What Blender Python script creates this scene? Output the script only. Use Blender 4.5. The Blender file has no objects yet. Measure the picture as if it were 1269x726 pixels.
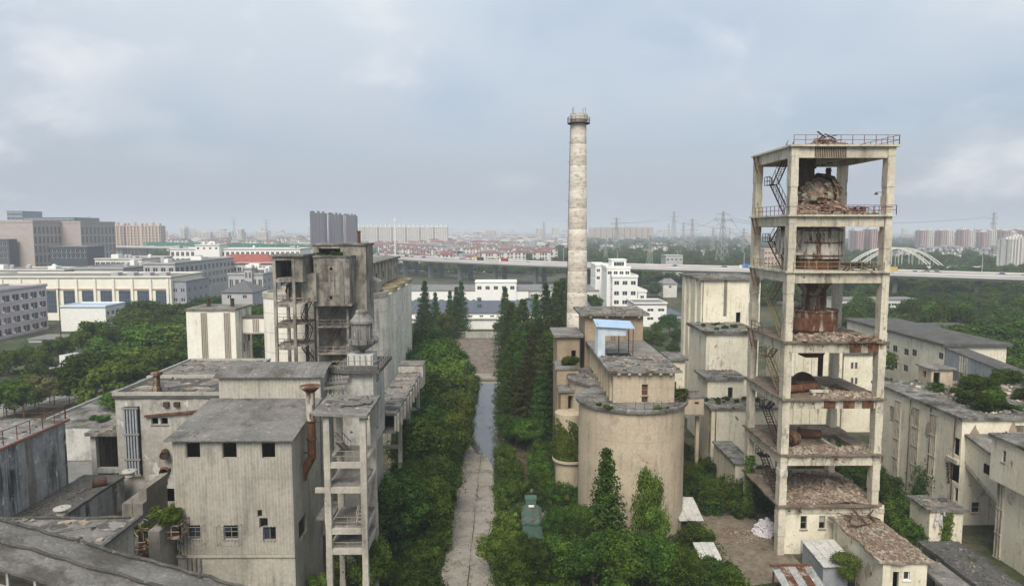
import bpy, math, random
from mathutils import Vector, Matrix
random.seed(11)
SC = bpy.context.scene
COL = SC.collection
R = math.radians

# ------------------------------------------------------------------ camera
H = 38.0                       # flying height over the yard
FPX, CU, CV = 850.0, 634.5, 363.0
PITCH = math.atan(78.0 / FPX)
YAW = math.atan(9.5 / FPX)
cam_d = bpy.data.cameras.new('camera')
cam_d.sensor_width = 36.0
cam_d.lens = 36.0 * FPX / 1269.0
cam_d.clip_start = 0.5
cam_d.clip_end = 60000
cam = bpy.data.objects.new('camera', cam_d)
COL.objects.link(cam)
cam.location = (0, 0, H)
cam.rotation_euler = (math.pi / 2 - PITCH, 0, -YAW)
SC.camera = cam

# ------------------------------------------------------------------ sky, sun, exposure
SUN_EL, SUN_AZ = 48.0, -169.0   # azimuth measured from +Y towards +X: behind the camera, a little to the left
w = bpy.data.worlds.new('World')
SC.world = w
w.use_nodes = True
nt = w.node_tree
nt.nodes.clear()
n_out = nt.nodes.new('ShaderNodeOutputWorld')
n_bg = nt.nodes.new('ShaderNodeBackground')
n_sky = nt.nodes.new('ShaderNodeTexSky')
n_sky.sky_type = 'NISHITA'
n_sky.sun_disc = False
n_sky.sun_elevation = R(SUN_EL)
n_sky.sun_rotation = R(SUN_AZ)
n_sky.air_density = 1.0
n_sky.dust_density = 3.0
n_sky.ozone_density = 2.0
n_sky.altitude = 40
# high thin overcast: the clear sky seen through a veil with soft heaps of cloud, the same all round
n_co = nt.nodes.new('ShaderNodeTexCoord')
n_sep = nt.nodes.new('ShaderNodeSeparateXYZ')
nt.links.new(n_co.outputs['Generated'], n_sep.inputs[0])
def wmath(op, a, b=None):
    n = nt.nodes.new('ShaderNodeMath'); n.operation = op
    for i, v in enumerate((a, b)):
        if v is None: continue
        if isinstance(v, (int, float)): n.inputs[i].default_value = v
        else: nt.links.new(v, n.inputs[i])
    return n.outputs[0]
zz = wmath('ADD', wmath('MAXIMUM', n_sep.outputs['Z'], 0.0), 0.42)
n_cmb = nt.nodes.new('ShaderNodeCombineXYZ')
nt.links.new(wmath('DIVIDE', n_sep.outputs['X'], zz), n_cmb.inputs[0])
nt.links.new(wmath('DIVIDE', n_sep.outputs['Y'], zz), n_cmb.inputs[1])
n_cmb.inputs[2].default_value = 3.7
def wnoise(scale, detail, rough=0.5, dist=0.0):
    n = nt.nodes.new('ShaderNodeTexNoise')
    n.inputs['Scale'].default_value = scale; n.inputs['Detail'].default_value = detail
    n.inputs['Roughness'].default_value = rough; n.inputs['Distortion'].default_value = dist
    nt.links.new(n_cmb.outputs[0], n.inputs['Vector'])
    return n.outputs['Fac']
def wramp(s, a, b):
    n = nt.nodes.new('ShaderNodeMapRange'); n.interpolation_type = 'SMOOTHSTEP'
    n.inputs['From Min'].default_value = a; n.inputs['From Max'].default_value = b
    nt.links.new(s, n.inputs['Value'])
    return n.outputs[0]
def wmix(f, a, b):
    n = nt.nodes.new('ShaderNodeMix'); n.data_type = 'RGBA'
    for k, v in (('Factor', f), ('A', a), ('B', b)):
        s = n.inputs[0] if k == 'Factor' else (n.inputs[6] if k == 'A' else n.inputs[7])
        if isinstance(v, (int, float)): s.default_value = v
        elif isinstance(v, tuple): s.default_value = (*v, 1)
        else: nt.links.new(v, s)
    return n.outputs[2]
SKY_K = 10.0
veil = wmath('ADD', wmath('MULTIPLY', wramp(wnoise(0.9, 4, 0.5, 0.3), 0.38, 0.62), 0.42), 0.48)
heap = wmath('MULTIPLY', wmath('MULTIPLY', wramp(wnoise(3.4, 7, 0.5, 0.15), 0.46, 0.70), wramp(wnoise(1.3, 2), 0.40, 0.58)), 0.75)
vcol = wmix(wramp(n_sep.outputs['Z'], -0.02, 0.34), (0.345 * SKY_K, 0.385 * SKY_K, 0.45 * SKY_K), (0.545 * SKY_K, 0.605 * SKY_K, 0.66 * SKY_K))   # the veil thickens and greys towards the horizon, all round
veil = wmath('MAXIMUM', veil, wramp(n_sep.outputs['Z'], 0.30, 0.0))
c1 = wmix(veil, n_sky.outputs[0], vcol)
c2 = wmix(heap, c1, (0.67 * SKY_K, 0.68 * SKY_K, 0.71 * SKY_K))
nt.links.new(c2, n_bg.inputs['Color'])
n_bg.inputs['Strength'].default_value = 0.1
nt.links.new(n_bg.outputs[0], n_out.inputs['Surface'])

sun_d = bpy.data.lights.new('sun', 'SUN')
sun_d.energy = 3.0
sun_d.angle = R(30)
sun_d.color = (1.0, 0.93, 0.82)
sun = bpy.data.objects.new('sun', sun_d)
COL.objects.link(sun)
sdir = Vector((math.sin(R(SUN_AZ)) * math.cos(R(SUN_EL)), math.cos(R(SUN_AZ)) * math.cos(R(SUN_EL)), math.sin(R(SUN_EL))))
sun.rotation_euler = sdir.to_track_quat('Z', 'Y').to_euler()
sun.location = (-60, -60, 120)
SC.view_settings.view_transform = 'Standard'
SC.view_settings.look = 'None'
SC.view_settings.gamma = 1.0
SC.view_settings.exposure = 0.4
SC.view_settings.use_curve_mapping = False
SC.render.engine = 'CYCLES'
cy = SC.cycles
cy.use_denoising = True
cy.max_bounces = 8
cy.diffuse_bounces = 3
cy.glossy_bounces = 2
cy.transmission_bounces = 3
cy.volume_bounces = 6
cy.transparent_max_bounces = 6
cy.adaptive_threshold = 0.01
cy.sample_clamp_indirect = 4.0

# ------------------------------------------------------------------ photograph pixels -> places
CMAT = Matrix.Rotation(-YAW, 3, 'Z') @ Matrix.Rotation(math.pi / 2 - PITCH, 3, 'X')
def ray(u, v):
    return CMAT @ Vector(((u - CU) / FPX, -(v - CV) / FPX, -1.0))
CAMP = Vector((0, 0, H))
def WY(u, v, Y):
    d = ray(u, v); return CAMP + d * (Y / d.y)
def WX(u, v, X):
    d = ray(u, v); return CAMP + d * (X / d.x)
def WZ(u, v, Z=0.0):
    d = ray(u, v); return CAMP + d * ((Z - H) / d.z)
def xa(u, Y, v=400): return WY(u, v, Y).x
def za(v, Y, u=634): return WY(u, v, Y).z

# ------------------------------------------------------------------ mesh builder
class MB:
    def __init__(s): s.v, s.f, s.m = [], [], []
    def poly(s, pts, mi=0):
        b = len(s.v); s.v += [tuple(p) for p in pts]; s.f.append(tuple(range(b, b + len(pts)))); s.m.append(mi)
    def hexa(s, lo, hi, mi=0):
        b = len(s.v); s.v += [tuple(p) for p in lo] + [tuple(p) for p in hi]
        n = len(lo)
        s.f.append(tuple(b + i for i in reversed(range(n)))); s.m.append(mi)
        s.f.append(tuple(b + n + i for i in range(n))); s.m.append(mi)
        for i in range(n):
            j = (i + 1) % n
            s.f.append((b + i, b + j, b + n + j, b + n + i)); s.m.append(mi)
    def box(s, x0, x1, y0, y1, z0, z1, mi=0):
        lo = [(x0, y0, z0), (x1, y0, z0), (x1, y1, z0), (x0, y1, z0)]
        s.hexa(lo, [(x, y, z1) for x, y, z in lo], mi)
    def bar(s, p, q, w, h=None, mi=0):
        p, q = Vector(p), Vector(q); d = (q - p)
        if d.length < 1e-6: return
        d.normalize(); h = h or w
        a = d.cross(Vector((0, 0, 1)))
        a = Vector((1, 0, 0)) if a.length < 1e-3 else a.normalized()
        c = a.cross(d).normalized()
        a *= w / 2; c *= h / 2
        s.hexa([p - a - c, p + a - c, p + a + c, p - a + c][::-1], [q - a - c, q + a - c, q + a + c, q - a + c][::-1], mi)
    def tube(s, p, q, r0, r1=None, n=10, mi=0, caps=True):
        p, q = Vector(p), Vector(q); r1 = r0 if r1 is None else r1
        d = (q - p).normalized()
        a = d.cross(Vector((0, 0, 1)))
        a = Vector((1, 0, 0)) if a.length < 1e-3 else a.normalized()
        c = d.cross(a)
        b = len(s.v)
        for P, r in ((p, r0), (q, r1)):
            for i in range(n):
                t = 2 * math.pi * i / n
                s.v.append(tuple(P + a * (math.cos(t) * r) + c * (math.sin(t) * r)))
        for i in range(n):
            j = (i + 1) % n
            s.f.append((b + i, b + j, b + n + j, b + n + i)); s.m.append(mi)
        if caps:
            s.f.append(tuple(b + i for i in reversed(range(n)))); s.m.append(mi)
            s.f.append(tuple(b + n + i for i in range(n))); s.m.append(mi)
    def path(s, pts, r, n=8, mi=0):
        for a, b in zip(pts, pts[1:]): s.tube(a, b, r, r, n, mi)
    def lathe(s, cx, cy, prof, n=24, mi=0, a0=0.0, a1=2 * math.pi, jit=None):
        b = len(s.v); full = abs(a1 - a0 - 2 * math.pi) < 1e-6
        m = n if full else n + 1
        for k, (r, z) in enumerate(prof):
            for i in range(m):
                t = a0 + (a1 - a0) * i / n
                rr, z2 = (r, z) if jit is None else jit(k, i, r, z)
                s.v.append((cx + rr * math.cos(t), cy + rr * math.sin(t), z2))
        for k in range(len(prof) - 1):
            for i in range(n):
                j = (i + 1) % m
                s.f.append((b + k * m + i, b + k * m + j, b + (k + 1) * m + j, b + (k + 1) * m + i)); s.m.append(mi)
    def prism(s, pts, d, mi=0):
        d = Vector(d); s.hexa([Vector(p) for p in pts], [Vector(p) + d for p in pts], mi)
    def build(s, name, mats, parent=None, smooth=False, origin=None, kind=None):
        me = bpy.data.meshes.new(name)
        if parent is not None:
            o0 = WLOC[parent.name]
        elif origin is not None: o0 = Vector(origin)
        else:
            xs = [p[0] for p in s.v]; ys = [p[1] for p in s.v]; zs = [p[2] for p in s.v]
            o0 = Vector(((min(xs) + max(xs)) / 2, (min(ys) + max(ys)) / 2, min(zs)))
        me.from_pydata([(x - o0.x, y - o0.y, z - o0.z) for x, y, z in s.v], [], s.f)
        if not isinstance(mats, (list, tuple)): mats = [mats]
        for m in mats: me.materials.append(m)
        if len(mats) > 1: me.polygons.foreach_set('material_index', s.m)
        if smooth: me.polygons.foreach_set('use_smooth', [True] * len(me.polygons))
        me.update()
        o = bpy.data.objects.new(name, me)
        COL.objects.link(o)
        if parent is not None: o.parent = parent; WLOC[o.name] = o0.copy()
        else: o.location = o0; WLOC[o.name] = o0.copy()
        if kind: o['kind'] = kind
        return o
WLOC = {}
def tag(o, label, cat=None, group=None, kind=None):
    o['label'] = label
    if cat: o['category'] = cat
    if group: o['group'] = group
    if kind: o['kind'] = kind
    return o
def thing(name, label, cat, loc=(0, 0, 0), group=None, kind=None):
    o = bpy.data.objects.new(name, None)
    COL.objects.link(o); o.location = loc; o.empty_display_size = 0.5
    WLOC[o.name] = Vector(loc)
    return tag(o, label, cat, group, kind)
def copy_tree(o, parent=None):
    c = o.copy(); COL.objects.link(c); c.parent = parent
    for ch in KIDS.get(o.name, []): copy_tree(ch, c)
    return c
KIDS = {}
def note_kids(root):
    for o in COL.objects:
        if o.parent is not None: KIDS.setdefault(o.parent.name, [])
    def rec(r):
        KIDS[r.name] = [c for c in r.children]
        for c in r.children: rec(c)
    rec(root)
def struct(o):
    o['kind'] = 'structure'; return o

# ------------------------------------------------------------------ materials
MATS = {}
class NG:
    def __init__(s, name):
        s.m = bpy.data.materials.new(name); s.m.use_nodes = True; s.t = s.m.node_tree; s.t.nodes.clear()
        s.out = s.t.nodes.new('ShaderNodeOutputMaterial')
    def n(s, typ, **kw):
        x = s.t.nodes.new(typ)
        for k, v in kw.items(): setattr(x, k, v)
        return x
    def lk(s, a, b): s.t.links.new(a, b)
    def pos(s, sc=(1, 1, 1), off=(0, 0, 0)):
        g = s.n('ShaderNodeNewGeometry'); mp = s.n('ShaderNodeMapping')
        mp.inputs['Scale'].default_value = sc; mp.inputs['Location'].default_value = off
        s.lk(g.outputs['Position'], mp.inputs['Vector']); return mp.outputs[0]
    def noise(s, vec, scale, detail=5, rough=0.55, dist=0.0):
        x = s.n('ShaderNodeTexNoise'); x.inputs['Scale'].default_value = scale; x.inputs['Detail'].default_value = detail
        x.inputs['Roughness'].default_value = rough; x.inputs['Distortion'].default_value = dist
        s.lk(vec, x.inputs['Vector']); return x.outputs['Fac']
    def vor(s, vec, scale, feature='F1', out='Color', rnd=1.0):
        x = s.n('ShaderNodeTexVoronoi', feature=feature); x.inputs['Scale'].default_value = scale
        x.inputs['Randomness'].default_value = rnd
        s.lk(vec, x.inputs['Vector']); return x.outputs[out]
    def ramp(s, f, a, b, lo=0.0, hi=1.0):
        x = s.n('ShaderNodeMapRange'); x.interpolation_type = 'SMOOTHSTEP'
        x.inputs['From Min'].default_value = a; x.inputs['From Max'].default_value = b
        x.inputs['To Min'].default_value = lo; x.inputs['To Max'].default_value = hi
        s.lk(f, x.inputs['Value']); return x.outputs[0]
    def mix(s, f, a, b, mode='MIX'):
        x = s.n('ShaderNodeMix', data_type='RGBA', blend_type=mode)
        for so, v in ((x.inputs[0], f), (x.inputs[6], a), (x.inputs[7], b)):
            if isinstance(v, (int, float)): so.default_value = v
            elif isinstance(v, tuple): so.default_value = (*v[:3], 1)
            else: s.lk(v, so)
        return x.outputs[2]
    def math(s, op, a, b):
        x = s.n('ShaderNodeMath', operation=op)
        for i, v in enumerate((a, b)):
            if isinstance(v, (int, float)): x.inputs[i].default_value = v
            else: s.lk(v, x.inputs[i])
        return x.outputs[0]
    def finish(s, col, rough=0.9, bump=None, bstr=0.3, bdist=0.05, metal=0.0, spec=0.25):
        p = s.n('ShaderNodeBsdfPrincipled')
        if isinstance(col, tuple): p.inputs['Base Color'].default_value = (*col, 1)
        else: s.lk(col, p.inputs['Base Color'])
        if isinstance(rough, (int, float)): p.inputs['Roughness'].default_value = rough
        else: s.lk(rough, p.inputs['Roughness'])
        p.inputs['Metallic'].default_value = metal
        p.inputs['Specular IOR Level'].default_value = spec
        if bump is not None:
            b = s.n('ShaderNodeBump'); b.inputs['Strength'].default_value = bstr; b.inputs['Distance'].default_value = bdist
            s.lk(bump, b.inputs['Height']); s.lk(b.outputs[0], p.inputs['Normal'])
        s.lk(p.outputs[0], s.out.inputs['Surface'])
        MATS[s.m.name] = s.m
        return s.m

def weather(name, base, base2=None, stain=(0.07, 0.062, 0.052), streak=0.6, blotch=0.35, seed=0.0, grain=0.22, rough=0.92, sthr=(0.50, 0.72), bthr=(0.54, 0.70), fine=3.0, peel=None):
    """weathered mineral or painted surface: tone drift, run-off streaks, mould blotches, grain"""
    g = NG(name); o = (seed, seed * 1.7, seed * 0.6)
    base2 = base2 or tuple(c * 0.72 for c in base)
    p1 = g.pos((1, 1, 1), o)
    c = g.mix(g.ramp(g.noise(p1, 0.22, 6, 0.6), 0.36, 0.64), base, base2)
    n1 = g.noise(g.pos((1.1, 1.1, 0.07), o), 0.9, 5, 0.62)
    n1b = g.noise(p1, 0.33, 3)
    st = g.math('MULTIPLY', g.ramp(n1, sthr[0], sthr[1]), g.ramp(n1b, 0.38, 0.60))
    c = g.mix(g.math('MULTIPLY', st, streak), c, stain)
    n1c = g.noise(g.pos((3.2, 3.2, 0.16), (o[0] + 3, o[1], o[2])), 1.0, 4, 0.6)
    c = g.mix(g.math('MULTIPLY', g.math('MULTIPLY', g.ramp(n1c, 0.52, 0.70), g.ramp(g.noise(p1, 0.5, 3), 0.40, 0.62)), streak * 0.75), c, tuple(s * 1.4 for s in stain))
    n2 = g.noise(g.pos((1, 1, 0.6), (o[0] + 9, o[1], o[2])), 0.62, 9, 0.68, 0.3)
    c = g.mix(g.math('MULTIPLY', g.ramp(n2, bthr[0], bthr[1]), blotch), c, tuple(s * 1.5 for s in stain))
    if peel:
        n4 = g.noise(g.pos((1, 1, 0.5), (o[0], o[1] + 4, o[2])), 1.3, 8, 0.7)
        c = g.mix(g.ramp(n4, 0.60, 0.63), c, peel)
    n3 = g.noise(p1, fine, 8, 0.7)
    c = g.mix(1.0, c, g.mix(g.ramp(n3, 0.25, 0.75), tuple([1 - grain] * 3), tuple([1 + grain * 0.45] * 3)), 'MULTIPLY')
    return g.finish(c, rough, n3, 0.45, 0.05)

def plain(name, col, rough=0.7, var=0.18, scale=1.2, metal=0.0, spec=0.3):
    g = NG(name); n = g.noise(g.pos(), scale, 6, 0.65)
    c = g.mix(g.ramp(n, 0.3, 0.7), tuple(x * (1 - var) for x in col), tuple(min(0.95, x * (1 + var * 0.5)) for x in col))
    return g.finish(c, rough, n, 0.15, 0.02, metal, spec)

def rusty(name, paint, rust=(0.14, 0.060, 0.030), amt=(0.44, 0.60), seed=0.0, vert=0.25):
    g = NG(name); o = (seed, seed * 2.1, seed)
    n = g.noise(g.pos((1, 1, vert), o), 1.1, 9, 0.7, 0.4)
    r2 = g.mix(g.ramp(g.noise(g.pos((1, 1, 1), o), 3.0, 6, 0.7), 0.3, 0.7), rust, tuple(x * 0.38 for x in rust))
    pc = g.mix(g.ramp(g.noise(g.pos((1, 1, 0.3), o), 0.7, 5), 0.35, 0.65), paint, tuple(x * 0.68 for x in paint))
    c = g.mix(g.ramp(n, amt[0], amt[1]), pc, r2)
    return g.finish(c, 0.85, n, 0.4, 0.04, 0.0, 0.25)

def roofing(name, a, b, crack=(0.05, 0.048, 0.045), light=None, seed=0.0, moss=None, mossthr=(0.56, 0.66), cs=0.55, cwid=0.09, camt=0.6):
    g = NG(name); p = g.pos((1, 1, 1), (seed, seed, 0))
    c = g.mix(g.ramp(g.noise(p, 0.35, 7, 0.65), 0.36, 0.64), a, b)
    d = g.vor(p, cs, 'DISTANCE_TO_EDGE', 'Distance')
    wob = g.ramp(g.noise(p, 0.5, 4, 0.6), 0.42, 0.6)
    c = g.mix(g.math('MULTIPLY', g.math('MULTIPLY', g.ramp(d, 0.0, cwid * cs, 1.0, 0.0), wob), camt), c, crack)
    if light:
        c = g.mix(g.ramp(g.noise(p, 1.6, 8, 0.72), 0.56, 0.66), c, light)
    if moss:
        c = g.mix(g.ramp(g.noise(p, 0.30, 8, 0.7), *mossthr), c, moss)
    n3 = g.noise(p, 4.0, 8, 0.75)
    c = g.mix(1.0, c, g.mix(g.ramp(n3, 0.25, 0.75), (0.62, 0.62, 0.62), (1.15, 1.15, 1.15)), 'MULTIPLY')
    return g.finish(c, 0.95, n3, 0.5, 0.06)

def rubblemat(name, cols, scale=3.0):
    g = NG(name); p = g.pos()
    v = g.vor(p, scale)
    sp = g.n('ShaderNodeSeparateColor'); g.lk(v, sp.inputs[0])
    cr = g.n('ShaderNodeValToRGB'); cr.color_ramp.interpolation = 'CONSTANT'
    els = cr.color_ramp.elements
    for i, c in enumerate(cols):
        e = els[i] if i < 2 else els.new(i / len(cols))
        e.position = i / len(cols); e.color = (*c, 1)
    g.lk(sp.outputs[0], cr.inputs[0])
    n = g.noise(p, 0.5, 6, 0.7)
    c = g.mix(g.ramp(n, 0.35, 0.65, 0.0, 0.65), cr.outputs[0], (0.16, 0.115, 0.08))
    n3 = g.noise(p, 6, 6, 0.7)
    return g.finish(c, 0.95, n3, 0.5, 0.05)

CREAM = weather('cream_concrete', (0.62, 0.565, 0.45), (0.48, 0.435, 0.345), streak=0.85, blotch=0.55, seed=1, peel=(0.30, 0.265, 0.205))
CREAMW = weather('cream_wall', (0.77, 0.715, 0.575), (0.67, 0.615, 0.48), streak=0.55, blotch=0.5, seed=5, grain=0.13, sthr=(0.56, 0.74), bthr=(.58, .70), peel=(0.50, 0.455, 0.37))
TAN = weather('tan_concrete', (0.50, 0.42, 0.31), (0.43, 0.36, 0.265), streak=0.4, blotch=0.32, seed=9, grain=0.18)
BUFF = weather('buff_wall', (0.37, 0.29, 0.20), (0.30, 0.24, 0.17), streak=0.45, blotch=0.3, seed=12)
GREYC = weather('grey_concrete', (0.47, 0.435, 0.37), (0.35, 0.325, 0.28), streak=0.5, blotch=0.55, seed=17)
GREYD = weather('dark_concrete', (0.29, 0.27, 0.235), (0.20, 0.185, 0.16), streak=0.8, blotch=0.5, seed=21)
SOOTY = weather('sooty_concrete', (0.36, 0.33, 0.28), (0.22, 0.20, 0.17), stain=(.045, .04, .035), streak=0.9, blotch=0.8, seed=19, bthr=(.46, .66), sthr=(.44, .66))
SILOW = weather('pale_silo_concrete', (0.80, 0.755, 0.65), (0.68, 0.64, 0.55), streak=0.6, blotch=0.42, seed=26)
PLASTER = weather('grey_plaster', (0.44, 0.42, 0.375), (0.33, 0.315, 0.28), streak=0.4, blotch=0.6, seed=31, peel=(0.54, 0.52, 0.47))
WHITEW = weather('white_wall', (0.80, 0.765, 0.68), (0.74, 0.70, 0.61), streak=0.25, blotch=0.12, seed=37, grain=0.1)
WHITED = weather('grimy_white', (0.55, 0.54, 0.50), (0.42, 0.41, 0.38), streak=0.65, blotch=0.5, seed=41)
SHEET = weather('weathered_sheet', (0.47, 0.435, 0.375), (0.37, 0.34, 0.29), stain=(0.12, 0.112, 0.10), streak=0.5, blotch=0.45, seed=45, peel=(0.42, 0.40, 0.36), rough=0.8)
SHEETW = weather('peeling_sheet', (0.40, 0.40, 0.385), (0.27, 0.27, 0.26), stain=(0.045, 0.045, 0.045), streak=0.98, blotch=0.5, seed=49, peel=(0.66, 0.66, 0.63), rough=0.8, sthr=(.46, .62))
SHEETB = weather('blue_grey_sheet', (0.30, 0.32, 0.34), (0.24, 0.25, 0.265), streak=0.4, blotch=0.3, seed=53, rough=0.7)
FIBRE = roofing('fibre_cement_roof', (0.21, 0.20, 0.185), (0.15, 0.145, 0.135), light=(0.30, 0.29, 0.265), seed=3, cs=0.5, camt=0.25, moss=(0.09, 0.085, 0.07), mossthr=(0.50, 0.66))
BITUM = roofing('bitumen_roof', (0.25, 0.235, 0.215), (0.15, 0.14, 0.125), light=(0.42, 0.40, 0.37), seed=8, moss=(0.085, 0.078, 0.06), mossthr=(0.52, 0.66))
BITUMM = roofing('mossy_bitumen_roof', (0.25, 0.24, 0.22), (0.13, 0.125, 0.115), light=(0.45, 0.43, 0.40), seed=14, moss=(0.065, 0.06, 0.04), mossthr=(0.48, 0.62))
BITUMD = roofing('dark_bitumen_roof', (0.115, 0.11, 0.10), (0.075, 0.072, 0.068), light=(0.2, 0.195, 0.18), seed=19, moss=(0.06, 0.065, 0.035))
DECKD = roofing('rubble_dusted_deck', (0.235, 0.185, 0.135), (0.15, 0.115, 0.085), light=(0.36, 0.31, 0.25), seed=61, moss=(0.10, 0.075, 0.05))
RUBBLE = rubblemat('rubble', [(0.27, 0.165, 0.11), (0.33, 0.28, 0.215), (0.18, 0.12, 0.085), (0.42, 0.375, 0.31), (0.24, 0.195, 0.15), (0.16, 0.13, 0.10)])
RUBBLEG = rubblemat('grey_rubble', [(0.34, 0.3, 0.25), (0.24, 0.18, 0.13), (0.42, 0.39, 0.34), (0.2, 0.16, 0.12), (0.28, 0.2, 0.14)])
RUST = rusty('rust', (0.20, 0.10, 0.06), amt=(0.3, 0.6), seed=2)
RUSTW = rusty('rust_on_white', (0.55, 0.52, 0.46), amt=(0.45, 0.58), seed=6)
RUSTM = rusty('rust_patchy', (0.36, 0.31, 0.25), amt=(0.38, 0.52), seed=11)
RUSTD = rusty('dark_rust', (0.075, 0.05, 0.04), (0.10, 0.045, 0.025), amt=(0.4, 0.6), seed=15)
RAILRED = plain('faded_red_paint', (0.25, 0.10, 0.085), 0.7)
RAILGREY = plain('grey_steel', (0.22, 0.21, 0.19), 0.7)
RAILYEL = plain('dull_yellow_paint', (0.26, 0.20, 0.10), 0.7)
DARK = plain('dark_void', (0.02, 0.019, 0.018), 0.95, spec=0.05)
WHITEP = plain('white_paint', (0.78, 0.77, 0.73), 0.6, 0.08)
IVORY = plain('ivory_wall', (0.76, 0.73, 0.62), 0.8, 0.08, 0.3)
PINKG = plain('mauve_grey_wall', (0.60, 0.51, 0.53), 0.85, 0.12, 0.3)
TAUPE = plain('taupe_stone', (0.40, 0.345, 0.32), 0.8, 0.1, 0.4)
PALEG = plain('pale_grey_wall', (0.42, 0.415, 0.41), 0.85, 0.12, 0.3)
WARMW = plain('warm_white_wall', (0.62, 0.595, 0.55), 0.85, 0.12, 0.3)
PEACH = plain('peach_wall', (0.52, 0.40, 0.32), 0.85, 0.1, 0.3)
ROSE = plain('rose_wall', (0.46, 0.33, 0.32), 0.85, 0.1, 0.3)
BRICKD = plain('brown_tower_wall', (0.075, 0.058, 0.07), 0.85, 0.12, 0.1)
TILERED = plain('red_roof_tile', (0.30, 0.085, 0.06), 0.85, 0.2, 0.4)
ROOFBLUE = plain('blue_grey_roof', (0.10, 0.115, 0.15), 0.7, 0.2, 0.5)
ROOFGREY = plain('grey_flat_roof', (0.20, 0.195, 0.19), 0.9, 0.25, 0.2)
BLUEW = plain('pale_blue_sheet', (0.50, 0.57, 0.63), 0.6, 0.15, 1.0)
BLUEM = plain('light_blue_sheet', (0.34, 0.47, 0.62), 0.5, 0.12, 1.0)
GREENB = plain('green_barrier', (0.03, 0.17, 0.11), 0.6, 0.15, 0.02)
GREENM = plain('dull_green_paint', (0.075, 0.13, 0.11), 0.7, 0.25, 1.0)
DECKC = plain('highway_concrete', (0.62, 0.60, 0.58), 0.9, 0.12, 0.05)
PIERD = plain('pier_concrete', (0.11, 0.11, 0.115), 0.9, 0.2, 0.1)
ASPH = plain('asphalt', (0.085, 0.083, 0.08), 0.95, 0.25, 0.3)
GLASS = plain('window_glass', (0.035, 0.045, 0.055), 0.15, 0.3, 0.4, spec=0.6)
GLASSB = plain('blue_window_glass', (0.05, 0.075, 0.11), 0.15, 0.3, 0.4, spec=0.6)
STEELP = plain('pylon_steel', (0.30, 0.30, 0.30), 0.6, 0.1)
WIRE = plain('wire', (0.12, 0.12, 0.12), 0.6, 0.05)
BARK = plain('bark', (0.085, 0.065, 0.048), 0.95, 0.35, 3.0)
PLASTIC = plain('white_plastic', (0.70, 0.66, 0.68), 0.6, 0.2, 4.0)
TARP = plain('blue_tarpaulin', (0.03, 0.09, 0.32), 0.6, 0.2, 1.0)

def leafmat(name, a, b, seed=0.0, sc=0.9):
    g = NG(name)
    oi = g.n('ShaderNodeObjectInfo')
    n = g.noise(g.pos((1, 1, 1), (seed, 0, 0)), sc, 5, 0.65)
    nf = g.noise(g.pos((1, 1, 1), (seed, 5, 0)), 5.5, 3, 0.6)
    c = g.mix(g.ramp(n, 0.34, 0.66), tuple(x * .62 for x in a), tuple(x * 1.12 for x in b))
    c = g.mix(g.math('MULTIPLY', g.ramp(g.noise(g.pos((1, 1, 1), (seed, 2, 7)), 1.9, 4, .6), 0.56, 0.66), 0.5), c, (b[0] * 1.5, b[1] * 1.15, b[2] * .9))
    c = g.mix(1.0, c, g.mix(g.ramp(nf, 0.3, 0.7), (0.45, 0.45, 0.45), (1.25, 1.25, 1.25)), 'MULTIPLY')
    hs = g.n('ShaderNodeHueSaturation')
    g.lk(c, hs.inputs['Color'])
    rr = g.n('ShaderNodeMapRange'); rr.inputs['To Min'].default_value = 0.62; rr.inputs['To Max'].default_value = 1.36
    g.lk(oi.outputs['Random'], rr.inputs['Value']); g.lk(rr.outputs[0], hs.inputs['Value'])
    rh = g.n('ShaderNodeMapRange'); rh.inputs['To Min'].default_value = 0.468; rh.inputs['To Max'].default_value = 0.516
    g.lk(oi.outputs['Random'], rh.inputs['Value']); g.lk(rh.outputs[0], hs.inputs['Hue'])
    d = g.n('ShaderNodeBsdfDiffuse'); t = g.n('ShaderNodeBsdfTranslucent')
    g.lk(hs.outputs[0], d.inputs['Color']); g.lk(hs.outputs[0], t.inputs['Color'])
    mx = g.n('ShaderNodeMixShader'); mx.inputs[0].default_value = 0.36
    g.lk(d.outputs[0], mx.inputs[1]); g.lk(t.outputs[0], mx.inputs[2])
    g.lk(mx.outputs[0], g.out.inputs['Surface'])
    MATS[name] = g.m
    return g.m
LEAF1 = leafmat('leaf_mid_green', (0.060, 0.116, 0.020), (0.105, 0.176, 0.030), 1)
LEAF2 = leafmat('leaf_deep_green', (0.040, 0.088, 0.020), (0.068, 0.130, 0.026), 2)
LEAF3 = leafmat('leaf_fresh_green', (0.100, 0.172, 0.030), (0.150, 0.215, 0.042), 3)
LEAF4 = leafmat('needle_green', (0.046, 0.088, 0.018), (0.070, 0.122, 0.024), 4)
LEAF5 = leafmat('leaf_flowering', (0.10, 0.13, 0.04), (0.30, 0.29, 0.15), 5, 1.6)
LEAF6 = leafmat('needle_dark_blue_green', (0.026, 0.058, 0.026), (0.042, 0.080, 0.034), 6)
LEAF7 = leafmat('needle_olive', (0.058, 0.075, 0.022), (0.085, 0.100, 0.030), 7)

# ------------------------------------------------------------------ builders: walls with openings, windows, sheets, rails, stairs
def note_kids(root):
    KIDS[root.name] = list(root.children)
    for c in KIDS[root.name]: note_kids(c)

def frame_of(side, x0, x1, y0, y1, z0):
    if side == 'S': return Vector((x0, y0, z0)), Vector((1, 0, 0)), Vector((0, -1, 0)), x1 - x0, 0.0
    if side == 'E': return Vector((x1, y0, z0)), Vector((0, 1, 0)), Vector((1, 0, 0)), y1 - y0, R(90)
    if side == 'N': return Vector((x1, y1, z0)), Vector((-1, 0, 0)), Vector((0, 1, 0)), x1 - x0, R(180)
    return Vector((x0, y1, z0)), Vector((0, -1, 0)), Vector((-1, 0, 0)), y1 - y0, R(-90)

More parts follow.
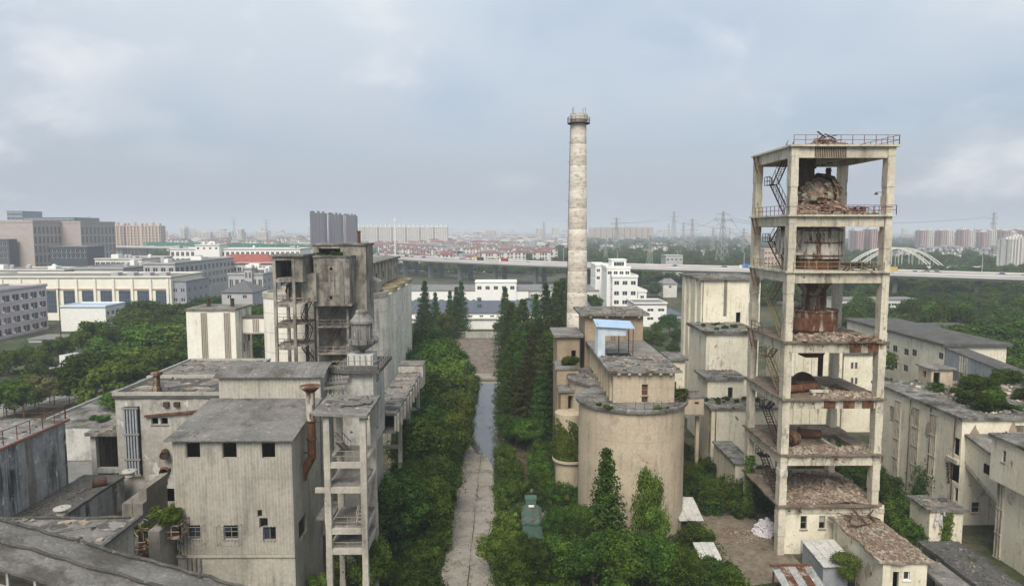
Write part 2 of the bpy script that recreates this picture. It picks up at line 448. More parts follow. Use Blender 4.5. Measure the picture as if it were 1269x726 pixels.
def wall_sheet(mb, O, U, N, wdt, hgt, holes, depth=0.3, mi=0):
    V = Vector((0, 0, 1))
    hs = [(max(0.02, a0), min(wdt - 0.02, a1), max(0.0, b0), min(hgt - 0.02, b1)) for a0, a1, b0, b1 in holes]
    hs = [h for h in hs if h[1] > h[0] and h[3] > h[2]]
    As = sorted({0.0, wdt, *[h[0] for h in hs], *[h[1] for h in hs]})
    Bs = sorted({0.0, hgt, *[h[2] for h in hs], *[h[3] for h in hs]})
    P = lambda a, b, d=0.0: O + U * a + V * b - N * d
    for i in range(len(As) - 1):
        j0 = None
        for j in range(len(Bs) - 1):
            ca, cb = (As[i] + As[i + 1]) / 2, (Bs[j] + Bs[j + 1]) / 2
            solid = not any(h[0] < ca < h[1] and h[2] < cb < h[3] for h in hs)
            if solid and j0 is None: j0 = j
            if j0 is not None and (not solid or j == len(Bs) - 2):
                top = Bs[j + 1] if solid else Bs[j]
                mb.poly([P(As[i], Bs[j0]), P(As[i + 1], Bs[j0]), P(As[i + 1], top), P(As[i], top)], mi)
                j0 = None
    for a0, a1, b0, b1 in hs:
        for q in (((a0, b0), (a0, b1)), ((a0, b1), (a1, b1)), ((a1, b1), (a1, b0)), ((a1, b0), (a0, b0))):
            (a, b), (c, d) = q
            mb.poly([P(a, b), P(a, b, depth), P(c, d, depth), P(c, d)], mi)

WINC = {}
def window_mesh(wd, hg, kind, fm, gm):
    key = (round(wd, 2), round(hg, 2), kind, fm.name, gm.name)
    if key in WINC: return WINC[key]
    mb = MB(); f = 0.07 if hg < 3 else 0.1
    rc = 0.14
    if kind in ('glass', 'broken', 'strip'):
        mb.box(0, wd, rc, rc + 0.06, 0, f); mb.box(0, wd, rc, rc + 0.06, hg - f, hg)
        mb.box(0, f, rc, rc + 0.06, f, hg - f); mb.box(wd - f, wd, rc, rc + 0.06, f, hg - f)
        nx = max(1, round(wd / (0.8 if kind != 'strip' else 1.2))); nz = max(1, round(hg / (0.9 if kind != 'strip' else 2.0)))
        for i in range(1, nx):
            mb.box(wd * i / nx - 0.03, wd * i / nx + 0.03, rc + 0.01, rc + 0.05, f, hg - f)
        for j in range(1, nz):
            mb.box(f, wd - f, rc + 0.012, rc + 0.048, hg * j / nz - 0.03, hg * j / nz + 0.03)
        if kind != 'strip': mb.box(-.1, wd + .1, -.1, .1, -.12, -.004)
        rnd = random.Random(int(wd * 100 + hg * 77))
        for i in range(nx):
            for j in range(nz):
                if kind == 'broken' and rnd.random() < 0.6: continue
                mb.poly([(wd * i / nx, rc + 0.03, hg * j / nz), (wd * (i + 1) / nx, rc + 0.03, hg * j / nz),
                         (wd * (i + 1) / nx, rc + 0.03, hg * (j + 1) / nz), (wd * i / nx, rc + 0.03, hg * (j + 1) / nz)], 1)
    elif kind == 'pane':
        mb.box(0, wd, 0.16, 0.2, 0, hg, 1)
        mb.box(0, wd, 0.08, 0.155, 0, 0.08); mb.box(wd / 2 - 0.05, wd / 2 + 0.05, 0.10, 0.155, 0.08, hg)
    elif kind == 'bars':
        n = max(2, round(wd / 0.28))
        for i in range(n + 1): mb.box(wd * i / n - 0.025, wd * i / n + 0.025, 0.02, 0.07, 0, hg)
        for k in (0.25, 0.5, 0.75): mb.box(0, wd, 0.075, 0.105, hg * k - 0.02, hg * k + 0.02)
    elif kind == 'fins':                       # tall strip of concrete fins standing proud of the wall
        n = max(2, round(wd / 0.36))
        for i in range(n + 1): mb.box(wd * i / n - 0.06, wd * i / n + 0.06, -0.16, 0.12, 0, hg)
        m = max(2, round(hg / 2.6))
        for j in range(m + 1): mb.box(-0.1, wd + 0.1, -0.22, -0.165, hg * j / m - 0.07, hg * j / m + 0.07)
    elif kind == 'door':
        mb.box(0.0, wd, 0.15, 0.2, 0, hg, 1); mb.box(0, 0.08, 0.08, 0.145, 0, hg); mb.box(wd - 0.08, wd, 0.08, 0.145, 0, hg)
        mb.box(0.08, wd - 0.08, 0.08, 0.145, hg - 0.08, hg)
    res = []
    for mi, mt in ((0, fm), (1, gm)):
        fs = [f for f, m_ in zip(mb.f, mb.m) if m_ == mi]
        if not fs: res.append(None); continue
        used = sorted({i for f in fs for i in f}); ix = {v: k for k, v in enumerate(used)}
        me = bpy.data.meshes.new('window'); me.from_pydata([mb.v[i] for i in used], [], [tuple(ix[i] for i in f) for f in fs])
        me.materials.append(mt); me.update(); res.append(me)
    WINC[key] = res
    return res

def put_window(root, side, dims, hole, kind, fm=None, gm=None, name='window'):
    if kind == 'open': return
    O, U, N, wd, rz = frame_of(side, *dims)
    a0, a1, b0, b1 = hole
    mf, mg = window_mesh(a1 - a0, b1 - b0, kind, fm or RAILGREY, gm or GLASS)
    o = bpy.data.objects.new(name, mf)
    COL.objects.link(o); o.parent = root
    if mg is not None:
        c = bpy.data.objects.new('leaf' if kind == 'door' else 'pane', mg); COL.objects.link(c); c.parent = o
    o.location = O + U * a0 + Vector((0, 0, b0)) - WLOC[root.name]
    o.rotation_euler = (0, 0, rz)
    return o

def jitter_slab(mb, x0, x1, y0, y1, z0, z1, j=0.06, step=0.9, mi=0, sag=0.0):
    pts = []
    def edge(a, b):
        L = math.dist(a, b); n = max(1, int(L / step))
        for i in range(n):
            t = i / n
            pts.append((a[0] + (b[0] - a[0]) * t + random.uniform(-j, j), a[1] + (b[1] - a[1]) * t + random.uniform(-j, j)))
    edge((x0, y0), (x1, y0)); edge((x1, y0), (x1, y1)); edge((x1, y1), (x0, y1)); edge((x0, y1), (x0, y0))
    mb.hexa([(x, y, z0) for x, y in pts], [(x, y, z1) for x, y in pts], mi)

def building(name, label, cat, x0, x1, y0, y1, z0, z1, wm, rm, wins=(), over=0.35, rt=0.35, group=None,
             fm=None, gm=None, parapet=0.0, rough_edge=0.07, roof=True, kindmap=None, root=None, sides='SENW'):
    """box building with real openings. wins: list of (side, a0, a1, b0, b1, kind)"""
    if root is None: root = thing(name, label, cat, ((x0 + x1) / 2, (y0 + y1) / 2, z0), group)
    mb = MB()
    dims = (x0, x1, y0, y1, z0)
    for sd in sides:
        O, U, N, wd, rz = frame_of(sd, *dims)
        holes = [tuple(wn[1:5]) for wn in wins if wn[0] == sd and wn[5] != 'fins0']
        wall_sheet(mb, O, U, N, wd, z1 - z0, holes)
    mb.build('wall', wm, root)
    for wn in wins: put_window(root, wn[0], dims, wn[1:5], wn[5], fm, gm, 'door' if wn[5] == 'door' else 'window')
    if roof:
        mb = MB(); jitter_slab(mb, x0 - over, x1 + over, y0 - over, y1 + over, z1 + 0.003, z1 + rt, rough_edge)
        ro = mb.build('roof', rm, root)
        if parapet:
            mb = MB(); t = 0.25; z = z1 + rt
            mb.box(x0 - over, x1 + over, y0 - over, y0 - over + t, z, z + parapet); mb.box(x0 - over, x1 + over, y1 + over - t, y1 + over, z, z + parapet)
            mb.box(x0 - over, x0 - over + t, y0 - over + t, y1 + over - t, z, z + parapet); mb.box(x1 + over - t, x1 + over, y0 - over + t, y1 + over - t, z, z + parapet)
            mb.build('parapet', wm, ro)
    return root

def hS(u0, u1, v0, v1, x0, y0, z0, kind):        # pixel rectangle on the wall y = y0 -> opening
    p, q = WY(u0, (v0 + v1) / 2, y0), WY(u1, (v0 + v1) / 2, y0)
    zt, zb = WY((u0 + u1) / 2, v0, y0).z, WY((u0 + u1) / 2, v1, y0).z
    return ('S', p.x - x0, q.x - x0, max(0, zb - z0), zt - z0, kind)
def hW(u0, u1, v0, v1, x0, y1, z0, kind):        # on a wall that faces -X
    p, q = WX(u0, (v0 + v1) / 2, x0), WX(u1, (v0 + v1) / 2, x0)
    um = (u0 + u1) / 2
    zt, zb = WX(um, v0, x0).z, WX(um, v1, x0).z
    return ('W', y1 - p.y, y1 - q.y, max(0, zb - z0), zt - z0, kind)
def hE(u0, u1, v0, v1, x1, y0, z0, kind):        # on a wall that faces +X
    p, q = WX(u0, (v0 + v1) / 2, x1), WX(u1, (v0 + v1) / 2, x1)
    um = (u0 + u1) / 2
    zt, zb = WX(um, v0, x1).z, WX(um, v1, x1).z
    return ('E', p.y - y0, q.y - y0, max(0, zb - z0), zt - z0, kind)

def grid_wins(side, width, n, w, rows, h, kind, a_off=0.0):
    out = []; pitch = width / n
    for b in rows:
        for i in range(n):
            c = a_off + pitch * (i + 0.5)
            out.append((side, c - w / 2, c + w / 2, b, b + h, kind))
    return out

def corrugated(root, side, dims, a0, a1, b0, b1, holes, mat, sheet=1.0, pitch=0.25, amp=0.035, rows=1, proud=0.05, name='corrugated_sheet'):
    """each sheet is a mesh of its own; holes are cut out; sheets lap unevenly"""
    O, U, N, wd, rz = frame_of(side, *dims)
    V = Vector((0, 0, 1)); n = max(1, round((a1 - a0) / sheet)); sw = (a1 - a0) / n
    for i in range(n):
        for k in range(rows):
            c0 = b0 + (b1 - b0) * k / rows + random.uniform(-0.05, 0.05) * (k > 0); c1 = b0 + (b1 - b0) * (k + 1) / rows + 0.08
            s0 = a0 + sw * i; off = proud + 0.012 * ((i + k) % 2) + 0.02 * k + random.uniform(0, 0.012)
            mbs = [MB(), MB()]; nseg = []; m = 2 * max(1, round(sw / pitch))
            for t in range(m):
                p, q = s0 + sw * t / m, s0 + sw * (t + 1) / m
                segs = [(c0, c1)]
                for h0, h1, g0, g1 in holes:
                    if h0 < (p + q) / 2 < h1:
                        ns = []
                        for e0, e1 in segs:
                            if g1 <= e0 or g0 >= e1: ns.append((e0, e1)); continue
                            if g0 > e0: ns.append((e0, g0))
                            if g1 < e1: ns.append((g1, e1))
                        segs = ns
                da, db = (amp if t % 2 else -amp), (-amp if t % 2 else amp)
                nseg.append(len(segs))
                for si_, (e0, e1) in enumerate(segs):
                    mbs[min(1, si_)].poly([O + U * p + V * e0 + N * (off + da), O + U * q + V * e0 + N * (off + db),
                             O + U * q + V * e1 + N * (off + db), O + U * p + V * e1 + N * (off + da)])
            if mbs[1].f and min(nseg) < 2:          # the cut does not run right across: one sheet
                b0_ = len(mbs[0].v); mbs[0].v += mbs[1].v; mbs[0].f += [tuple(i_ + b0_ for i_ in f_) for f_ in mbs[1].f]; mbs[0].m += mbs[1].m; mbs[1] = MB()
            for mb in mbs:
                if mb.f: mb.build(name, mat, root)

def railing(mb, pts, h=1.05, step=1.5, r=0.03, rails=2, mi=0):
    for a, b in zip(pts, pts[1:]):
        a, b = Vector(a), Vector(b); n = max(1, round((b - a).length / step))
        for i in range(n + 1):
            p = a.lerp(b, i / n); mb.bar(p, p + Vector((0, 0, h)), r * 2, mi=mi)
        for k in range(rails):
            z = Vector((0, 0, h * (k + 1) / rails)); mb.bar(a + z, b + z, r * 1.8, mi=mi)

def stair(mb, p, q, wv, n=None, mi=0):
    """open steel flight from p to q, wv = width vector"""
    p, q, wv = Vector(p), Vector(q), Vector(wv)
    n = n or max(3, int(abs(q.z - p.z) / 0.24))
    for s in (0, 1):
        mb.bar(p + wv * s, q + wv * s, 0.07, 0.2, mi)
        up = Vector((0, 0, 0.95)); mb.bar(p + wv * s + up, q + wv * s + up, 0.05, mi=mi)
        for k in range(0, n + 1, 3):
            c = p.lerp(q, k / n) + wv * s; mb.bar(c, c + up, 0.04, mi=mi)
    for k in range(n + 1):
        c = p.lerp(q, k / n); mb.bar(c, c + wv, 0.22, 0.04, mi)

def chunk(mb, c, s, rnd, mi=0):
    """broken lump: an irregular hexahedron, turned at random"""
    ax = Matrix.Rotation(rnd.uniform(0, 6.28), 3, 'Z') @ Matrix.Rotation(rnd.uniform(-0.5, 0.5), 3, 'X')
    sx, sy, sz = s * rnd.uniform(0.5, 1.2), s * rnd.uniform(0.5, 1.2), s * rnd.uniform(0.25, 0.7)
    pts = []
    for z in (-1, 1):
        for x, y in ((-1, -1), (1, -1), (1, 1), (-1, 1)):
            pts.append(Vector(c) + ax @ Vector((x * sx * rnd.uniform(0.6, 1), y * sy * rnd.uniform(0.6, 1), z * sz * rnd.uniform(0.6, 1))) / 2)
    mb.hexa(pts[:4], pts[4:], mi)

def rubble(label, x0, x1, y0, y1, z, n, s=(0.12, 0.55), mound=0.0, mats=None, seed=1, name='rubble', cen=None):
    rnd = random.Random(seed); mb = MB(); mats = mats or [RUBBLE, RUBBLEG]
    cx, cy = cen or ((x0 + x1) / 2, (y0 + y1) / 2)
    def hz(x, y):
        d = math.hypot((x - cx) / max(0.1, (x1 - x0) / 2), (y - cy) / max(0.1, (y1 - y0) / 2))
        return mound * max(0.0, 1 - d * d) * (0.8 + 0.4 * math.sin(x * 1.7 + y * 2.3))
    if mound > 0:
        m = 16
        for i in range(m):
            for j in range(m):
                P = lambda a, b: (x0 + (x1 - x0) * a / m, y0 + (y1 - y0) * b / m, z + 0.01 + hz(x0 + (x1 - x0) * a / m, y0 + (y1 - y0) * b / m))
                mb.poly([P(i, j), P(i + 1, j), P(i + 1, j + 1), P(i, j + 1)], 0)
    for i in range(n):
        x, y = rnd.uniform(x0, x1), rnd.uniform(y0, y1)
        sz = s[0] + (s[1] - s[0]) * rnd.random() ** 3
        chunk(mb, (x, y, z + hz(x, y) + sz * 0.16), sz, rnd, rnd.randrange(len(mats)))
    o = mb.build(name, mats)
    tag(o, label, 'rubble', kind='stuff')
    return o

def roof_mess(label, x0, x1, y0, y1, z, n=120, seed=1):
    """lifted felt, grit and chips lying on a flat roof"""
    rnd = random.Random(seed); mb = MB()
    for i in range(n // 6):                       # torn sheets of felt
        cx, cy_ = rnd.uniform(x0 + .3, x1 - .3), rnd.uniform(y0 + .3, y1 - .3); k = rnd.randrange(5, 9); r = rnd.uniform(.3, 1.3)
        pts = []
        for j in range(k):
            a = 6.283 * j / k; q = r * rnd.uniform(.45, 1.1); pts.append((min(x1, max(x0, cx + math.cos(a) * q * 1.4)), min(y1, max(y0, cy_ + math.sin(a) * q)), z))
        mb.hexa(pts, [(x, y, z + rnd.uniform(.015, .09)) for x, y, _ in pts], rnd.randrange(4))
    for i in range(n):
        s = .08 + .45 * rnd.random() ** 4
        chunk(mb, (rnd.uniform(x0, x1), rnd.uniform(y0, y1) if rnd.random() < .6 else rnd.choice((y0, y1 - .2)) + rnd.uniform(0, .3), z + s * .15), s, rnd, rnd.randrange(4))
    return tag(mb.build('roof_debris', [BITUMD, BITUM, RUBBLEG, BITUMM]), label, 'debris', kind='stuff')

def scars(root, side, dims, hgt, n, seed, mat=None, smax=1.1):
    """patches where the render has fallen off, each a thin ragged plate with the brick or base coat showing"""
    rnd = random.Random(seed); O, U, N, wd, rz = frame_of(side, *dims); V = Vector((0, 0, 1))
    for i in range(n):
        a, b = rnd.uniform(.6, wd - .6), rnd.uniform(.5, hgt - .5); r = smax * rnd.random() ** 2 + .15; k = rnd.randrange(9, 15); sk = rnd.uniform(-.8, .8); mb = MB()
        pts = [O + U * min(wd - .05, max(.05, a + (math.cos(6.283 * j / k) + sk * math.sin(6.283 * j / k)) * r * rnd.uniform(.25, 1.0))) + V * min(hgt - .05, max(.05, b + math.sin(6.283 * j / k) * r * rnd.uniform(.4, 1.9))) for j in range(k)]
        mb.hexa([p + N * .004 for p in pts], [p + N * .012 for p in pts]); mb.build('plaster_scar', mat or rnd.choice([GREYC, BUFF, PLASTER]), root)

# ------------------------------------------------------------------ plants
def mesh_obj(name, mb, mat, smooth=False):
    me = bpy.data.meshes.new(name); me.from_pydata(mb.v, [], mb.f); me.materials.append(mat)
    if smooth: me.polygons.foreach_set('use_smooth', [True] * len(me.polygons))
    me.update(); return me

def leaf(mb, c, nrm, s, rnd, asp=0.62):
    a = nrm.cross(Vector((rnd.uniform(-1, 1), rnd.uniform(-1, 1), rnd.uniform(-1, 1))))
    if a.length < 1e-4: a = Vector((1, 0, 0))
    a.normalize(); b = nrm.cross(a).normalized()
    b0 = len(mb.v)
    mb.v += [tuple(c - a * s), tuple(c + b * s * asp), tuple(c + a * s), tuple(c - b * s * asp)]
    mb.f.append((b0, b0 + 1, b0 + 2, b0 + 3)); mb.m.append(0)

def crown_broad(seed, Rr, Hc, zc, n, s, nb=20, flat=0.8, gap=0.8):
    """lobed broadleaf crown: many leaf faces on the skins of uneven lobes, gaps between the lobes"""
    rnd = random.Random(seed); mb = MB(); lobes = []
    for i in range(nb):
        t = rnd.uniform(0, 6.28); zz = rnd.uniform(-0.75, 1.0); rr = math.sqrt(max(0, 1 - (zz * 0.9) ** 2)) * rnd.uniform(0.35, 0.8)
        lobes.append((Vector((math.cos(t) * rr * Rr, math.sin(t) * rr * Rr, zc + zz * Hc * 0.36)), Rr * rnd.uniform(0.24, 0.44)))
    tot = sum(r * r for _, r in lobes)
    for c, r in lobes:
        k = int(n * r * r / tot)
        for _ in range(k):
            d = Vector((rnd.gauss(0, 1), rnd.gauss(0, 1), rnd.gauss(0.25, 1)))
            d.normalize(); d2 = Vector((d.x, d.y, d.z * flat))
            q = c + d2 * r * (rnd.uniform(gap, 1.12) if rnd.random() > .09 else rnd.uniform(1.1, 1.5)) * (0.86 + 0.2 * math.sin(5 * d.x + 7 * d.y + seed))
            nr = (d + Vector((rnd.uniform(-.7, .7), rnd.uniform(-.7, .7), rnd.uniform(-.3, .8)))).normalized()
            leaf(mb, q, nr, s * rnd.uniform(0.6, 1.25), rnd)
    return mb

def crown_cone(seed, Rr, z0, Hc, n, s, droop=0.15, power=0.9, tiers=26, fluff=0.25):
    """conifer: tiers of boughs, each a fan of needle sprays"""
    rnd = random.Random(seed); mb = MB(); per = max(4, int(n / tiers))
    for t in range(tiers):
        f = t / tiers; z = z0 + Hc * f + rnd.uniform(-.2, .2)
        L0 = Rr * (1 - f) ** power + 0.12
        nb = max(4, int(9 * (1 - f) + 4)); a0 = rnd.uniform(0, 6.28)
        for b in range(nb):
            a = a0 + 6.283 * b / nb + rnd.uniform(-.25, .25); L = L0 * rnd.uniform(0.72, 1.1)
            kk = max(2, int(per / nb * (0.5 + (1 - f))))
            for k in range(kk):
                u = rnd.random() ** 0.6; r = L * u
                p = Vector((math.cos(a) * r, math.sin(a) * r, z - droop * r + rnd.uniform(-.5, .5) * fluff * 2))
                wv = (0.25 + 0.3 * u) * fluff * 3
                p += Vector((rnd.uniform(-wv, wv), rnd.uniform(-wv, wv), 0))
                nr = Vector((math.cos(a) * 0.6 + rnd.uniform(-.6, .6), math.sin(a) * 0.6 + rnd.uniform(-.6, .6), rnd.uniform(0.1, 1))).normalized()
                leaf(mb, p, nr, s * rnd.uniform(0.6, 1.2), rnd, 0.5)
    return mb

def trunk_mesh(seed, h, r, limbs=6, spread=1.6):
    rnd = random.Random(seed + 99); mb = MB()
    p = Vector((0, 0, -0.15)); q = p
    for i in range(4):
        q = Vector((rnd.uniform(-.1, .1) * h * .2, rnd.uniform(-.1, .1) * h * .2, h * (i + 1) / 4)); mb.tube(p, q, r * (1 - i * .2), r * (1 - (i + 1) * .2), 7); p = q
    for i in range(limbs):
        z = h * rnd.uniform(0.45, 0.95); a = rnd.uniform(0, 6.28); L = spread * rnd.uniform(.6, 1.1)
        mb.tube((0, 0, z), (math.cos(a) * L, math.sin(a) * L, z + L * rnd.uniform(.5, 1.0)), r * .38, r * .12, 5)
    return mb

PROTO = {}
def proto(key, name, crown_mb, leafm, th, tr, limbs=6, spread=1.6):
    PROTO[key] = (name, mesh_obj('crown', crown_mb, leafm), mesh_obj('trunk', trunk_mesh(hash(key) % 1000 if False else len(key) * 13, th, tr, limbs, spread), BARK))
# heights of the prototypes are 8 m for broadleaf, 12 m for conifers, 3 m for shrubs
proto('b1', 'leafy_tree', crown_broad(1, 3.3, 6.2, 5.0, 3400, 0.26, 22), LEAF1, 4.4, 0.22)
proto('b2', 'leafy_tree', crown_broad(2, 3.6, 5.8, 5.0, 3400, 0.27, 26), LEAF2, 4.4, 0.24)
proto('b3', 'leafy_tree', crown_broad(3, 3.0, 6.4, 4.9, 3200, 0.25, 18), LEAF3, 4.2, 0.2)
proto('b4', 'leafy_tree', crown_broad(4, 3.5, 6.0, 5.0, 3200, 0.27, 24), LEAF1, 4.4, 0.22)
proto('f1', 'flowering_tree', crown_broad(5, 3.0, 5.4, 5.2, 3400, 0.22, 24), LEAF5, 4.2, 0.16)
# close ones: smaller, denser leaves
proto('n1', 'leafy_tree', crown_broad(11, 3.4, 6.6, 4.7, 9500, 0.155, 34, 0.85, 0.7), LEAF2, 4.2, 0.2, 8)
proto('n2', 'leafy_tree', crown_broad(12, 3.5, 6.2, 4.8, 9500, 0.155, 30, 0.85, 0.7), LEAF1, 4.2, 0.2, 8)
proto('n3', 'leafy_tree', crown_broad(13, 3.0, 6.8, 4.6, 8000, 0.16, 24, 0.9, 0.62), LEAF3, 4.6, 0.14, 9)
proto('s1', 'bush', crown_broad(21, 1.7, 2.9, 1.45, 3600, 0.115, 20, 0.9, 0.6), LEAF2, 1.3, 0.06, 7, 0.8)
proto('s2', 'bush', crown_broad(22, 1.8, 2.7, 1.4, 3600, 0.115, 18, 0.9, 0.6), LEAF1, 1.3, 0.06, 7, 0.8)
proto('s3', 'bush', crown_broad(23, 1.6, 2.9, 1.45, 3200, 0.12, 16, 0.9, 0.55), LEAF3, 1.3, 0.06, 7, 0.8)
proto('c1', 'conifer_tree', crown_cone(31, 2.9, 0.6, 11.4, 9500, 0.19, 0.0, .92, 44, .2), LEAF4, 11, 0.2, 0)
proto('c2', 'conifer_tree', crown_cone(32, 2.6, 0.6, 11.4, 9500, 0.18, -0.05, .95, 46, .2), LEAF2, 11, 0.2, 0)
proto('c3', 'conifer_tree', crown_cone(33, 2.7, 0.7, 11.3, 9000, 0.18, 0.0, .92, 42, .2), LEAF7, 11, 0.2, 0)
proto('d1', 'cedar_tree', crown_cone(34, 4.0, 1.0, 11.0, 6500, 0.26, 0.28, 0.9, 17, 0.18), LEAF6, 11, 0.26, 0)
proto('y1', 'cypress_tree', crown_cone(35, 2.3, 0.4, 11.6, 11000, 0.13, -0.2, 0.85, 46, 0.2), LEAF4, 11, 0.16, 0)

def tree(key, x, y, h, label, group=None, z=0.0, wide=1.0, cat='tree', rz=None):
    name, cm, tm = PROTO[key]
    base = 8.0 if key[0] in 'bfn' else (3.0 if key[0] == 's' else 12.0)
    o = thing(name, label, 'bush' if name == 'bush' else cat, (x, y, z), group)
    k = h / base
    o.scale = (k * wide, k * wide, k); o.rotation_euler = (0, 0, random.uniform(0, 6.28) if rz is None else rz)
    for nm, me in (('trunk', tm), ('crown', cm)):
        c = bpy.data.objects.new(nm, me); COL.objects.link(c); c.parent = o
    return o

def wood(name, label, pts, keys, smin=0.7, smax=1.25):
    """a far-off wood that reads as one mass: crowns set out on points"""
    me = bpy.data.meshes.new(name); me.from_pydata(pts, [], []); me.update()
    o = bpy.data.objects.new(name, me); COL.objects.link(o)
    tag(o, label, 'trees', kind='stuff')
    ng = bpy.data.node_groups.new(name, 'GeometryNodeTree')
    ng.interface.new_socket('Geometry', in_out='INPUT', socket_type='NodeSocketGeometry')
    ng.interface.new_socket('Geometry', in_out='OUTPUT', socket_type='NodeSocketGeometry')
    N = ng.nodes; gi = N.new('NodeGroupInput'); go = N.new('NodeGroupOutput')
    jn = N.new('GeometryNodeJoinGeometry')
    for i, k in enumerate(keys):
        oi = N.new('GeometryNodeObjectInfo'); oi.inputs['Object'].default_value = CROWN_SRC[k]
        oi.inputs['As Instance'].default_value = True
        ip = N.new('GeometryNodeInstanceOnPoints')
        ng.links.new(gi.outputs[0], ip.inputs['Points']); ng.links.new(oi.outputs['Geometry'], ip.inputs['Instance'])
        rv = N.new('FunctionNodeRandomValue'); rv.data_type = 'FLOAT_VECTOR'
        rv.inputs['Max'].default_value = (0, 0, 6.28); rv.inputs['Min'].default_value = (0, 0, 0)
        ng.links.new(rv.outputs['Value'], ip.inputs['Rotation'])
        rs = N.new('FunctionNodeRandomValue'); rs.data_type = 'FLOAT'
        rs.inputs[2].default_value = smin; rs.inputs[3].default_value = smax; rs.inputs['Seed'].default_value = 5
        ng.links.new(rs.outputs[1], ip.inputs['Scale'])
        ri = N.new('FunctionNodeRandomValue'); ri.data_type = 'INT'
        ri.inputs[4].default_value = 0; ri.inputs[5].default_value = len(keys) - 1; ri.inputs['Seed'].default_value = 9
        cmp = N.new('FunctionNodeCompare'); cmp.data_type = 'INT'; cmp.operation = 'EQUAL'
        ng.links.new(ri.outputs[2], cmp.inputs[2]); cmp.inputs[3].default_value = i
        ng.links.new(cmp.outputs[0], ip.inputs['Selection'])
        ng.links.new(ip.outputs[0], jn.inputs[0])
    ng.links.new(jn.outputs[0], go.inputs[0])
    md = o.modifiers.new('scatter', 'NODES'); md.node_group = ng
    return o
CROWN_SRC = {}

# ================================================================== GROUND
def ground_mat():
    g = NG('yard_ground'); p = g.pos()
    a = g.ramp(g.noise(p, 0.035, 8, 0.65), 0.42, 0.58)
    c = g.mix(a, (0.048, 0.066, 0.026), (0.115, 0.098, 0.068))
    c = g.mix(g.ramp(g.noise(p, 0.25, 8, 0.7), 0.45, 0.62), c, (0.035, 0.052, 0.018))
    n3 = g.noise(p, 2.2, 8, 0.75)
    c = g.mix(1.0, c, g.mix(g.ramp(n3, 0.25, 0.75), (0.6, 0.6, 0.6), (1.25, 1.25, 1.25)), 'MULTIPLY')
    return g.finish(c, 0.97, n3, 0.6, 0.12)
def soil_mat(name, a, b, gr=(0.05, 0.07, 0.025), thr=(0.58, 0.7)):
    g = NG(name); p = g.pos()
    c = g.mix(g.ramp(g.noise(p, 0.3, 7, 0.65), 0.35, 0.65), a, b)
    c = g.mix(g.ramp(g.noise(p, 0.16, 8, 0.7), *thr), c, gr)
    v = g.vor(p, 2.4); sp = g.n('ShaderNodeSeparateColor'); g.lk(v, sp.inputs[0])
    n3 = g.noise(p, 3.0, 8, 0.75)
    c = g.mix(1.0, c, g.mix(sp.outputs[0], (0.75, 0.75, 0.75), (1.2, 1.2, 1.2)), 'MULTIPLY')
    return g.finish(c, 0.97, n3, 0.6, 0.1)
GROUND = ground_mat()
DIRT = soil_mat('bare_dirt', (0.20, 0.165, 0.125), (0.15, 0.12, 0.09))
RUBFIELD = soil_mat('rubble_field_soil', (0.20, 0.17, 0.145), (0.135, 0.112, 0.092), (0.11, 0.10, 0.06), (0.62, 0.75))
WETSOIL = soil_mat('muddy_verge', (0.10, 0.075, 0.05), (0.065, 0.05, 0.032))
SLABC = roofing('road_slab_concrete', (0.33, 0.30, 0.26), (0.26, 0.235, 0.20), crack=(0.12, 0.11, 0.09), seed=23, cs=0.14, cwid=.12, camt=.3, moss=(0.17, 0.15, 0.115), mossthr=(.5, .66))
YARDC = roofing('cracked_yard_concrete', (0.22, 0.215, 0.20), (0.16, 0.155, 0.145), crack=(0.045, 0.045, 0.04), seed=29, cs=0.45)

m = MB(); m.poly([(-13000, -300, 0), (13000, -300, 0), (13000, 13000, 0), (-13000, 13000, 0)])
struct(m.build('ground', GROUND, origin=(0, 0, 0)))

# the concrete road through the works: slabs with open joints
road = thing('concrete_road', 'long pale slab road running between the derelict works', None, (-4.5, 120, 0), kind='structure')
RX0, RXM, RX1 = WZ(545, 720).x - 1.6, None, None
cl = WZ(580.3, 714).x; cl2 = WZ(597, 555).x
RXM = (cl + cl2) / 2
RW = 2.95
yy = 40.0; k = 0
SLABM = {}
while yy < 168:
    for s in (-1, 1):
        key = (s, k % 5)
        if key not in SLABM:
            mb = MB(); j = lambda: random.uniform(-0.03, 0.03)
            x0, x1 = (-RW, -0.035) if s < 0 else (0.035, RW)
            lo = [(x0 + j() * 3, 0.03 + j(), -0.05), (x1, 0.03 + j(), -0.05), (x1, 4.96 + j(), -0.05), (x0 + j() * 3, 4.96 + j(), -0.05)]
            mb.hexa(lo, [(x, y, 0.055 + random.uniform(-.012, .012)) for x, y, z in lo])
            SLABM[key] = mesh_obj('road_slab', mb, SLABC)
        o = bpy.data.objects.new('road_slab', SLABM[key]); COL.objects.link(o); o.parent = road
        o.location = (RXM + 4.5, yy - 120, random.uniform(-.015, .01))
    yy += 5.0; k += 1
# standing water over the far half of the road
g = NG('puddle_water'); n = g.noise(g.pos(), 0.8, 4)
WATER = g.finish(g.mix(g.ramp(n, .35, .65), (0.060, 0.062, 0.060), (0.085, 0.085, 0.08)), 0.06, n, 0.02, 0.02, 0, 0.5)
m = MB(); rnd = random.Random(4); pts = []
ys = [112, 114, 118, 124, 132, 140, 150, 160, 167]
lft = [RXM + 1.0, RXM - .9, RXM - 2.0, RXM - 2.7, RXM - 3.0, RXM - 3.2, RXM - 3.3, RXM - 3.4, RXM - 3.4]
pts = [(RXM + 2.2, 106), (RXM + 2.6, 101), (RXM + 3.3, 100)] + [(RXM + 3.3 + rnd.uniform(-.2, .6), y) for y in ys]
pts += [(x + rnd.uniform(-.2, .2), y) for x, y in reversed(list(zip(lft, ys)))] + [(RXM + 1.7, 109.5)]
m.poly([(x, y, 0.078) for x, y in pts])
struct(m.build('puddle', WATER))
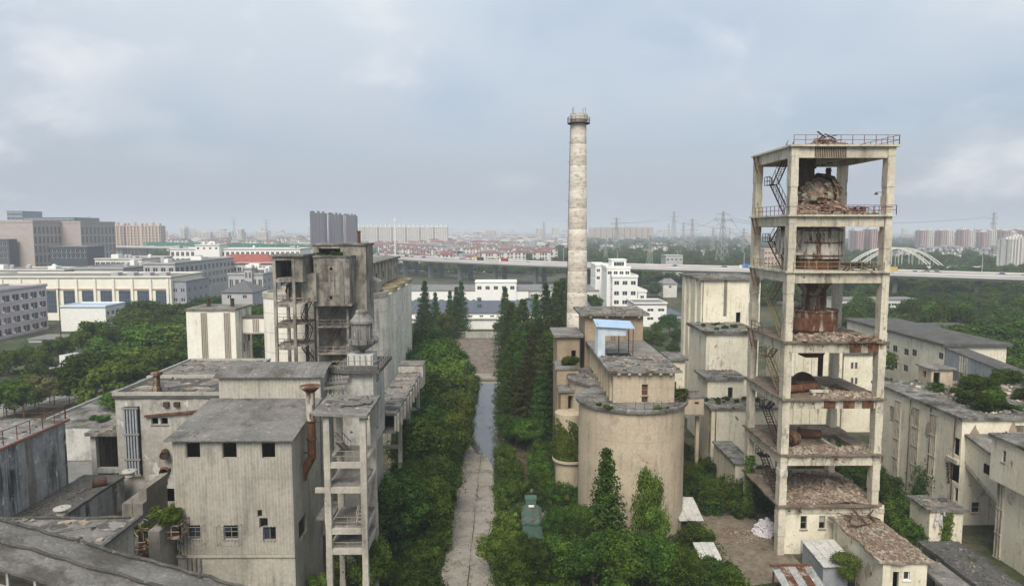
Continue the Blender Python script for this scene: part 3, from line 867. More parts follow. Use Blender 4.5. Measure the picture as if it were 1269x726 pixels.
# step and rubble field behind
m = MB(); m.box(RXM - 6, RXM + 7, 172, 178, -0.1, 0.45)
struct(m.build('concrete_apron', SLABC))
m = MB(); m.poly([(RXM - 13, 178, 0.05), (RXM + 15, 178, 0.05), (RXM + 16, 238, 0.05), (RXM - 18, 238, 0.05)])
struct(m.build('bare_field', RUBFIELD))
m = MB(); m.poly([(26, 70, 0.03), (34, 72, 0.03), (33.5, 84, 0.03), (31, 98, 0.03), (24, 96, 0.03), (22, 82, 0.03)])
struct(m.build('dirt_path', DIRT))
m = MB(); m.poly([(1.5, 92, 0.03), (5.2, 93, 0.03), (6.2, 106, 0.03), (5.4, 121, 0.03), (0.8, 121, 0.03), (1.8, 106, 0.03)])
struct(m.build('muddy_strip', WETSOIL))
p = [WZ(u, v) for u, v in ((665, 600), (672, 612), (677, 640), (672, 652), (664, 625), (655, 604))]
m = MB(); m.prism([(q.x, q.y, -0.05) for q in p], (0, 0, 0.12))
struct(m.build('concrete_patch', SLABC))
rubble('thin scatter of bricks and stones over the bare field', RXM - 13, RXM + 14, 179, 236, 0.05, 900, (0.2, 0.7), 0, seed=5)
# boundary wall of the field, in bays
bw = thing('boundary_wall', 'low grey concrete wall in bays closing the bare field', 'wall', (RXM - 2, 240, 0))
m = MB()
for i in range(9):
    x = RXM - 28 + i * 6.2
    mb = MB(); mb.box(x + .13, x + 6.07, 240, 240.25, -0.1, 2.3); mb.build('wall_panel', PLASTER, bw)
    mb = MB(); mb.box(x - .15, x + .125, 239.9, 240.4, -0.1, 2.5); mb.build('post', PLASTER, bw)

# ================================================================== THE TALL FRAME TOWER (right)
TY0, TY1 = 77.0, 88.8
TX0, TX1 = xa(981, TY0, 200), xa(1110, TY0, 200)
zf = lambda v: za(v, TY0, 1035)
LV = [zf(v) for v in (625, 562, 493.5, 422.5, 336, 266, 179.5)]      # slab tops
BD = [0.6, zf(562) - zf(577), zf(494) - zf(507), zf(423) - zf(438), zf(336) - zf(351), zf(266) - zf(281), zf(180) - zf(196)]
tw = thing('concrete_tower', 'tall open cream concrete frame tower with seven ruined decks', 'tower', ((TX0 + TX1) / 2, (TY0 + TY1) / 2, 0))
CWX, CWY = 0.84, 1.15
for cx, cyy in ((TX0, TY0), (TX1 - CWX, TY0), (TX0, TY1 - CWY), (TX1 - CWX, TY1 - CWY)):
    mb = MB()
    # chipped square column: stacked lifts of slightly differing size
    zb = [-0.2] + [l for l in LV]
    zs = []
    for a, b in zip(zb, zb[1:]):
        zs += [a + (b - a) * t for t in (0, 0.12, 0.27, 0.4, 0.55, 0.68, 0.84)]
    zs.append(LV[-1] - 0.02)
    for a, b in zip(zs, zs[1:]):
        e = random.uniform(-0.04, 0.035)
        mb.box(cx - e, cx + CWX + e, cyy - e, cyy + CWY + e, a, b)
    mb.build('column', CREAM, tw)
for k, (z, d) in enumerate(zip(LV, BD)):
    st = 0.2
    zt = z - st
    if k > 0:
        for (a, b, c, e) in ((TX0 + CWX + .03, TX1 - CWX - .03, TY0 + .12, TY0 + .75), (TX0 + CWX + .03, TX1 - CWX - .03, TY1 - .9, TY1 - .3)):
            mb = MB(); mb.box(a, b, c, e, z - d, zt - .003); mb.build('beam', CREAM, tw)
        for (a, b) in ((TX0 + .1, TX0 + .7), (TX1 - .7, TX1 - .1)):
            mb = MB(); mb.box(a, b, TY0 + CWY + .03, TY1 - CWY - .03, z - d * .95, zt - .003); mb.build('beam', CREAM, tw)
        for j in range(1, 3):
            x = TX0 + (TX1 - TX0) * j / 3
            mb = MB(); mb.box(x - .2, x + .2, TY0 + .76, TY1 - .91, z - d * .8, zt - .003); mb.build('beam', CREAM, tw)
    mb = MB()
    ox0, ox1, oy = TX0 - 0.25, TX1 + 0.35, TY0 - 0.3
    if k in (1, 2):                     # decks with an opening knocked through at the back right
        hx0, hx1, hy0, hy1 = TX1 - 5.2, TX1 - 1.8, TY0 + 2.6, TY0 + 7.6
        jitter_slab(mb, ox0, ox1, oy, hy0, zt, z, .12, .5)
        jitter_slab(mb, ox0, ox1, hy1, TY1 + .3, zt, z, .06, .6)
        jitter_slab(mb, ox0, hx0, hy0 - .05, hy1 + .05, zt + .004, z - .004, .1, .5)
        jitter_slab(mb, hx1, ox1, hy0 - .05, hy1 + .05, zt + .004, z - .004, .1, .5)
    else:
        jitter_slab(mb, ox0, ox1, oy, TY1 + .3, zt, z, .10 if k < 5 else .03, .6)
    mb.build('floor_slab', DECKD if k < 4 else CREAM, tw)
# ragged brick infill and rust on the front of the third and fourth beams
for (k, xs) in ((2, (0.47, 0.66, 0.85)), (3, (0.70, 0.88))):
    for f in xs:
        x = TX0 + (TX1 - TX0) * f
        mb = MB(); mb.box(x - .65, x + .65, TY0 + .02, TY0 + .115, LV[k] - BD[k] + .05, LV[k] - .25); mb.build('rust_plate', RUST, tw)
mb = MB()                                # dark lettering band and grille on the top beam
for i in range(18):
    x = TX0 + 2.6 + i * 0.2
    mb.box(x, x + .11, TY0 + .05, TY0 + .115, LV[6] - 1.35, LV[6] - .25)
mb.build('grille', RUSTD, tw)
# railings
def rail_part(pts, mat, h=1.05, step=1.25):
    mb = MB(); railing(mb, pts, h, step); mb.build('railing', mat, tw)
z = LV[6]; rail_part([(TX0 + .1, TY0 - .2, z), (TX1 + .2, TY0 - .2, z), (TX1 + .2, TY1 + .1, z)], RAILRED)
z = LV[5]; rail_part([(TX0 + .9, TY0 - .2, z), (TX1 + .25, TY0 - .2, z), (TX1 + .25, TY1, z)], RAILRED); rail_part([(TX0 - .1, TY0 + 1.6, z), (TX0 - .1, TY1 - 1.4, z)], RAILRED)
z = LV[4]; rail_part([(TX0 + .6, TY0 - .2, z), (TX1 - .8, TY0 - .2, z)], RAILYEL); rail_part([(TX0 - .1, TY0 + 1.6, z), (TX0 - .1, TY1 - 1.4, z)], RAILYEL)
z = LV[3]; rail_part([(TX0 - .1, TY1 - 5, z), (TX0 - .1, TY1 - 1.4, z)], RUSTD)
z = LV[0]; rail_part([(TX0 + 1.2, TY0 + 1, z), (TX0 + 2.6, TY0 + 1, z)], RAILYEL)
# zig-zag steel stairs up the left bay
for k in range(0, 6):
    z0, z1 = LV[k], LV[k + 1]; zm = (z0 + z1) / 2
    mt = RAILYEL if k in (2, 3) else RUSTD
    xs = TX0 + .75
    ya, yb = TY0 + 3.4, TY1 - 3.0
    mb = MB(); stair(mb, (xs, ya, z0), (xs, yb - .8, zm), (.75, 0, 0)); mb.build('staircase', mt, tw)
    mb = MB(); mb.box(xs - .05, xs + .9, yb - .7, yb + 1.0, zm - .06, zm); railing(mb, [(xs, yb - .7, zm), (xs, yb + 1, zm), (xs + .9, yb + 1, zm)], 1.0, .8); mb.build('stair_landing', mt, tw)
    mb = MB(); stair(mb, (xs + .3, yb - .8, zm), (xs + .3, ya + .3, z1), (.7, 0, 0)); mb.build('staircase', mt, tw)
# rusty knee straps at the rear left column
for k in (3, 4, 5, 6):
    for dy in (0.0, 1.4):
        mb = MB(); mb.bar((TX0 - .15, TY1 - .3 - dy, LV[k] - .2), (TX0 - .15, TY1 - 1.9 - dy, LV[k] - BD[k] - .9), .14); mb.build('knee_strap', RUST, tw)
# ladder rungs and a dark riser pipe by the rear right column
mb = MB(); mb.tube((TX1 - 2.6, TY1 - 1.4, LV[2] + .4), (TX1 - 2.6, TY1 - 1.4, LV[6] - 1.6), .32, n=12)
for i in range(22):
    zz_ = LV[3] + 1 + i * 1.0
    mb.tube((TX1 - 2.6, TY1 - 1.4, zz_), (TX1 - 2.6, TY1 - 1.4, zz_ + .09), .42, n=10)
mb.build('riser_pipe', RUSTD, tw, smooth=False)
# hanging lamp bracket on the front right column
mb = MB(); p = Vector((TX1 - CWX, TY0 + .5, zf(238))); mb.bar(p, p + Vector((-.9, 0, 0)), .06); mb.lathe(p.x - .9, p.y, [(.05, p.z), (.22, p.z - .2), (.22, p.z - .28), (.02, p.z - .28)], 10)
mb.build('lamp_bracket', RUSTD, tw)
# walls of the ground storey
gx0, gx1, gy0, gy1 = TX0 + CWX + .02, TX1 + 0.9, TY0 + .35, TY1 - .2
wn = [hS(992, 1000, 639, 655.5, gx0, gy0, 0, 'broken'), hS(1015, 1022.6, 639, 655, gx0, gy0, 0, 'broken'), hS(1039, 1046.5, 639, 655, gx0, gy0, 0, 'bars'),
      hS(992, 999.5, 669, 696, gx0, gy0, 0, 'door'), hS(1015, 1022.5, 670, 690, gx0, gy0, 0, 'open'), hS(1037.6, 1045, 670, 690, gx0, gy0, 0, 'open')]
building('x', 'x', 'x', gx0, gx1, gy0, gy1, 0, LV[0] - .22, CREAMW, BITUM, wn, root=tw, roof=False, sides='SE', fm=RAILGREY, gm=PLASTER)
mb = MB(); mb.box(gx0 + .01, gx1 - .01, gy0 - .12, gy0 - .005, LV[0] - 1.15, LV[0] - .62); mb.build('lintel_band', CREAM, tw)

# bare reinforcing bars and hanging lumps along the broken slab edges
for k in range(5):
    rk = random.Random(140 + k)
    for i in range(14 if k < 4 else 6):
        x = rk.uniform(TX0 + .8, TX1); y = TY0 - .35; mb = MB(); p0 = Vector((x, y + .1, LV[k] - .1)); p1_ = p0 + Vector((rk.uniform(-.5, .5), -rk.uniform(.05, .45), -rk.uniform(.1, 1.1))); mb.bar(p0, p1_, .045)
        if rk.random() < .4: chunk(mb, p1_, rk.uniform(.15, .4), rk)
        mb.build('bare_rebar', RUST, tw)
# debris on the decks
rubble('mound of brown broken brick covering the lowest tower deck', TX0 + 1.2, TX1 - .2, TY0 + .2, TY1 - .8, LV[0], 2600, (0.10, 0.6), 1.25, seed=10, cen=(TX0 + 7.5, TY0 + 5))
rubble('loose brick rubble on the second tower deck below the pipe section', TX0 + 1.5, TX1 - .3, TY0 - .15, TY0 + 2.5, LV[1], 800, (0.10, 0.6), 0.3, seed=11)
rubble('grey rubble along the front of the third tower deck', TX0 + 4.5, TX1 - .3, TY0 - .2, TY0 + 2.4, LV[2], 800, (0.10, 0.6), 0.4, seed=12)
rubble('broken concrete and bricks on the fourth tower deck under the rusty drum', TX0 + 1.3, TX1 - .3, TY0 - .25, TY0 + 4.0, LV[3], 900, (0.12, 0.8), 0.4, seed=13)
rubble('bricks and torn lining heaped on the sixth tower deck by the burst dome', TX0 + 1.2, TX1 - 1.6, TY0 + .2, TY0 + 3.2, LV[5], 1100, (0.12, 0.75), 1.3, seed=14, cen=(TX0 + 5, TY0 + 2.4))
rubble('low heap of gravel and scrap on the tower top', TX0 + 2.2, TX0 + 7.0, TY0 + .2, TY0 + 3.0, LV[6], 400, (0.08, 0.5), 0.7, seed=15)

# process vessels standing in the frame
vx, vy = TX0 + 5.2, TY0 + 5.4
def jrag(amp, seed):
    r_ = random.Random(seed); tab = [[r_.uniform(-amp, amp) for _ in range(80)] for _ in range(20)]
    return lambda k, i, r, z: (r + tab[k % 20][i % 80] * .4, z + tab[(k + 3) % 20][i % 80])
vd = thing('burst_dome_vessel', 'burst domed vessel with torn brick lining on sixth tower deck', 'vessel', (vx, vy, LV[5]))
mb = MB(); zz0 = LV[5]
mb.lathe(vx, vy, [(3.0, zz0 + .03), (3.0, zz0 + 2.0), (2.95, zz0 + 2.9), (2.65, zz0 + 3.7), (2.0, zz0 + 4.4), (1.1, zz0 + 4.75), (.2, zz0 + 4.9)], 36, jit=jrag(.22, 3), a0=-1.15, a1=3.3)
mb.build('shell', RUSTM, vd)
mb = MB(); mb.lathe(vx, vy, [(2.7, zz0 + .04), (2.65, zz0 + 2.5), (1.8, zz0 + 3.7), (.2, zz0 + 4.2)], 30, jit=jrag(.42, 4))
mb.build('brick_lining', RUBBLE, vd)
for i in range(90):
    a_ = random.uniform(3.2, 5.4); r_b = random.uniform(2.3, 3.2); z_b = zz0 + 3.6 * random.random() ** 1.6
    mb = MB(); chunk(mb, (vx + r_b * math.cos(a_), vy + r_b * math.sin(a_), z_b + .1), random.uniform(.3, .75), random); mb.build('fallen_brickwork', random.choice([RUBBLE, RUBBLEG, RUSTM]), vd)
mb = MB(); mb.tube((vx - 1.3, vy + .6, zz0 + 3.2), (vx - 1.3, vy + .6, LV[6] - .9), 1.3, n=24, caps=False)
for q in (zz0 + 4.6, zz0 + 5.6): mb.tube((vx - 1.3, vy + .6, q), (vx - 1.3, vy + .6, q + .16), 1.5, n=24)
mb.build('duct', RUSTD, vd)
mb = MB(); mb.tube((vx - .6, vy - 3.0, zz0 + 1.0), (vx + .5, vy - 2.5, zz0 + 1.55), .55, n=16, caps=False); mb.tube((vx - 1.3, vy - 2.9, zz0 + 1.3), (vx - 1.0, vy - 2.0, zz0 + 1.5), .4, n=14, caps=False)
mb.build('manhole_pipe', RUST, vd)
def scrap(label, pts, n, seed, L=(1.2, 3.0), z=0.0, mat=RUSTD):
    r_ = random.Random(seed); mb = MB(); x0, x1, y0, y1 = pts
    for i in range(n):
        c = Vector((r_.uniform(x0, x1), r_.uniform(y0, y1), z + r_.uniform(.1, .9))); a = r_.uniform(0, 6.28); l = r_.uniform(*L) / 2
        d = Vector((math.cos(a) * l, math.sin(a) * l, r_.uniform(-.3, .3) * l))
        mb.bar(c - d, c + d, r_.uniform(.06, .22), r_.uniform(.03, .1))
    return tag(mb.build('scrap_heap', mat), label, 'scrap', kind='stuff')
scrap('tangle of rusty bars and plates on the sixth tower deck', (TX0 + 4, TX1 - 3, TY0 + .3, TY0 + 2.4), 26, 4, (.8, 2.2), LV[5])
scrap('bent rusty frame lying on the tower top', (TX0 + 3.6, TX0 + 6, TY0 + .4, TY0 + 1.6), 9, 9, (1.2, 2.6), LV[6] + .4)
scrap('row of rusty pipes and bars along the fifth tower deck', (TX0 + 7, TX1 - 1.2, TY0 + .3, TY0 + 1.5), 22, 6, (1.5, 3.5), LV[4])
scrap('twisted reinforcing bars hanging off the fourth tower deck', (TX0 + 6.5, TX1 - .4, TY0 - .4, TY0 + .8), 24, 7, (.8, 2.4), LV[3] - .5, RUST)
mb = MB(); mb.tube((TX1 - 2.9, TY0 + 1.0, LV[5]), (TX1 - 2.9, TY0 + 1.0, LV[5] + .85), .33, n=14); mb.tube((TX1 - 2.9, TY0 + 1.0, LV[5] + .85), (TX1 - 2.9, TY0 + 1.0, LV[5] + .9), .36, n=14)
tag(mb.build('steel_drum', RUST), 'small rusty steel drum on the sixth tower deck', 'drum')

vc = thing('cyclone_vessel', 'pair of rust-streaked white cylindrical vessels on fifth tower deck', 'vessel', (vx, vy, LV[4]))
za5 = LV[4]
mb = MB(); mb.lathe(vx - 2.0, vy, [(2.3, za5 + 1.7), (2.3, za5 + 4.6), (1.25, za5 + 4.9)], 32); mb.build('left_drum_shell', RUSTW, vc)
mb = MB(); mb.lathe(vx + .2, vy - .6, [(2.75, za5 + 1.3), (2.75, za5 + 4.75), (1.5, za5 + 5.0)], 32); mb.build('right_drum_shell', RUSTW, vc)
for (cx, cy_) in ((vx + .2, vy - .6),):
    for q in (1.6, 3.1, 4.5):
        mb = MB(); mb.lathe(cx, cy_, [(2.76, za5 + q), (2.88, za5 + q), (2.88, za5 + q + .13), (2.76, za5 + q + .13)], 32); mb.build('flange', RUSTM, vc)
    mb = MB(); mb.lathe(cx, cy_, [(2.5, za5 + .02), (2.5, za5 + 1.35)], 28); mb.build('skirt', RUSTM, vc)
mb = MB(); mb.lathe(vx - 2.2, vy, [(1.7, za5 + 4.7), (1.7, LV[5] - .25)], 24); mb.build('neck', RUSTD, vc)
mb = MB(); mb.lathe(vx + .9, vy - .5, [(1.35, za5 + 4.8), (1.35, LV[5] - .25)], 24); mb.build('neck', RUSTM, vc)

vb = thing('rusty_drum', 'large rust-brown round drum with narrow neck on fourth tower deck', 'vessel', (vx + .1, vy - .4, LV[3]))
z4 = LV[3]; cx, cy_ = vx + .1, vy - .4
mb = MB(); mb.lathe(cx, cy_, [(2.3, z4 + .3), (2.8, z4 + .8), (2.8, z4 + 2.9), (2.9, z4 + 2.95), (2.9, z4 + 3.1), (1.4, z4 + 3.2)], 36); mb.build('drum_body', RUSTM, vb)
mb = MB(); mb.lathe(cx - .35, cy_ - .25, [(2.42, z4 + .32), (2.68, z4 + .85), (2.68, z4 + 2.3)], 20, a0=2.6, a1=4.4); mb.build('bulging_plate', RUST, vb)
mb = MB(); mb.lathe(cx, cy_, [(1.35, z4 + 3.0), (1.25, z4 + 4.6), (1.45, z4 + 4.62), (1.45, z4 + 4.8), (1.2, z4 + 4.82), (1.3, z4 + 5.3), (2.7, LV[4] - .8), (2.7, LV[4] - .22)], 28); mb.build('neck', RUSTM, vb)
mb = MB(); railing(mb, [(cx + 2.7 * math.cos(t), cy_ + 2.7 * math.sin(t), z4 + 2.9) for t in [3.0 + .35 * i for i in range(6)]], .9, .9); mb.build('railing', RUSTD, vb)
mb = MB()
for t in range(6): mb.box(cx + 2.1 * math.cos(t * 1.05) - .15, cx + 2.1 * math.cos(t * 1.05) + .15, cy_ + 2.1 * math.sin(t * 1.05) - .15, cy_ + 2.1 * math.sin(t * 1.05) + .15, z4, z4 + .5)
mb.build('feet', RUSTD, vb)

hz_ = LV[3] - BD[3]
hp = MB(); cx, cy_ = TX0 + 4.6, TY0 + 3.6
hp.hexa([(cx - 1.0, cy_ - 1, hz_ - 1.0), (cx + 1.0, cy_ - 1, hz_ - 1.0), (cx + 1, cy_ + 1, hz_ - 1.0), (cx - 1, cy_ + 1, hz_ - 1.0)], [(cx - 1.55, cy_ - 1.4, hz_ + .4), (cx + 1.55, cy_ - 1.4, hz_ + .4), (cx + 1.55, cy_ + 1.4, hz_ + .4), (cx - 1.55, cy_ + 1.4, hz_ + .4)])
hp.box(cx - 1.7, cx + 1.7, cy_ - 1.55, cy_ + 1.55, hz_ + .403, hz_ + .55)
tag(hp.build('hopper', RUSTD), 'dark tapering hopper hanging under the fourth tower deck', 'hopper')
# pipes on the third and second decks
z3 = LV[2]
mb = MB(); mb.tube((TX0 + 1.6, TY0 + 2.4, z3 + .5), (TX0 + 5.4, TY0 + 3.6, z3 + .55), .46, n=16); mb.tube((TX0 + 3.3, TY0 + 2.95, z3 + .52), (TX0 + 3.5, TY0 + 3.0, z3 + .52), .6, n=16)
tag(mb.build('rusty_pipe', RUST), 'long rusty pipe lying across the third tower deck', 'pipe')
mb = MB(); mb.tube((TX0 + 3.3, TY0 + 4.6, z3 + .5), (TX0 + 6.0, TY0 + 4.9, z3 + .5), .5, n=16); mb.tube((TX0 + 3.2, TY0 + 4.58, z3 + .5), (TX0 + 3.3, TY0 + 4.6, z3 + .5), .62, n=16)
tag(mb.build('rusty_pipe', RUSTD), 'short dark pipe behind the long one on third tower deck', 'pipe')
mb = MB(); cx, cy_, = TX0 + 5.6, TY0 + 7.2
for i in range(14):
    a, b = math.pi * i / 14, math.pi * (i + 1) / 14
    for r0, r1 in ((1.15, 1.5),):
        mb.hexa([(cx + r0 * math.cos(a), cy_, z3 + r0 * math.sin(a)), (cx + r1 * math.cos(a), cy_, z3 + r1 * math.sin(a)), (cx + r1 * math.cos(b), cy_, z3 + r1 * math.sin(b)), (cx + r0 * math.cos(b), cy_, z3 + r0 * math.sin(b))],
                [(cx + r0 * math.cos(a), cy_ + .6, z3 + r0 * math.sin(a)), (cx + r1 * math.cos(a), cy_ + .6, z3 + r1 * math.sin(a)), (cx + r1 * math.cos(b), cy_ + .6, z3 + r1 * math.sin(b)), (cx + r0 * math.cos(b), cy_ + .6, z3 + r0 * math.sin(b))])
mb.tube((cx, cy_ + .1, z3 + .35), (cx, cy_ + .5, z3 + .35), 1.1, n=20)
tag(mb.build('flywheel_housing', RUSTD), 'half-round dark wheel housing on the third tower deck', 'machine')
mb = MB(); mb.box(TX0 + 3.9, TX0 + 5.9, TY0 + 1.3, TY0 + 1.9, z3 + .35, z3 + .6); mb.box(TX0 + 4.1, TX0 + 4.4, TY0 + 1.35, TY0 + 1.85, z3, z3 + .347); mb.box(TX0 + 5.4, TX0 + 5.7, TY0 + 1.35, TY0 + 1.85, z3, z3 + .347)
tag(mb.build('concrete_block', CREAM), 'pale concrete plinth in front of the rusty pipe, third tower deck', 'block')
z2 = LV[1]
mb = MB(); c0, c1 = Vector((TX0 + 1.7, TY0 + 2.6, z2 + .85)), Vector((TX0 + 3.1, TY0 + 3.6, z2 + .85))
mb.tube(c0, c1, .85, n=24, caps=False); mb.tube(c0, c1, .68, n=24, caps=False); mb.tube(c0, c0 + (c1 - c0) * .08, .98, .98, 24, caps=False)
tag(mb.build('pipe_section', RUSTM), 'fat hollow pipe ring lying on the second tower deck', 'pipe')
mb = MB(); mb.tube((TX0 + 4.8, TY0 + 6.2, z2 + .6), (TX0 + 7.2, TY0 + 5.6, z2 + .6), .55, n=16); mb.tube((TX0 + 4.7, TY0 + 6.22, z2 + .6), (TX0 + 4.85, TY0 + 6.2, z2 + .6), .78, n=16)
tag(mb.build('rusty_pipe', RUST), 'flanged rusty pipe lying at the back of the second tower deck', 'pipe')

# ------------------------------------------------------------------ stepped mill building behind the tower
YA, YB, YC, YD = 129.0, 118.0, 112.0, 106.0
ml = thing('mill_building', 'stepped cream mill building with four roof levels beside the frame tower', 'building', (40, 118, 0))
ax0, ax1 = xa(868, YA), xa(941, YA)
zA = za(347, YA)
building('', '', '', ax0, ax1, YA, YA + 14, 0, zA, CREAMW, BITUMM, [hS(912, 917.5, 387, 402.5, ax0, YA, 0, 'open'), hW(851, 853, 372, 400, ax0, YA + 14, 0, 'open')], root=ml, over=.6)
mb = MB(); mb.box(xa(896, YA), xa(900, YA), YA - .06, YA - .005, za(392, YA), za(347, YA)); mb.build('soot_mark', GREYD, ml)
for yy_ in (YA + 3, YA + 7.5, YA + 11):
    mb = MB(); mb.box(ax0 - .35, ax0 - .003, yy_ - .35, yy_ + .35, 0, zA - .01); mb.build('pilaster', CREAMW, ml)
bx0, bx1 = xa(876, YB), xa(941, YB)
zB = za(414, YB)
building('', '', '', bx0, bx1, YB, YA - .01, 0, zB, CREAMW, BITUMM, [], root=ml, over=.5, rt=.5, sides='SEW')
zC = za(471, YC); cx0, cx1 = xa(879, YC), xa(924, YC)
building('', '', '', cx0, cx1, YC, YB - .01, 0, zC, CREAMW, BITUMM, [hS(902, 908, 480, 496, cx0, YC, 0, 'open'), hW(880.5, 882, 478, 484, cx0, YB, 0, 'open')], root=ml, over=.5, rt=.4, sides='SEW')
zD = za(508, YD); dx0, dx1 = xa(885, YD), xa(967, YD)
building('', '', '', dx0, dx1, YD, YC - .01, 0, zD, CREAMW, BITUMM, [hW(878, 880.5, 570, 582, dx0, YC, 0, 'open')], root=ml, over=.4, rt=.35, sides='SEW')
for u in (882.5, 890):
    x = xa(u, YD); mb = MB(); mb.tube((x, YD - .14, 0.2), (x, YD - .14, zD - .05), .08, n=8); mb.build('drainpipe', RUSTM, ml)
x = xa(870, YA); mb = MB(); mb.tube((x, YA - .14, zB + .6), (x, YA - .14, zA - .05), .08, n=8); mb.build('drainpipe', RUSTM, ml)
# low walled yard in front of it (left of tower foot)
lw = building('low_annex', 'low flat-roofed annex with weeds at the foot of the stepped mill', 'building', xa(908, 97), xa(930, 97), 94, 104, 0, za(568, 97), CREAMW, BITUMM, [], over=.25, rt=.25)
# side block and enclosed bridge between silo and mill
Ys = 112
sb = building('stair_block', 'narrow cream stair block standing between the silo and the mill', 'building', xa(833, Ys), xa(850, Ys), Ys, Ys + 6, 0, za(447, Ys), CREAMW, BITUMM,
              [hS(836, 838, 473, 482, xa(833, Ys), Ys, 0, 'open')], over=.5)
bz0, bz1 = za(514, 103), za(494, 103)
bg = thing('enclosed_bridge', 'tan enclosed footbridge joining the silo and the mill', 'bridge', (xa(860, 103), 104, bz0))
building('', '', '', xa(846, 103), xa(875, 103), 103, 106.5, bz0, bz1, TAN, BITUMM, [hS(861, 866, 498, 501, xa(846, 103), 103, bz0, 'open')], root=bg, over=.15, rt=.3)
mb = MB(); mb.box(xa(846, 103), xa(875, 103), 103, 106.5, bz0 - .25, bz0 - .003); mb.build('floor_slab', GREYD, bg)
for u in (850, 871):
    mb = MB(); x = xa(u, 103); mb.box(x - .25, x + .25, 104.4, 105, 0, bz0 - .253); mb.build('pillar', TAN, bg)

# ================================================================== CENTRAL SILOS
SX, SY, SR = 0, 87.6, 0
sl, sr = WY(716, 560, SY), WY(846, 560, SY)
SX = (sl.x + sr.x) / 2; SR = (sr.x - sl.x) / 2 * 0.985
zr = za(512, SY - SR, 780)
si = thing('round_silo', 'big tan concrete silo with ribbed rooftop house and weedy rim', 'silo', (SX, SY, 0))
mb = MB(); mb.lathe(SX, SY, [(SR, -.2), (SR, zr)], 72); mb.build('shell', TAN, si, smooth=True)
for q in (0.28, 0.52, 0.77):
    mb = MB(); mb.lathe(SX, SY, [(SR, zr * q), (SR + .012, zr * q), (SR + .012, zr * q + .06), (SR, zr * q + .06)], 72); mb.build('pour_joint', TAN, si, smooth=True)
jr = jrag(.03, 8)
mb = MB(); mb.lathe(SX, SY, [(SR - .3, zr - .15), (SR + .42, zr), (SR + .45, zr + .32), (SR + .1, zr + .42), (0.05, zr + .44)], 60, jit=jr); mb.build('rim_slab', BITUMM, si)
PY0, PY1 = 84.2, 107.0
px0, px1 = xa(760, PY0, 470), xa(836, PY0, 470)
zp0, zp1 = zr + .44, za(461, PY0, 800)
pw = hS(794, 803, 476, 490, px0, PY0, zp0, 'glass'); dr = hS(794, 803, 490.2, 498.5, px0, PY0, zp0, 'door')
building('', '', '', px0, px1, PY0, PY1, zp0, zp1, TAN, BITUM, [pw, dr], root=si, over=.75, rt=.3, sides='SENW', fm=RAILGREY, gm=RUST)
dims = (px0, px1, PY0, PY1, zp0)
corrugated(si, 'S', dims, 0.0, px1 - px0, 0.02, zp1 - zp0 - .02, [pw[1:5], dr[1:5]], TAN, 1.1, 0.55, 0.03, 2, .06, 'ribbed_panel')
for i in range(9):
    yv = PY0 + 1.2 + i * 2.55
    mb = MB(); mb.box(px0 - .28, px0 - .003, yv - .22, yv + .22, zp0, zp1 - .01); mb.build('pilaster', TAN, si)
for i in range(6):
    x = px0 + .6 + i * (px1 - px0 - 1.2) / 5
    mb = MB(); mb.box(x - .18, x + .18, PY0 - .7, PY0 - .003, zp1 - .22, zp1); mb.build('beam_end', TAN, si)
mb = MB(); railing(mb, [(SX + (SR + .1) * math.cos(t), SY + (SR + .1) * math.sin(t), zr + .42) for t in [-2.0 + .16 * i for i in range(16)]], 1.0, 1.2, .018, 3); mb.build('railing', RAILGREY, si)
# second silo behind
S2X, S2Y, S2R = xa(762, 99.5, 560), 99.7, SR
s2 = thing('round_silo', 'second tan silo half hidden behind the big front silo', 'silo', (S2X, S2Y, 0))
z2r = zr + 0.25
mb = MB(); mb.lathe(S2X, S2Y, [(S2R, -.2), (S2R, z2r)], 64); mb.build('shell', TAN, s2, smooth=True)
mb = MB(); mb.lathe(S2X, S2Y, [(S2R - .3, z2r - .15), (S2R + .42, z2r), (S2R + .45, z2r + .3), (S2R + .1, z2r + .4), (.05, z2r + .42)], 60, jit=jr); mb.build('rim_slab', BITUMM, s2)
# blue sheet shelter on the rooftop
zt = zp1 + .3
by0 = 93.5
bl = thing('blue_shelter', 'small light blue sheet-metal shelter on the silo house roof', 'shelter', (xa(757, by0, 415), by0 + 1.5, zt))
bxa, bxb = xa(741, by0, 420), xa(776, by0, 420); bxc = xa(750, by0, 420); zb = za(404, by0, 760); zb2 = za(416, by0, 760)
mb = MB(); mb.hexa([(bxa - .3, by0 - .4, zb - .05), (bxb + 1.1, by0 - .4, zb - .35), (bxb + 1.1, by0 + 3.2, zb + .25), (bxa - .3, by0 + 3.2, zb + .55)], [(bxa - .3, by0 - .4, zb), (bxb + 1.1, by0 - .4, zb - .3), (bxb + 1.1, by0 + 3.2, zb + .3), (bxa - .3, by0 + 3.2, zb + .6)]); mb.build('roof_sheet', BLUEM, bl)
corrugated(bl, 'S', (bxa, bxb, by0, by0 + 3, zt), 0, bxc - bxa, 0, zb - zt - .1, [], BLUEW, .9, .2, .02, 1, 0.02)
corrugated(bl, 'S', (bxa, bxb, by0, by0 + 3, zt), bxc - bxa, bxb - bxa, zb2 - zt, zb - zt - .3, [], BLUEW, .9, .2, .02, 1, 0.02)
corrugated(bl, 'W', (bxa, bxb, by0, by0 + 3, zt), 0, 3, 0, zb - zt + .3, [], BLUEW, .9, .2, .02, 1, 0.02)
for x, y in ((bxb + .9, by0 - .3), (bxb + .9, by0 + 3.0), (bxb - .5, by0 + 3.0)):
    mb = MB(); mb.bar((x, y, zt), (x, y, zb - .3), .12); mb.build('post', RUST, bl)
mb = MB(); mb.box(bxc + .4, bxb + .8, by0 - .1, by0 + 2.2, zt, zt + .05); mb.build('hatch', DARK, bl)
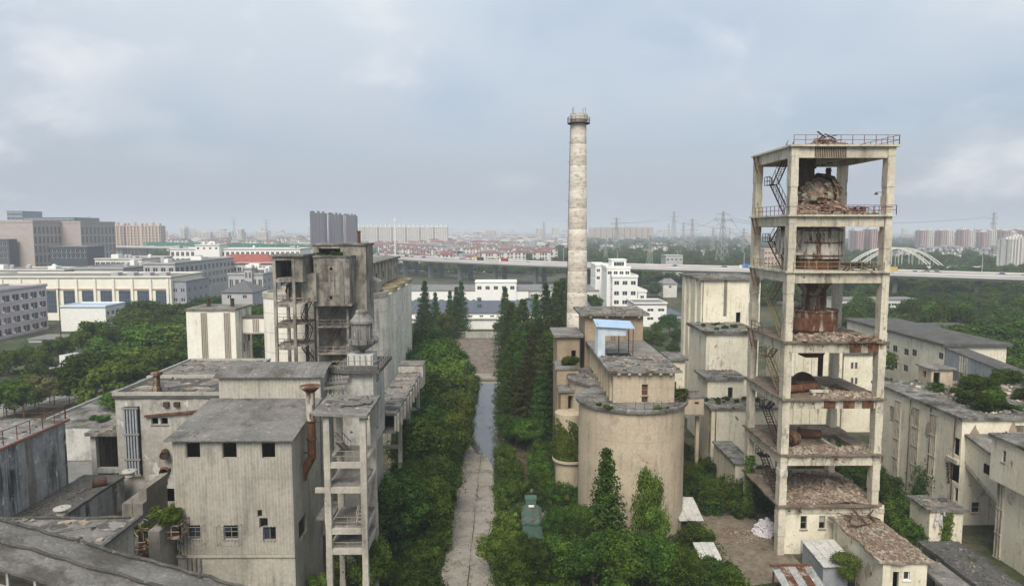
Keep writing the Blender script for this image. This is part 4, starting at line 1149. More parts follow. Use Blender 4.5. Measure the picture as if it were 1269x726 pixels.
# taller head house behind and the shafts on its left
hy = 107.3
hx0, hx1 = xa(725, hy), xa(797, hy)
hh = building('head_house', 'buff concrete head house with overhanging roof behind the silo roof', 'building', hx0, hx1, hy, hy + 9, 0, za(391, hy), BUFF, BITUM, [], over=.9, rt=.35)
for i in range(4):
    x = hx0 + .8 + i * (hx1 - hx0 - 1.6) / 3
    mb = MB(); mb.box(x - .2, x + .2, hy - .8, hy - .003, za(391, hy) - .3, za(391, hy)); mb.build('beam_end', BUFF, hh)
ld = MB()
for s in (0, .5): ld.bar((xa(757, hy) + s, hy - .9, zp1 + .3), (xa(757, hy) + s, hy - .9, za(380, hy)), .06)
for i in range(14): ld.bar((xa(757, hy), hy - .9, zp1 + .6 + i * .4), (xa(757, hy) + .5, hy - .9, zp1 + .6 + i * .4), .04)
ld.build('ladder', RUSTD, hh)
y1_ = 106.0
sx0, sx1 = xa(690.5, y1_), xa(718.5, y1_)
sh = building('shaft_building', 'buff shaft building with a dark doorway left of the silo', 'building', sx0, sx1, y1_, y1_ + 8, 0, za(417.5, y1_), BUFF, BITUM, [hS(708, 713.5, 434, 447, sx0, y1_, 0, 'open')], over=.6, rt=.3)
y2_ = 101.0
building('', '', '', xa(690.5, y2_), xa(718, y2_), y2_, y1_ - .01, 0, za(458, y2_), BUFF, BITUM, [], root=sh, over=.25, rt=.4, sides='SEW')
y3_ = 97.5
ba = building('shaft_bay', 'lower buff bay with an open recess below the shaft building', 'building', xa(695.5, y3_), xa(718, y3_), y3_, y2_ - .01, za(560, y3_), za(486, y3_), BUFF, BITUM, [hS(704, 716, 490, 511, xa(695.5, y3_), y3_, za(560, y3_), 'open')], over=.35, rt=.35, sides='SEW')
mb = MB(); mb.box(xa(694, y3_), xa(719, y3_), y3_ - .5, y3_ - .003, za(516, y3_), za(512, y3_)); mb.build('sill', BITUM, ba)
bnX, bnY, bnR = xa(707, 96), 96.3, 2.1
bn = thing('small_round_bin', 'small round tan bin cloaked in bright ivy beside the silos', 'bin', (bnX, bnY, 0))
mb = MB(); mb.lathe(bnX, bnY, [(bnR - .1, -.1), (bnR - .1, 5.0), (bnR + .35, 5.1), (bnR + .35, 5.4), (bnR, 5.5), (bnR, za(516, 94)), (.1, za(516, 94) + .2)], 36); mb.build('shell', TAN, bn, smooth=False)
# ------------------------------------------------------------------ chimney
CHY = 140.0
chx = xa(715, CHY); r0 = 27 / 850 * CHY / 2 * 1.0; r1 = 9.2 / 850 * CHY
chz = za(152, CHY)
def banded():
    g = NG('banded_chimney_concrete'); p = g.pos()
    b = g.noise(g.pos((0.02, 0.02, 0.55)), 1.0, 4, 0.6)
    c = g.mix(g.ramp(b, 0.42, 0.62), (0.56, 0.53, 0.46), (0.45, 0.405, 0.335))
    n2 = g.noise(g.pos((1, 1, 2.2)), 0.8, 9, 0.75)
    c = g.mix(g.ramp(n2, 0.50, 0.62), c, (0.31, 0.26, 0.205))
    n3 = g.noise(p, 4, 6, .7)
    c = g.mix(1.0, c, g.mix(g.ramp(n3, .3, .7), (.8, .8, .8), (1.08, 1.08, 1.08)), 'MULTIPLY')
    return g.finish(c, .92, n2, .3, .04)
CHM = banded()
ch = thing('chimney_stack', 'tall slender tapering concrete chimney with a gallery at its top', 'chimney', (chx, CHY, 0))
for i in range(14):                   # lifts
    f0, f1 = i / 14, (i + 1) / 14
    ra, rb = r0 * 1.08 + (r1 - r0 * 1.08) * f0, r0 * 1.08 + (r1 - r0 * 1.08) * f1
    mb = MB(); mb.lathe(chx, CHY, [(ra + .02, chz * f0 - (0.2 if i == 0 else 0)), (rb + .02, chz * f1 - .08), (rb - .02, chz * f1 - .07), (rb - .02, chz * f1)], 32); mb.build('shaft_ring', CHM, ch, smooth=True)
mb = MB(); mb.lathe(chx, CHY, [(r1, chz), (r1 + .25, chz + .5), (r1 + .25, chz + 1.6), (r1 - .3, chz + 1.6), (r1 - .35, chz - 2)], 32); mb.build('crown_rim', CHM, ch)
mb = MB(); zg = chz - .3
mb.lathe(chx, CHY, [(r1, zg), (r1 + .75, zg + .05), (r1 + .75, zg + .15), (r1, zg + .15)], 32)
railing(mb, [(chx + (r1 + .72) * math.cos(t * .3927), CHY + (r1 + .72) * math.sin(t * .3927), zg + .15) for t in range(17)], 1.1, .9, .03); mb.build('gallery', RUSTD, ch)
mb = MB()
for a in (0.4, 2.2, 3.6, 5.2): mb.bar((chx + r1 * math.cos(a), CHY + r1 * math.sin(a), chz), (chx + r1 * math.cos(a), CHY + r1 * math.sin(a), chz + 3.0 + .5 * math.sin(a)), .07)
mb.build('lightning_rods', RUSTD, ch)
mb = MB()
for dx in (-.22, .22):
    mb.bar((chx - r0 * 1.1 - .1, CHY + dx, 1), (chx - r1 - .12, CHY + dx, chz), .06)
for i in range(60):
    f = i / 60; x = chx - (r0 * 1.1 + (r1 - r0 * 1.1) * f) - .1; mb.bar((x, CHY - .22, 1 + (chz - 1) * f), (x, CHY + .22, 1 + (chz - 1) * f), .05)
    if i % 4 == 0: mb.bar((x - .5, CHY, 1 + (chz - 1) * f), (x + .2, CHY, 1 + (chz - 1) * f), .04)
mb.build('ladder', RUSTD, ch)

# ================================================================== RIGHT-HAND WORKS BUILDINGS
# long block with finned strips
nX, nY0, nY1 = xa(1193, 85.0, 518), 85.0, 106.0
nZ = WX(1192, 520, nX).z
lb = thing('long_workshop', 'long cream workshop with tall finned window strips and ruined flat roof', 'building', (nX + 14, 95, 0))
wn = [hW(1108, 1115, 495, 591, nX, nY1, 0, 'fins'), hW(1130, 1138, 504, 600, nX, nY1, 0, 'fins'), hW(1151, 1159, 512, 616, nX, nY1, 0, 'fins'),
      hW(1102, 1107, 503, 523, nX, nY1, 0, 'bars'), hW(1181, 1189, 542, 564, nX, nY1, 0, 'open'), hW(1175, 1190, 573, 597, nX, nY1, 0, 'open'),
      hW(1110, 1116, 601, 612, nX, nY1, 0, 'open'), hW(1182, 1189, 604, 622, nX, nY1, 0, 'open'), hW(1165, 1172, 640, 652, nX, nY1, 0, 'open'),
      hS(1258, 1290, 527, 536, nX, nY0, 0, 'bars'), hS(1203, 1212, 569, 577, nX, nY0, 0, 'open'), hS(1204, 1214, 622, 635, nX, nY0, 0, 'glass'), hS(1198, 1226, 655, 690, nX, nY0, 0, 'open')]
building('', '', '', nX, nX + 30, nY0, nY1, 0, nZ, CREAMW, BITUMM, wn, root=lb, over=.35, rt=.4, fm=CREAM)
for yv in (nY0 + 1.2, nY0 + 6.3, nY0 + 11):
    mb = MB(); mb.tube((nX - .12, yv, .3), (nX - .12, yv, nZ - .1), .07, n=8); mb.build('drainpipe', RUSTM, lb)
mb = MB(); p, q = WX(1176, 566, nX), WX(1190, 576, nX); mb.box(nX - .45, nX - .003, min(p.y, q.y), max(p.y, q.y), q.z, q.z + .55); mb.build('broken_lintel', CREAM, lb)
# brick edge round the broken opening
mb = MB(); r_ = random.Random(3); p, q = WX(1174.5, 573, nX), WX(1176, 599, nX)
for i in range(26):
    t = i / 26; chunk(mb, (nX - .05, p.y + (q.y - p.y) * t + r_.uniform(-.15, .15), p.z + (q.z - p.z) * t), .35, r_)
mb.build('broken_brick_edge', RUST, lb)
# roof scrap and weeds on that roof
rubble('broken screed and slabs strewn over the long workshop roof', nX + 4, nX + 26, nY0 + 1, nY1 - 2, nZ + .4, 500, (0.2, 1.2), 0, [BITUM, CREAM, RUBBLEG], seed=31)
rh = building('roof_hut', 'little tan hut with a flat lid on the long workshop roof', 'hut', xa(1139, 104.5, 465), xa(1165, 104.5, 465), 101.5, 104.8, nZ + .4, za(459, 101.5), TAN, BITUM, [('S', .35, 1.35, 0.05, 2.3, 'open'), ('W', 1.2, 2.0, 1.2, 2.2, 'open')], over=.35, rt=.2)
# nearer block on the right edge: overhanging upper storey
kX, kY0, kY1 = xa(1228, 77, 560), 58.0, 77.0
kZ = WX(1224, 538, kX).z; kZm = WX(1226, 590, kX).z
kb = thing('overhanging_block', 'near cream block whose plain upper storey overhangs a strip of fins', 'building', (kX + 9, 68, 0))
building('', '', '', kX, kX + 18, kY0, kY1, kZm, kZ, CREAMW, BITUMM, [hW(1242, 1246.5, 558, 573, kX, kY1, kZm, 'glass')], root=kb, over=.3, rt=.35)
mb = MB(); mb.box(kX, kX + 18, kY0, kY1, kZm - .2, kZm - .003); mb.build('overhang_slab', CREAMW, kb)
building('', '', '', kX + .9, kX + 18, kY0, kY1 - .4, 0, kZm - .203, CREAMW, BITUMM, [hW(1235, 1242, 597, 700, kX + .9, kY1 - .4, 0, 'fins'), hW(1252, 1260, 704, 722, kX + .9, kY1 - .4, 0, 'open')], root=kb, roof=False, fm=CREAM, sides='SNW')
# sloping link between them
ln = thing('sloping_link', 'sloping cream link with one small window between the two right-hand blocks', 'building', (nX + 3, 81, 0))
lx = nX + .6; a, b, c, d = WX(1199, 541, lx), WX(1228, 570, lx), WX(1228, 612, lx), WX(1199, 574, lx)
yA, yB = nY0 - .02, kY1 + .02
mb = MB()
zt0, zt1, zb0, zb1 = a.z, a.z - 1.6, d.z, d.z - 3.4
mb.hexa([(lx, yB, zb1), (lx + 8, yB, zb1), (lx + 8, yA, zb0), (lx, yA, zb0)], [(lx, yB, zt1), (lx + 8, yB, zt1), (lx + 8, yA, zt0), (lx, yA, zt0)]); mb.build('body', CREAMW, ln)
mb = MB(); mb.hexa([(lx - .25, yB, zt1 + .003), (lx + 8, yB, zt1 + .003), (lx + 8, yA, zt0 + .003), (lx - .25, yA, zt0 + .003)], [(lx - .25, yB, zt1 + .3), (lx + 8, yB, zt1 + .3), (lx + 8, yA, zt0 + .3), (lx - .25, yA, zt0 + .3)]); mb.build('roof', BITUMM, ln)
mb = MB(); ym = (yA + yB) / 2; zm = (zt0 + zb0) / 2 - 1.2; mb.box(lx - .03, lx - .003, ym - .5, ym + .5, zm - .6, zm + .6); mb.build('window', DARK, ln)
mb = MB(); mb.hexa([(lx + .1, yB, zb1 - .6), (lx + .9, yB, zb1 - .6), (lx + .9, yA, zb0 - .6), (lx + .1, yA, zb0 - .6)], [(lx + .1, yB, zb1 - .003), (lx + .9, yB, zb1 - .003), (lx + .9, yA, zb0 - .003), (lx + .1, yA, zb0 - .003)]); mb.build('stringer_beam', CREAM, ln)
mb = MB(); mb.box(lx + 3, lx + 3.6, ym - .3, ym + .3, 0, zb1 + 1.6); mb.build('pillar', CREAM, ln)
# far long building beyond and its sheet-clad gallery
fX = 98.8; fY0, fY1 = 151.0, 195.0; fZ = WX(1179, 431, fX).z
fb = building('far_workshop', 'long cream building with small square windows behind the long workshop', 'building', fX, fX + 14, fY0, fY1, 0, fZ, CREAMW, BITUMD,
              [hW(u - 3, u + 3, v - 4, v + 4, fX, fY1, 0, 'pane') for u, v in ((1109, 432), (1123, 436), (1133, 437), (1166, 441), (1109, 452), (1122, 456), (1096, 428))] + [hW(1103, 1106, 468, 478, fX, fY1, 0, 'open')], over=.8, rt=.6)
gl = thing('conveyor_gallery', 'grey sheet-clad conveyor gallery running off from the far cream building', 'gallery', (fX + 2, 138, 5))
gy0, gy1 = 116.0, fY0 - .3
ga0, ga1 = fZ - .4, fZ - 3.2
mb = MB(); ht = 4.0
mb.hexa([(fX, gy0, ga1 - ht), (fX + 4, gy0, ga1 - ht), (fX + 4, gy1, ga0 - ht), (fX, gy1, ga0 - ht)], [(fX, gy0, ga1), (fX + 4, gy0, ga1), (fX + 4, gy1, ga0), (fX, gy1, ga0)]); mb.build('body', SHEETB, gl)
mb = MB(); mb.hexa([(fX - .3, gy0, ga1 + .003), (fX + 4.3, gy0, ga1 + .003), (fX + 4.3, gy1, ga0 + .003), (fX - .3, gy1, ga0 + .003)], [(fX - .3, gy0, ga1 + .15), (fX + 4.3, gy0, ga1 + .15), (fX + 4.3, gy1, ga0 + .15), (fX - .3, gy1, ga0 + .15)]); mb.build('roof', BITUMD, gl)
for i in range(28):
    y = gy0 + (gy1 - gy0) * i / 28; y2 = gy0 + (gy1 - gy0) * (i + .9) / 28; zt_ = ga1 + (ga0 - ga1) * i / 28
    mb = MB(); mb.hexa([(fX - .08 - .02 * (i % 2), y, zt_ - ht + .1), (fX - .003, y, zt_ - ht + .1), (fX - .003, y2, zt_ - ht + .15), (fX - .08 - .02 * (i % 2), y2, zt_ - ht + .15)], [(fX - .08 - .02 * (i % 2), y, zt_ - .1), (fX - .003, y, zt_ - .1), (fX - .003, y2, zt_ - .05), (fX - .08 - .02 * (i % 2), y2, zt_ - .05)])
    mb.build('cladding_sheet', SHEETB, gl)
for yv in (127.5, 143.0):
    for j in range(4):
        y = yv + j * .75; zt_ = ga1 + (ga0 - ga1) * (y - gy0) / (gy1 - gy0)
        mb = MB(); mb.box(fX - .22, fX - .12, y, y + .4, zt_ - ht + .2, zt_ - .2); mb.build('louvre_fin', CREAM, gl)
for yv in (120, 133, 146):
    mb = MB(); zt_ = ga1 + (ga0 - ga1) * (yv - gy0) / (gy1 - gy0) - ht; mb.box(fX + .2, fX + .8, yv - .3, yv + .3, 0, zt_ - .003); mb.box(fX + 3.2, fX + 3.8, yv - .3, yv + .3, 0, zt_ - .003); mb.build('trestle', CREAM, gl)
# background wall block between tower legs
qX = xa(1003, 128); qY = 124.0
qb = building('rear_mill_wing', 'plain cream wing with vertical ribs seen between the tower legs', 'building', xa(983, qY), xa(1046, qY), qY, qY + 12, 0, za(428, qY), CREAMW, BITUMM, [], over=.4)
for i in range(6):
    x = xa(988 + i * 10.5, qY); mb = MB(); mb.box(x - .18, x + .18, qY - .25, qY - .003, 0, za(432, qY)); mb.build('rib', CREAMW, qb)
q2 = building('stepped_wing', 'cream wing with two rows of small windows behind the tower', 'building', xa(1048, 126), xa(1098, 126), 126, 150, 0, za(440, 126), CREAMW, BITUMM,
              [hS(u - 1.6, u + 1.6, v - 4, v + 4, xa(1048, 126), 126, 0, 'pane') for u in (1056, 1061) for v in (453, 472)] + [hS(1084, 1088, 470, 480, xa(1048, 126), 126, 0, 'open')], over=.4)
# rubble-roofed annex at the tower foot
aX0, aX1, aY0, aY1, aZ = 38.2, 42.7, 66.0, 76.4, 4.6
an = building('rubble_roofed_annex', 'cream annex with a roof of broken brick at the tower foot', 'building', aX0, aX1, aY0, aY1, 0, aZ, CREAMW, RUBBLEG,
              [hS(1106, 1113.5, 708, 740, aX0, aY0, 0, 'open'), hS(1120, 1127.5, 708, 718.5, aX0, aY0, 0, 'glass')], over=.45, rt=.3, rough_edge=.22, fm=WHITEP)
rubble('brown broken brick spread thick over the annex roof', aX0 - .2, aX1 + .2, aY0 - .1, aY1 - .2, aZ + .3, 2200, (0.1, 0.45), 0.3, seed=41)
scrap('rusty beams lying on the annex roof near the tower wall', (aX0 + .5, aX1 - .5, aY1 - 4, aY1 - .5), 12, 11, (1, 3), aZ + .4)
ob = thing('open_bay_lean_to', 'dark mossy flat roof on cream pillars beside the rubble-roofed annex', 'building', (45, 64, 0))
oX0, oX1, oY0, oY1, oZ = 46.2, 50.0, 50.0, 72.8, 3.3
mb = MB(); jitter_slab(mb, oX0 - .3, oX1 + .3, oY0, oY1, oZ, oZ + .35, .1, .6); mb.build('roof', BITUMD, ob)
for i in range(6):
    y = oY0 + 1 + i * 3.7; mb = MB(); mb.box(oX0, oX0 + .5, y, y + .5, 0, oZ - .003); mb.build('pillar', CREAMW, ob)
mb = MB(); mb.box(oX1 - .3, oX1, oY0, oY1, 0, oZ - .003); mb.box(oX0, oX1 - .31, oY1 - .3, oY1 - .01, 0, oZ - .003); mb.build('wall', CREAMW, ob)
mb = MB(); mb.box(aX1 + .5, oX0 - .35, oY0, oY1 - 4, aZ - 1.7, aZ - 1.4); mb.build('canopy_slab', BITUM, ob)
rubble('mossy crumbs over the dark lean-to roof', oX0, oX1, oY0, oY1, oZ + .35, 500, (0.1, 0.4), 0, [BITUMD, BITUM], seed=43)
# little ruined porch with ivy by the long workshop
ph = building('ruined_porch', 'small ruined porch with ivy against the long workshop wall', 'porch', xa(1149, 80, 640), xa(1190, 80, 640), 79.5, 83.5, 0, za(634, 80), CREAMW, BITUMM, [('S', 1.6, 2.6, 0, 2.3, 'open')], over=.3, rough_edge=.15)
mb = MB(); r_ = random.Random(8)
for i in range(14):
    x_ = WY(1165, 630, 79.2).x + r_.uniform(-.6, .6); z_ = WY(1165, 632 + r_.uniform(0, 14), 79.2).z; mb.bar((x_, 79.05, z_), (x_ + r_.uniform(-.15, .15), 79.1, z_ - r_.uniform(.4, 1.3)), r_.uniform(.08, .25), .03)
tag(mb.build('plastic_rags', PLASTIC), 'white rags hanging down the front of the ruined porch', 'rags')
mb = MB(); p = WZ(1107, 627, 0.0); 
for i in range(5): chunk(mb, (p.x + i * .3 - .7, p.y + r_.uniform(-.4, .4), .2), 1.1, r_)
tag(mb.build('tarpaulin', TARP), 'crumpled blue tarpaulin in the weeds by the long workshop', 'tarpaulin')

# ------------------------------------------------------------------ small sheds and heaps at the tower foot
def mono_shed(name, label, x0, x1, y0, y1, zf_, zb_, wm, rm, fall='y', post=False):
    t = thing(name, label, 'shed', ((x0 + x1) / 2, (y0 + y1) / 2, 0))
    n = max(2, round((x1 - x0) / .95))
    for i in range(n):
        a, b = x0 + (x1 - x0) * i / n, x0 + (x1 - x0) * (i + 1) / n - .03
        e = .02 * (i % 2)
        mb = MB(); mb.hexa([(a, y0 - .3, zf_ + e), (b, y0 - .3, zf_ + e), (b, y1 + .3, zb_ + e), (a, y1 + .3, zb_ + e)], [(a, y0 - .3, zf_ + .05 + e), (b, y0 - .3, zf_ + .05 + e), (b, y1 + .3, zb_ + .05 + e), (a, y1 + .3, zb_ + .05 + e)])
        mb.build('roof_sheet', rm, t)
    mb = MB(); k = .12
    if not post:
        mb.hexa([(x0 + k, y0, 0), (x1 - k, y0, 0), (x1 - k, y1, 0), (x0 + k, y1, 0)], [(x0 + k, y0, zf_ - .04), (x1 - k, y0, zf_ - .04), (x1 - k, y1, zb_ - .04), (x0 + k, y1, zb_ - .04)]); mb.build('wall', wm, t)
    else:
        for x in (x0 + k, x1 - k):
            for y, z in ((y0, zf_), (y1, zb_)): mb = MB(); mb.bar((x, y, 0), (x, y, z - .02), .12); mb.build('post', wm, t)
    return t
p = WZ(1003, 705)
ms = mono_shed('metal_shed', 'small pale sheet-metal shed in front of the tower doors', p.x - .6, p.x + 3.2, 69.5, 74.5, 2.5, 2.9, SHEETB, WHITED)
mb = MB(); mb.box(p.x + 2.2, p.x + 3.0, 69.42, 69.49, 0, 2.0); mb.build('door', DARK, ms)
q = WZ(965, 714, 2.2)
t = thing('corrugated_canopy', 'sagging rusty corrugated roof on posts at the frame foot', 'shed', (q.x + 1.5, 66, 0))
for i in range(5):
    x = q.x - .6 + i * .85
    mb = MB()
    for j in range(8):
        a, b = x + j * .11, x + (j + 1) * .11; da, db = (.05 if j % 2 else 0), (0 if j % 2 else .05)
        zf2, zb2 = 1.9 + .04 * i, 3.0
        mb.poly([(a, 63, zf2 + da), (b, 63, zf2 + db), (b, 68.6, zb2 + db), (a, 68.6, zb2 + da)])
    mb.build('roof_sheet', RUSTM if i % 2 else SHEETW, t)
for x in (q.x - .4, q.x + 3.4):
    for y, z in ((63.4, 1.95), (68.3, 2.9)): mb = MB(); mb.bar((x, y, 0), (x, y, z), .14); mb.build('post', RUST, t)
mb = MB(); mb.bar((q.x - .7, 68.62, 3.08), (q.x + 3.8, 68.62, 3.08), .3, .14); mb.build('ridge_cap', RUST, t)
p = WZ(857, 655)
mono_shed('white_roofed_shed', 'white sheet-roofed shed tilted beside the big silo', p.x - 1.9, p.x + 1.2, p.y - 1.0, p.y + 3.6, 1.6, 2.6, RAILGREY, WHITED, post=True)
p = WZ(884, 702)
mono_shed('white_sheet_roof', 'white sheet roof half buried in bushes below the silo', p.x - 1.6, p.x + .9, p.y - .8, p.y + 2.6, .9, 1.5, RAILGREY, WHITED, post=True)
p = WZ(951, 664)
r_ = random.Random(21); mb = MB()
for i in range(420):
    a = r_.uniform(0, 6.28); d = r_.random() ** .5 * 1.5; hgt = (1 - (d / 1.6) ** 2) * 2.0
    chunk(mb, (p.x + math.cos(a) * d, p.y + .6 + math.sin(a) * d * .9, hgt * r_.uniform(.5, 1)), .5, r_)
tag(mb.build('plastic_heap', PLASTIC), 'heap of white crumpled plastic waste under the tower', 'waste heap')
rubble('scattered stones along the dirt path by the tower foot', p.x - 5.5, p.x + 1.2, p.y - 2.0, p.y + 2.5, .03, 260, (0.1, 0.5), 0, seed=44)
# green rail-car like tank wagon in the weeds
p = WZ(659, 668)
gw = thing('green_machine_house', 'long dull green machine housing with a raised cab in the weeds', 'machine', (p.x + .2, p.y + 2.2, 0))
x0, x1 = p.x - 1.15, p.x + 1.3; y0 = p.y - .5
mb = MB(); mb.box(x0, x1, y0, y0 + 5.2, .3, 2.1); mb.build('body', GREENM, gw)
mb = MB(); mb.hexa([(x0 - .1, y0 - .1, 2.103), (x1 + .1, y0 - .1, 2.103), (x1 + .1, y0 + 5.3, 2.103), (x0 - .1, y0 + 5.3, 2.103)], [(x0 + .4, y0 - .1, 2.45), (x1 - .4, y0 - .1, 2.45), (x1 - .4, y0 + 5.3, 2.45), (x0 + .4, y0 + 5.3, 2.45)]); mb.build('roof', rusty('rust_on_green', (0.085, 0.14, 0.115), amt=(.5, .6), seed=33), gw)
mb = MB(); mb.box(x0 + .55, x1 - .55, y0 + 5.35, y0 + 6.6, .3, 3.1); mb.box(x0 + .45, x1 - .45, y0 + 5.31, y0 + 6.7, 3.103, 3.2); mb.build('cab', GREENM, gw)
for xx in (x0 + .9, x1 - 1.2):
    mb = MB(); mb.box(xx, xx + .35, y0 + 4.5, y0 + 4.8, 2.45, 2.6); mb.build('hatch', WHITEP, gw)
for xx in (x0 + .2, x1 - .6):
    for yy2 in (y0 + .6, y0 + 4.2): mb = MB(); mb.box(xx, xx + .4, yy2, yy2 + .5, 0, .297); mb.build('foot', RUSTD, gw)

roof_mess('curled felt and grit on the silo house roof', px0 - .5, px1 + .5, PY0 - .5, 93, zp1 + .3, 260, 81)
roof_mess('curled felt and grit on the head house roof', hx0 - .6, hx1 + .6, hy - .6, hy + 9, za(391, hy) + .35, 120, 82)
roof_mess('grit and torn felt on the tall mill roof', ax0, ax1, YA, YA + 13, zA + .35, 120, 83)
roof_mess('grit and torn felt on the second mill ledge', bx0, bx1, YB - .3, YA - .2, zB + .5, 120, 84)
roof_mess('grit and torn felt on the third mill ledge', cx0, cx1, YC - .3, YB - .2, zC + .4, 90, 85)
roof_mess('grit and torn felt on the lowest mill ledge', dx0, dx1, YD - .3, YC - .2, zD + .35, 110, 86)
roof_mess('torn felt on the roof of the overhanging block', kX, kX + 17, 62, kY1, kZ + .35, 120, 87)
roof_mess('torn felt all over the long workshop roof', nX, nX + 28, nY0, nY1, nZ + .4, 420, 88)
roof_mess('leaf mould and felt on the ruined porch roof', xa(1149, 80, 640), xa(1190, 80, 640), 79.5, 83.4, za(634, 80) + .35, 60, 89)
roof_mess('grit on the rim ledge of the second silo', S2X - 4.5, px0 - .4, S2Y - 4, S2Y + 3, z2r + .42, 120, 90)
scars(lb, 'W', (nX, nX + 30, nY0, nY1, 0), nZ, 9, 91); scars(lb, 'S', (nX, nX + 30, nY0, nY1, 0), nZ, 8, 92)
scars(tw, 'S', (gx0, gx1, gy0, gy1, 0), LV[0] - 1.2, 7, 93, None, .7); scars(an, 'S', (aX0, aX1, aY0, aY1, 0), aZ, 3, 94, TAN, .6); scars(an, 'W', (aX0, aX1, aY0, aY1, 0), aZ, 5, 95, TAN, .8)
scars(ml, 'S', (dx0, dx1, YD, YC, 0), zD, 6, 96); scars(ml, 'S', (bx0, bx1, YB, YA, 0), zB - .1, 3, 97, None, .6); scars(kb, 'W', (kX, kX + 18, kY0, kY1, kZm), kZ - kZm, 5, 98, None, .6)

# ================================================================== LEFT-HAND WORKS
# L6 corrugated house
LY0, LY1 = 62.0, 71.6
lx0, lx1 = xa(216, LY0, 600), xa(363, LY0, 600)
zE = za(542, LY0, 290); zBk = za(493, LY1, 330); zPl = za(686, LY0, 290)
cw = thing('corrugated_house', 'grey corrugated works house with lean-to roof and broken square windows', 'building', ((lx0 + lx1) / 2, (LY0 + LY1) / 2, 0))
dims = (lx0, lx1, LY0, LY1, 0.0)
wn = []
for u0, u1, v0, v1 in ((231, 249, 548, 567), (276, 294.5, 548, 567), (324, 342, 548, 567)): wn.append(hS(u0, u1, v0, v1, lx0, LY0, 0, 'open'))
wlow = [hS(233, 249.5, 650, 668, lx0, LY0, 0, 'broken'), hS(277.5, 295, 650, 668, lx0, LY0, 0, 'broken'), hS(326, 342, 652, 669, lx0, LY0, 0, 'broken')]
wn += wlow
wn += [hS(322, 332, 641, 653, lx0, LY0, 0, 'open'), hS(318.5, 325, 631, 640, lx0, LY0, 0, 'open')]
we = [hE(370, 380, 640, 665, lx1, LY0, 0, 'open')]
mb = MB()
O, U, N, wd, rz = frame_of('S', *dims); wall_sheet(mb, O, U, N, wd, zE - .15, [x[1:5] for x in wn], .25)
O, U, N, wd, rz = frame_of('E', *dims); wall_sheet(mb, O, U, N, wd, zE - .2, [x[1:5] for x in we], .25)
O, U, N, wd, rz = frame_of('W', *dims); wall_sheet(mb, O, U, N, wd, zE - .2, [], .25)
mb.poly([(lx1, LY0, zE - .2), (lx1, LY1, zE - .2), (lx1, LY1, zBk - .2)]); mb.poly([(lx0, LY1, zE - .2), (lx0, LY0, zE - .2), (lx0, LY1, zBk - .2)])
mb.build('wall', GREYC, cw)
for x in wn + we:
    if x[5] != 'open': put_window(cw, x[0], dims, x[1:5], x[5], RAILGREY, GLASS)
corrugated(cw, 'S', dims, 0.0, lx1 - lx0, zPl, zE - .12, [x[1:5] for x in wn], SHEET, 0.92, 0.33, 0.055, 3, .07)
mb = MB(); mb.box(lx0 - .05, lx1 + .05, LY0 - .16, LY0 - .1, zPl - .3, zPl - .02); mb.build('flashing', GREYC, cw)
# cages round the lower windows
for x in wlow[:2]:
    mb = MB(); X0, X1, Z0, Z1 = lx0 + x[1] - .35, lx0 + x[2] + .35, x[3] - .3, x[4] + .1
    for X in (X0, X1):
        mb.bar((X, LY0 - .1, Z0), (X, LY0 - .75, Z0), .05); mb.bar((X, LY0 - .1, Z1), (X, LY0 - .75, Z1), .05); mb.bar((X, LY0 - .75, Z0), (X, LY0 - .75, Z1), .05)
    for Z in (Z0, (Z0 + Z1) / 2, Z1): mb.bar((X0, LY0 - .75, Z), (X1, LY0 - .75, Z), .04)
    mb.build('window_cage', RAILGREY, cw)
# roof in rows of fibre-cement sheets
mb0 = None
nx, ny = 10, 4
rx0, rx1, ry0, ry1 = lx0 - .55, lx1 + .25, LY0 - .65, LY1 + .1
for i in range(nx):
    for j in range(ny):
        a, b = rx0 + (rx1 - rx0) * i / nx, rx0 + (rx1 - rx0) * (i + 1) / nx + .04
        y_0, y_1 = ry0 + (ry1 - ry0) * j / ny, ry0 + (ry1 - ry0) * (j + 1) / ny + .15
        f = lambda y: zE - .1 + (zBk - zE) * (y - LY0) / (LY1 - LY0)
        e = .025 * j + .012 * (i % 2) + random.uniform(0, .02)
        e -= .025 * j * 1.6
        mb = MB(); mb.hexa([(a, y_0, f(y_0) + e), (b, y_0, f(y_0) + e), (b, y_1, f(y_1) + e - .03), (a, y_1, f(y_1) + e - .03)], [(a, y_0, f(y_0) + e + .06), (b, y_0, f(y_0) + e + .06), (b, y_1, f(y_1) + e + .03), (a, y_1, f(y_1) + e + .03)])
        mb.build('roof_sheet', FIBRE, cw)
# rectangular pipes under the left low window
for i in range(4):
    mb = MB(); X = xa(232, LY0, 700) + i * .42; mb.tube((X, LY0 - .2, 0.2), (X, LY0 - .2, zPl - .35), .11, n=8); mb.build('drainpipe', RAILGREY, cw)
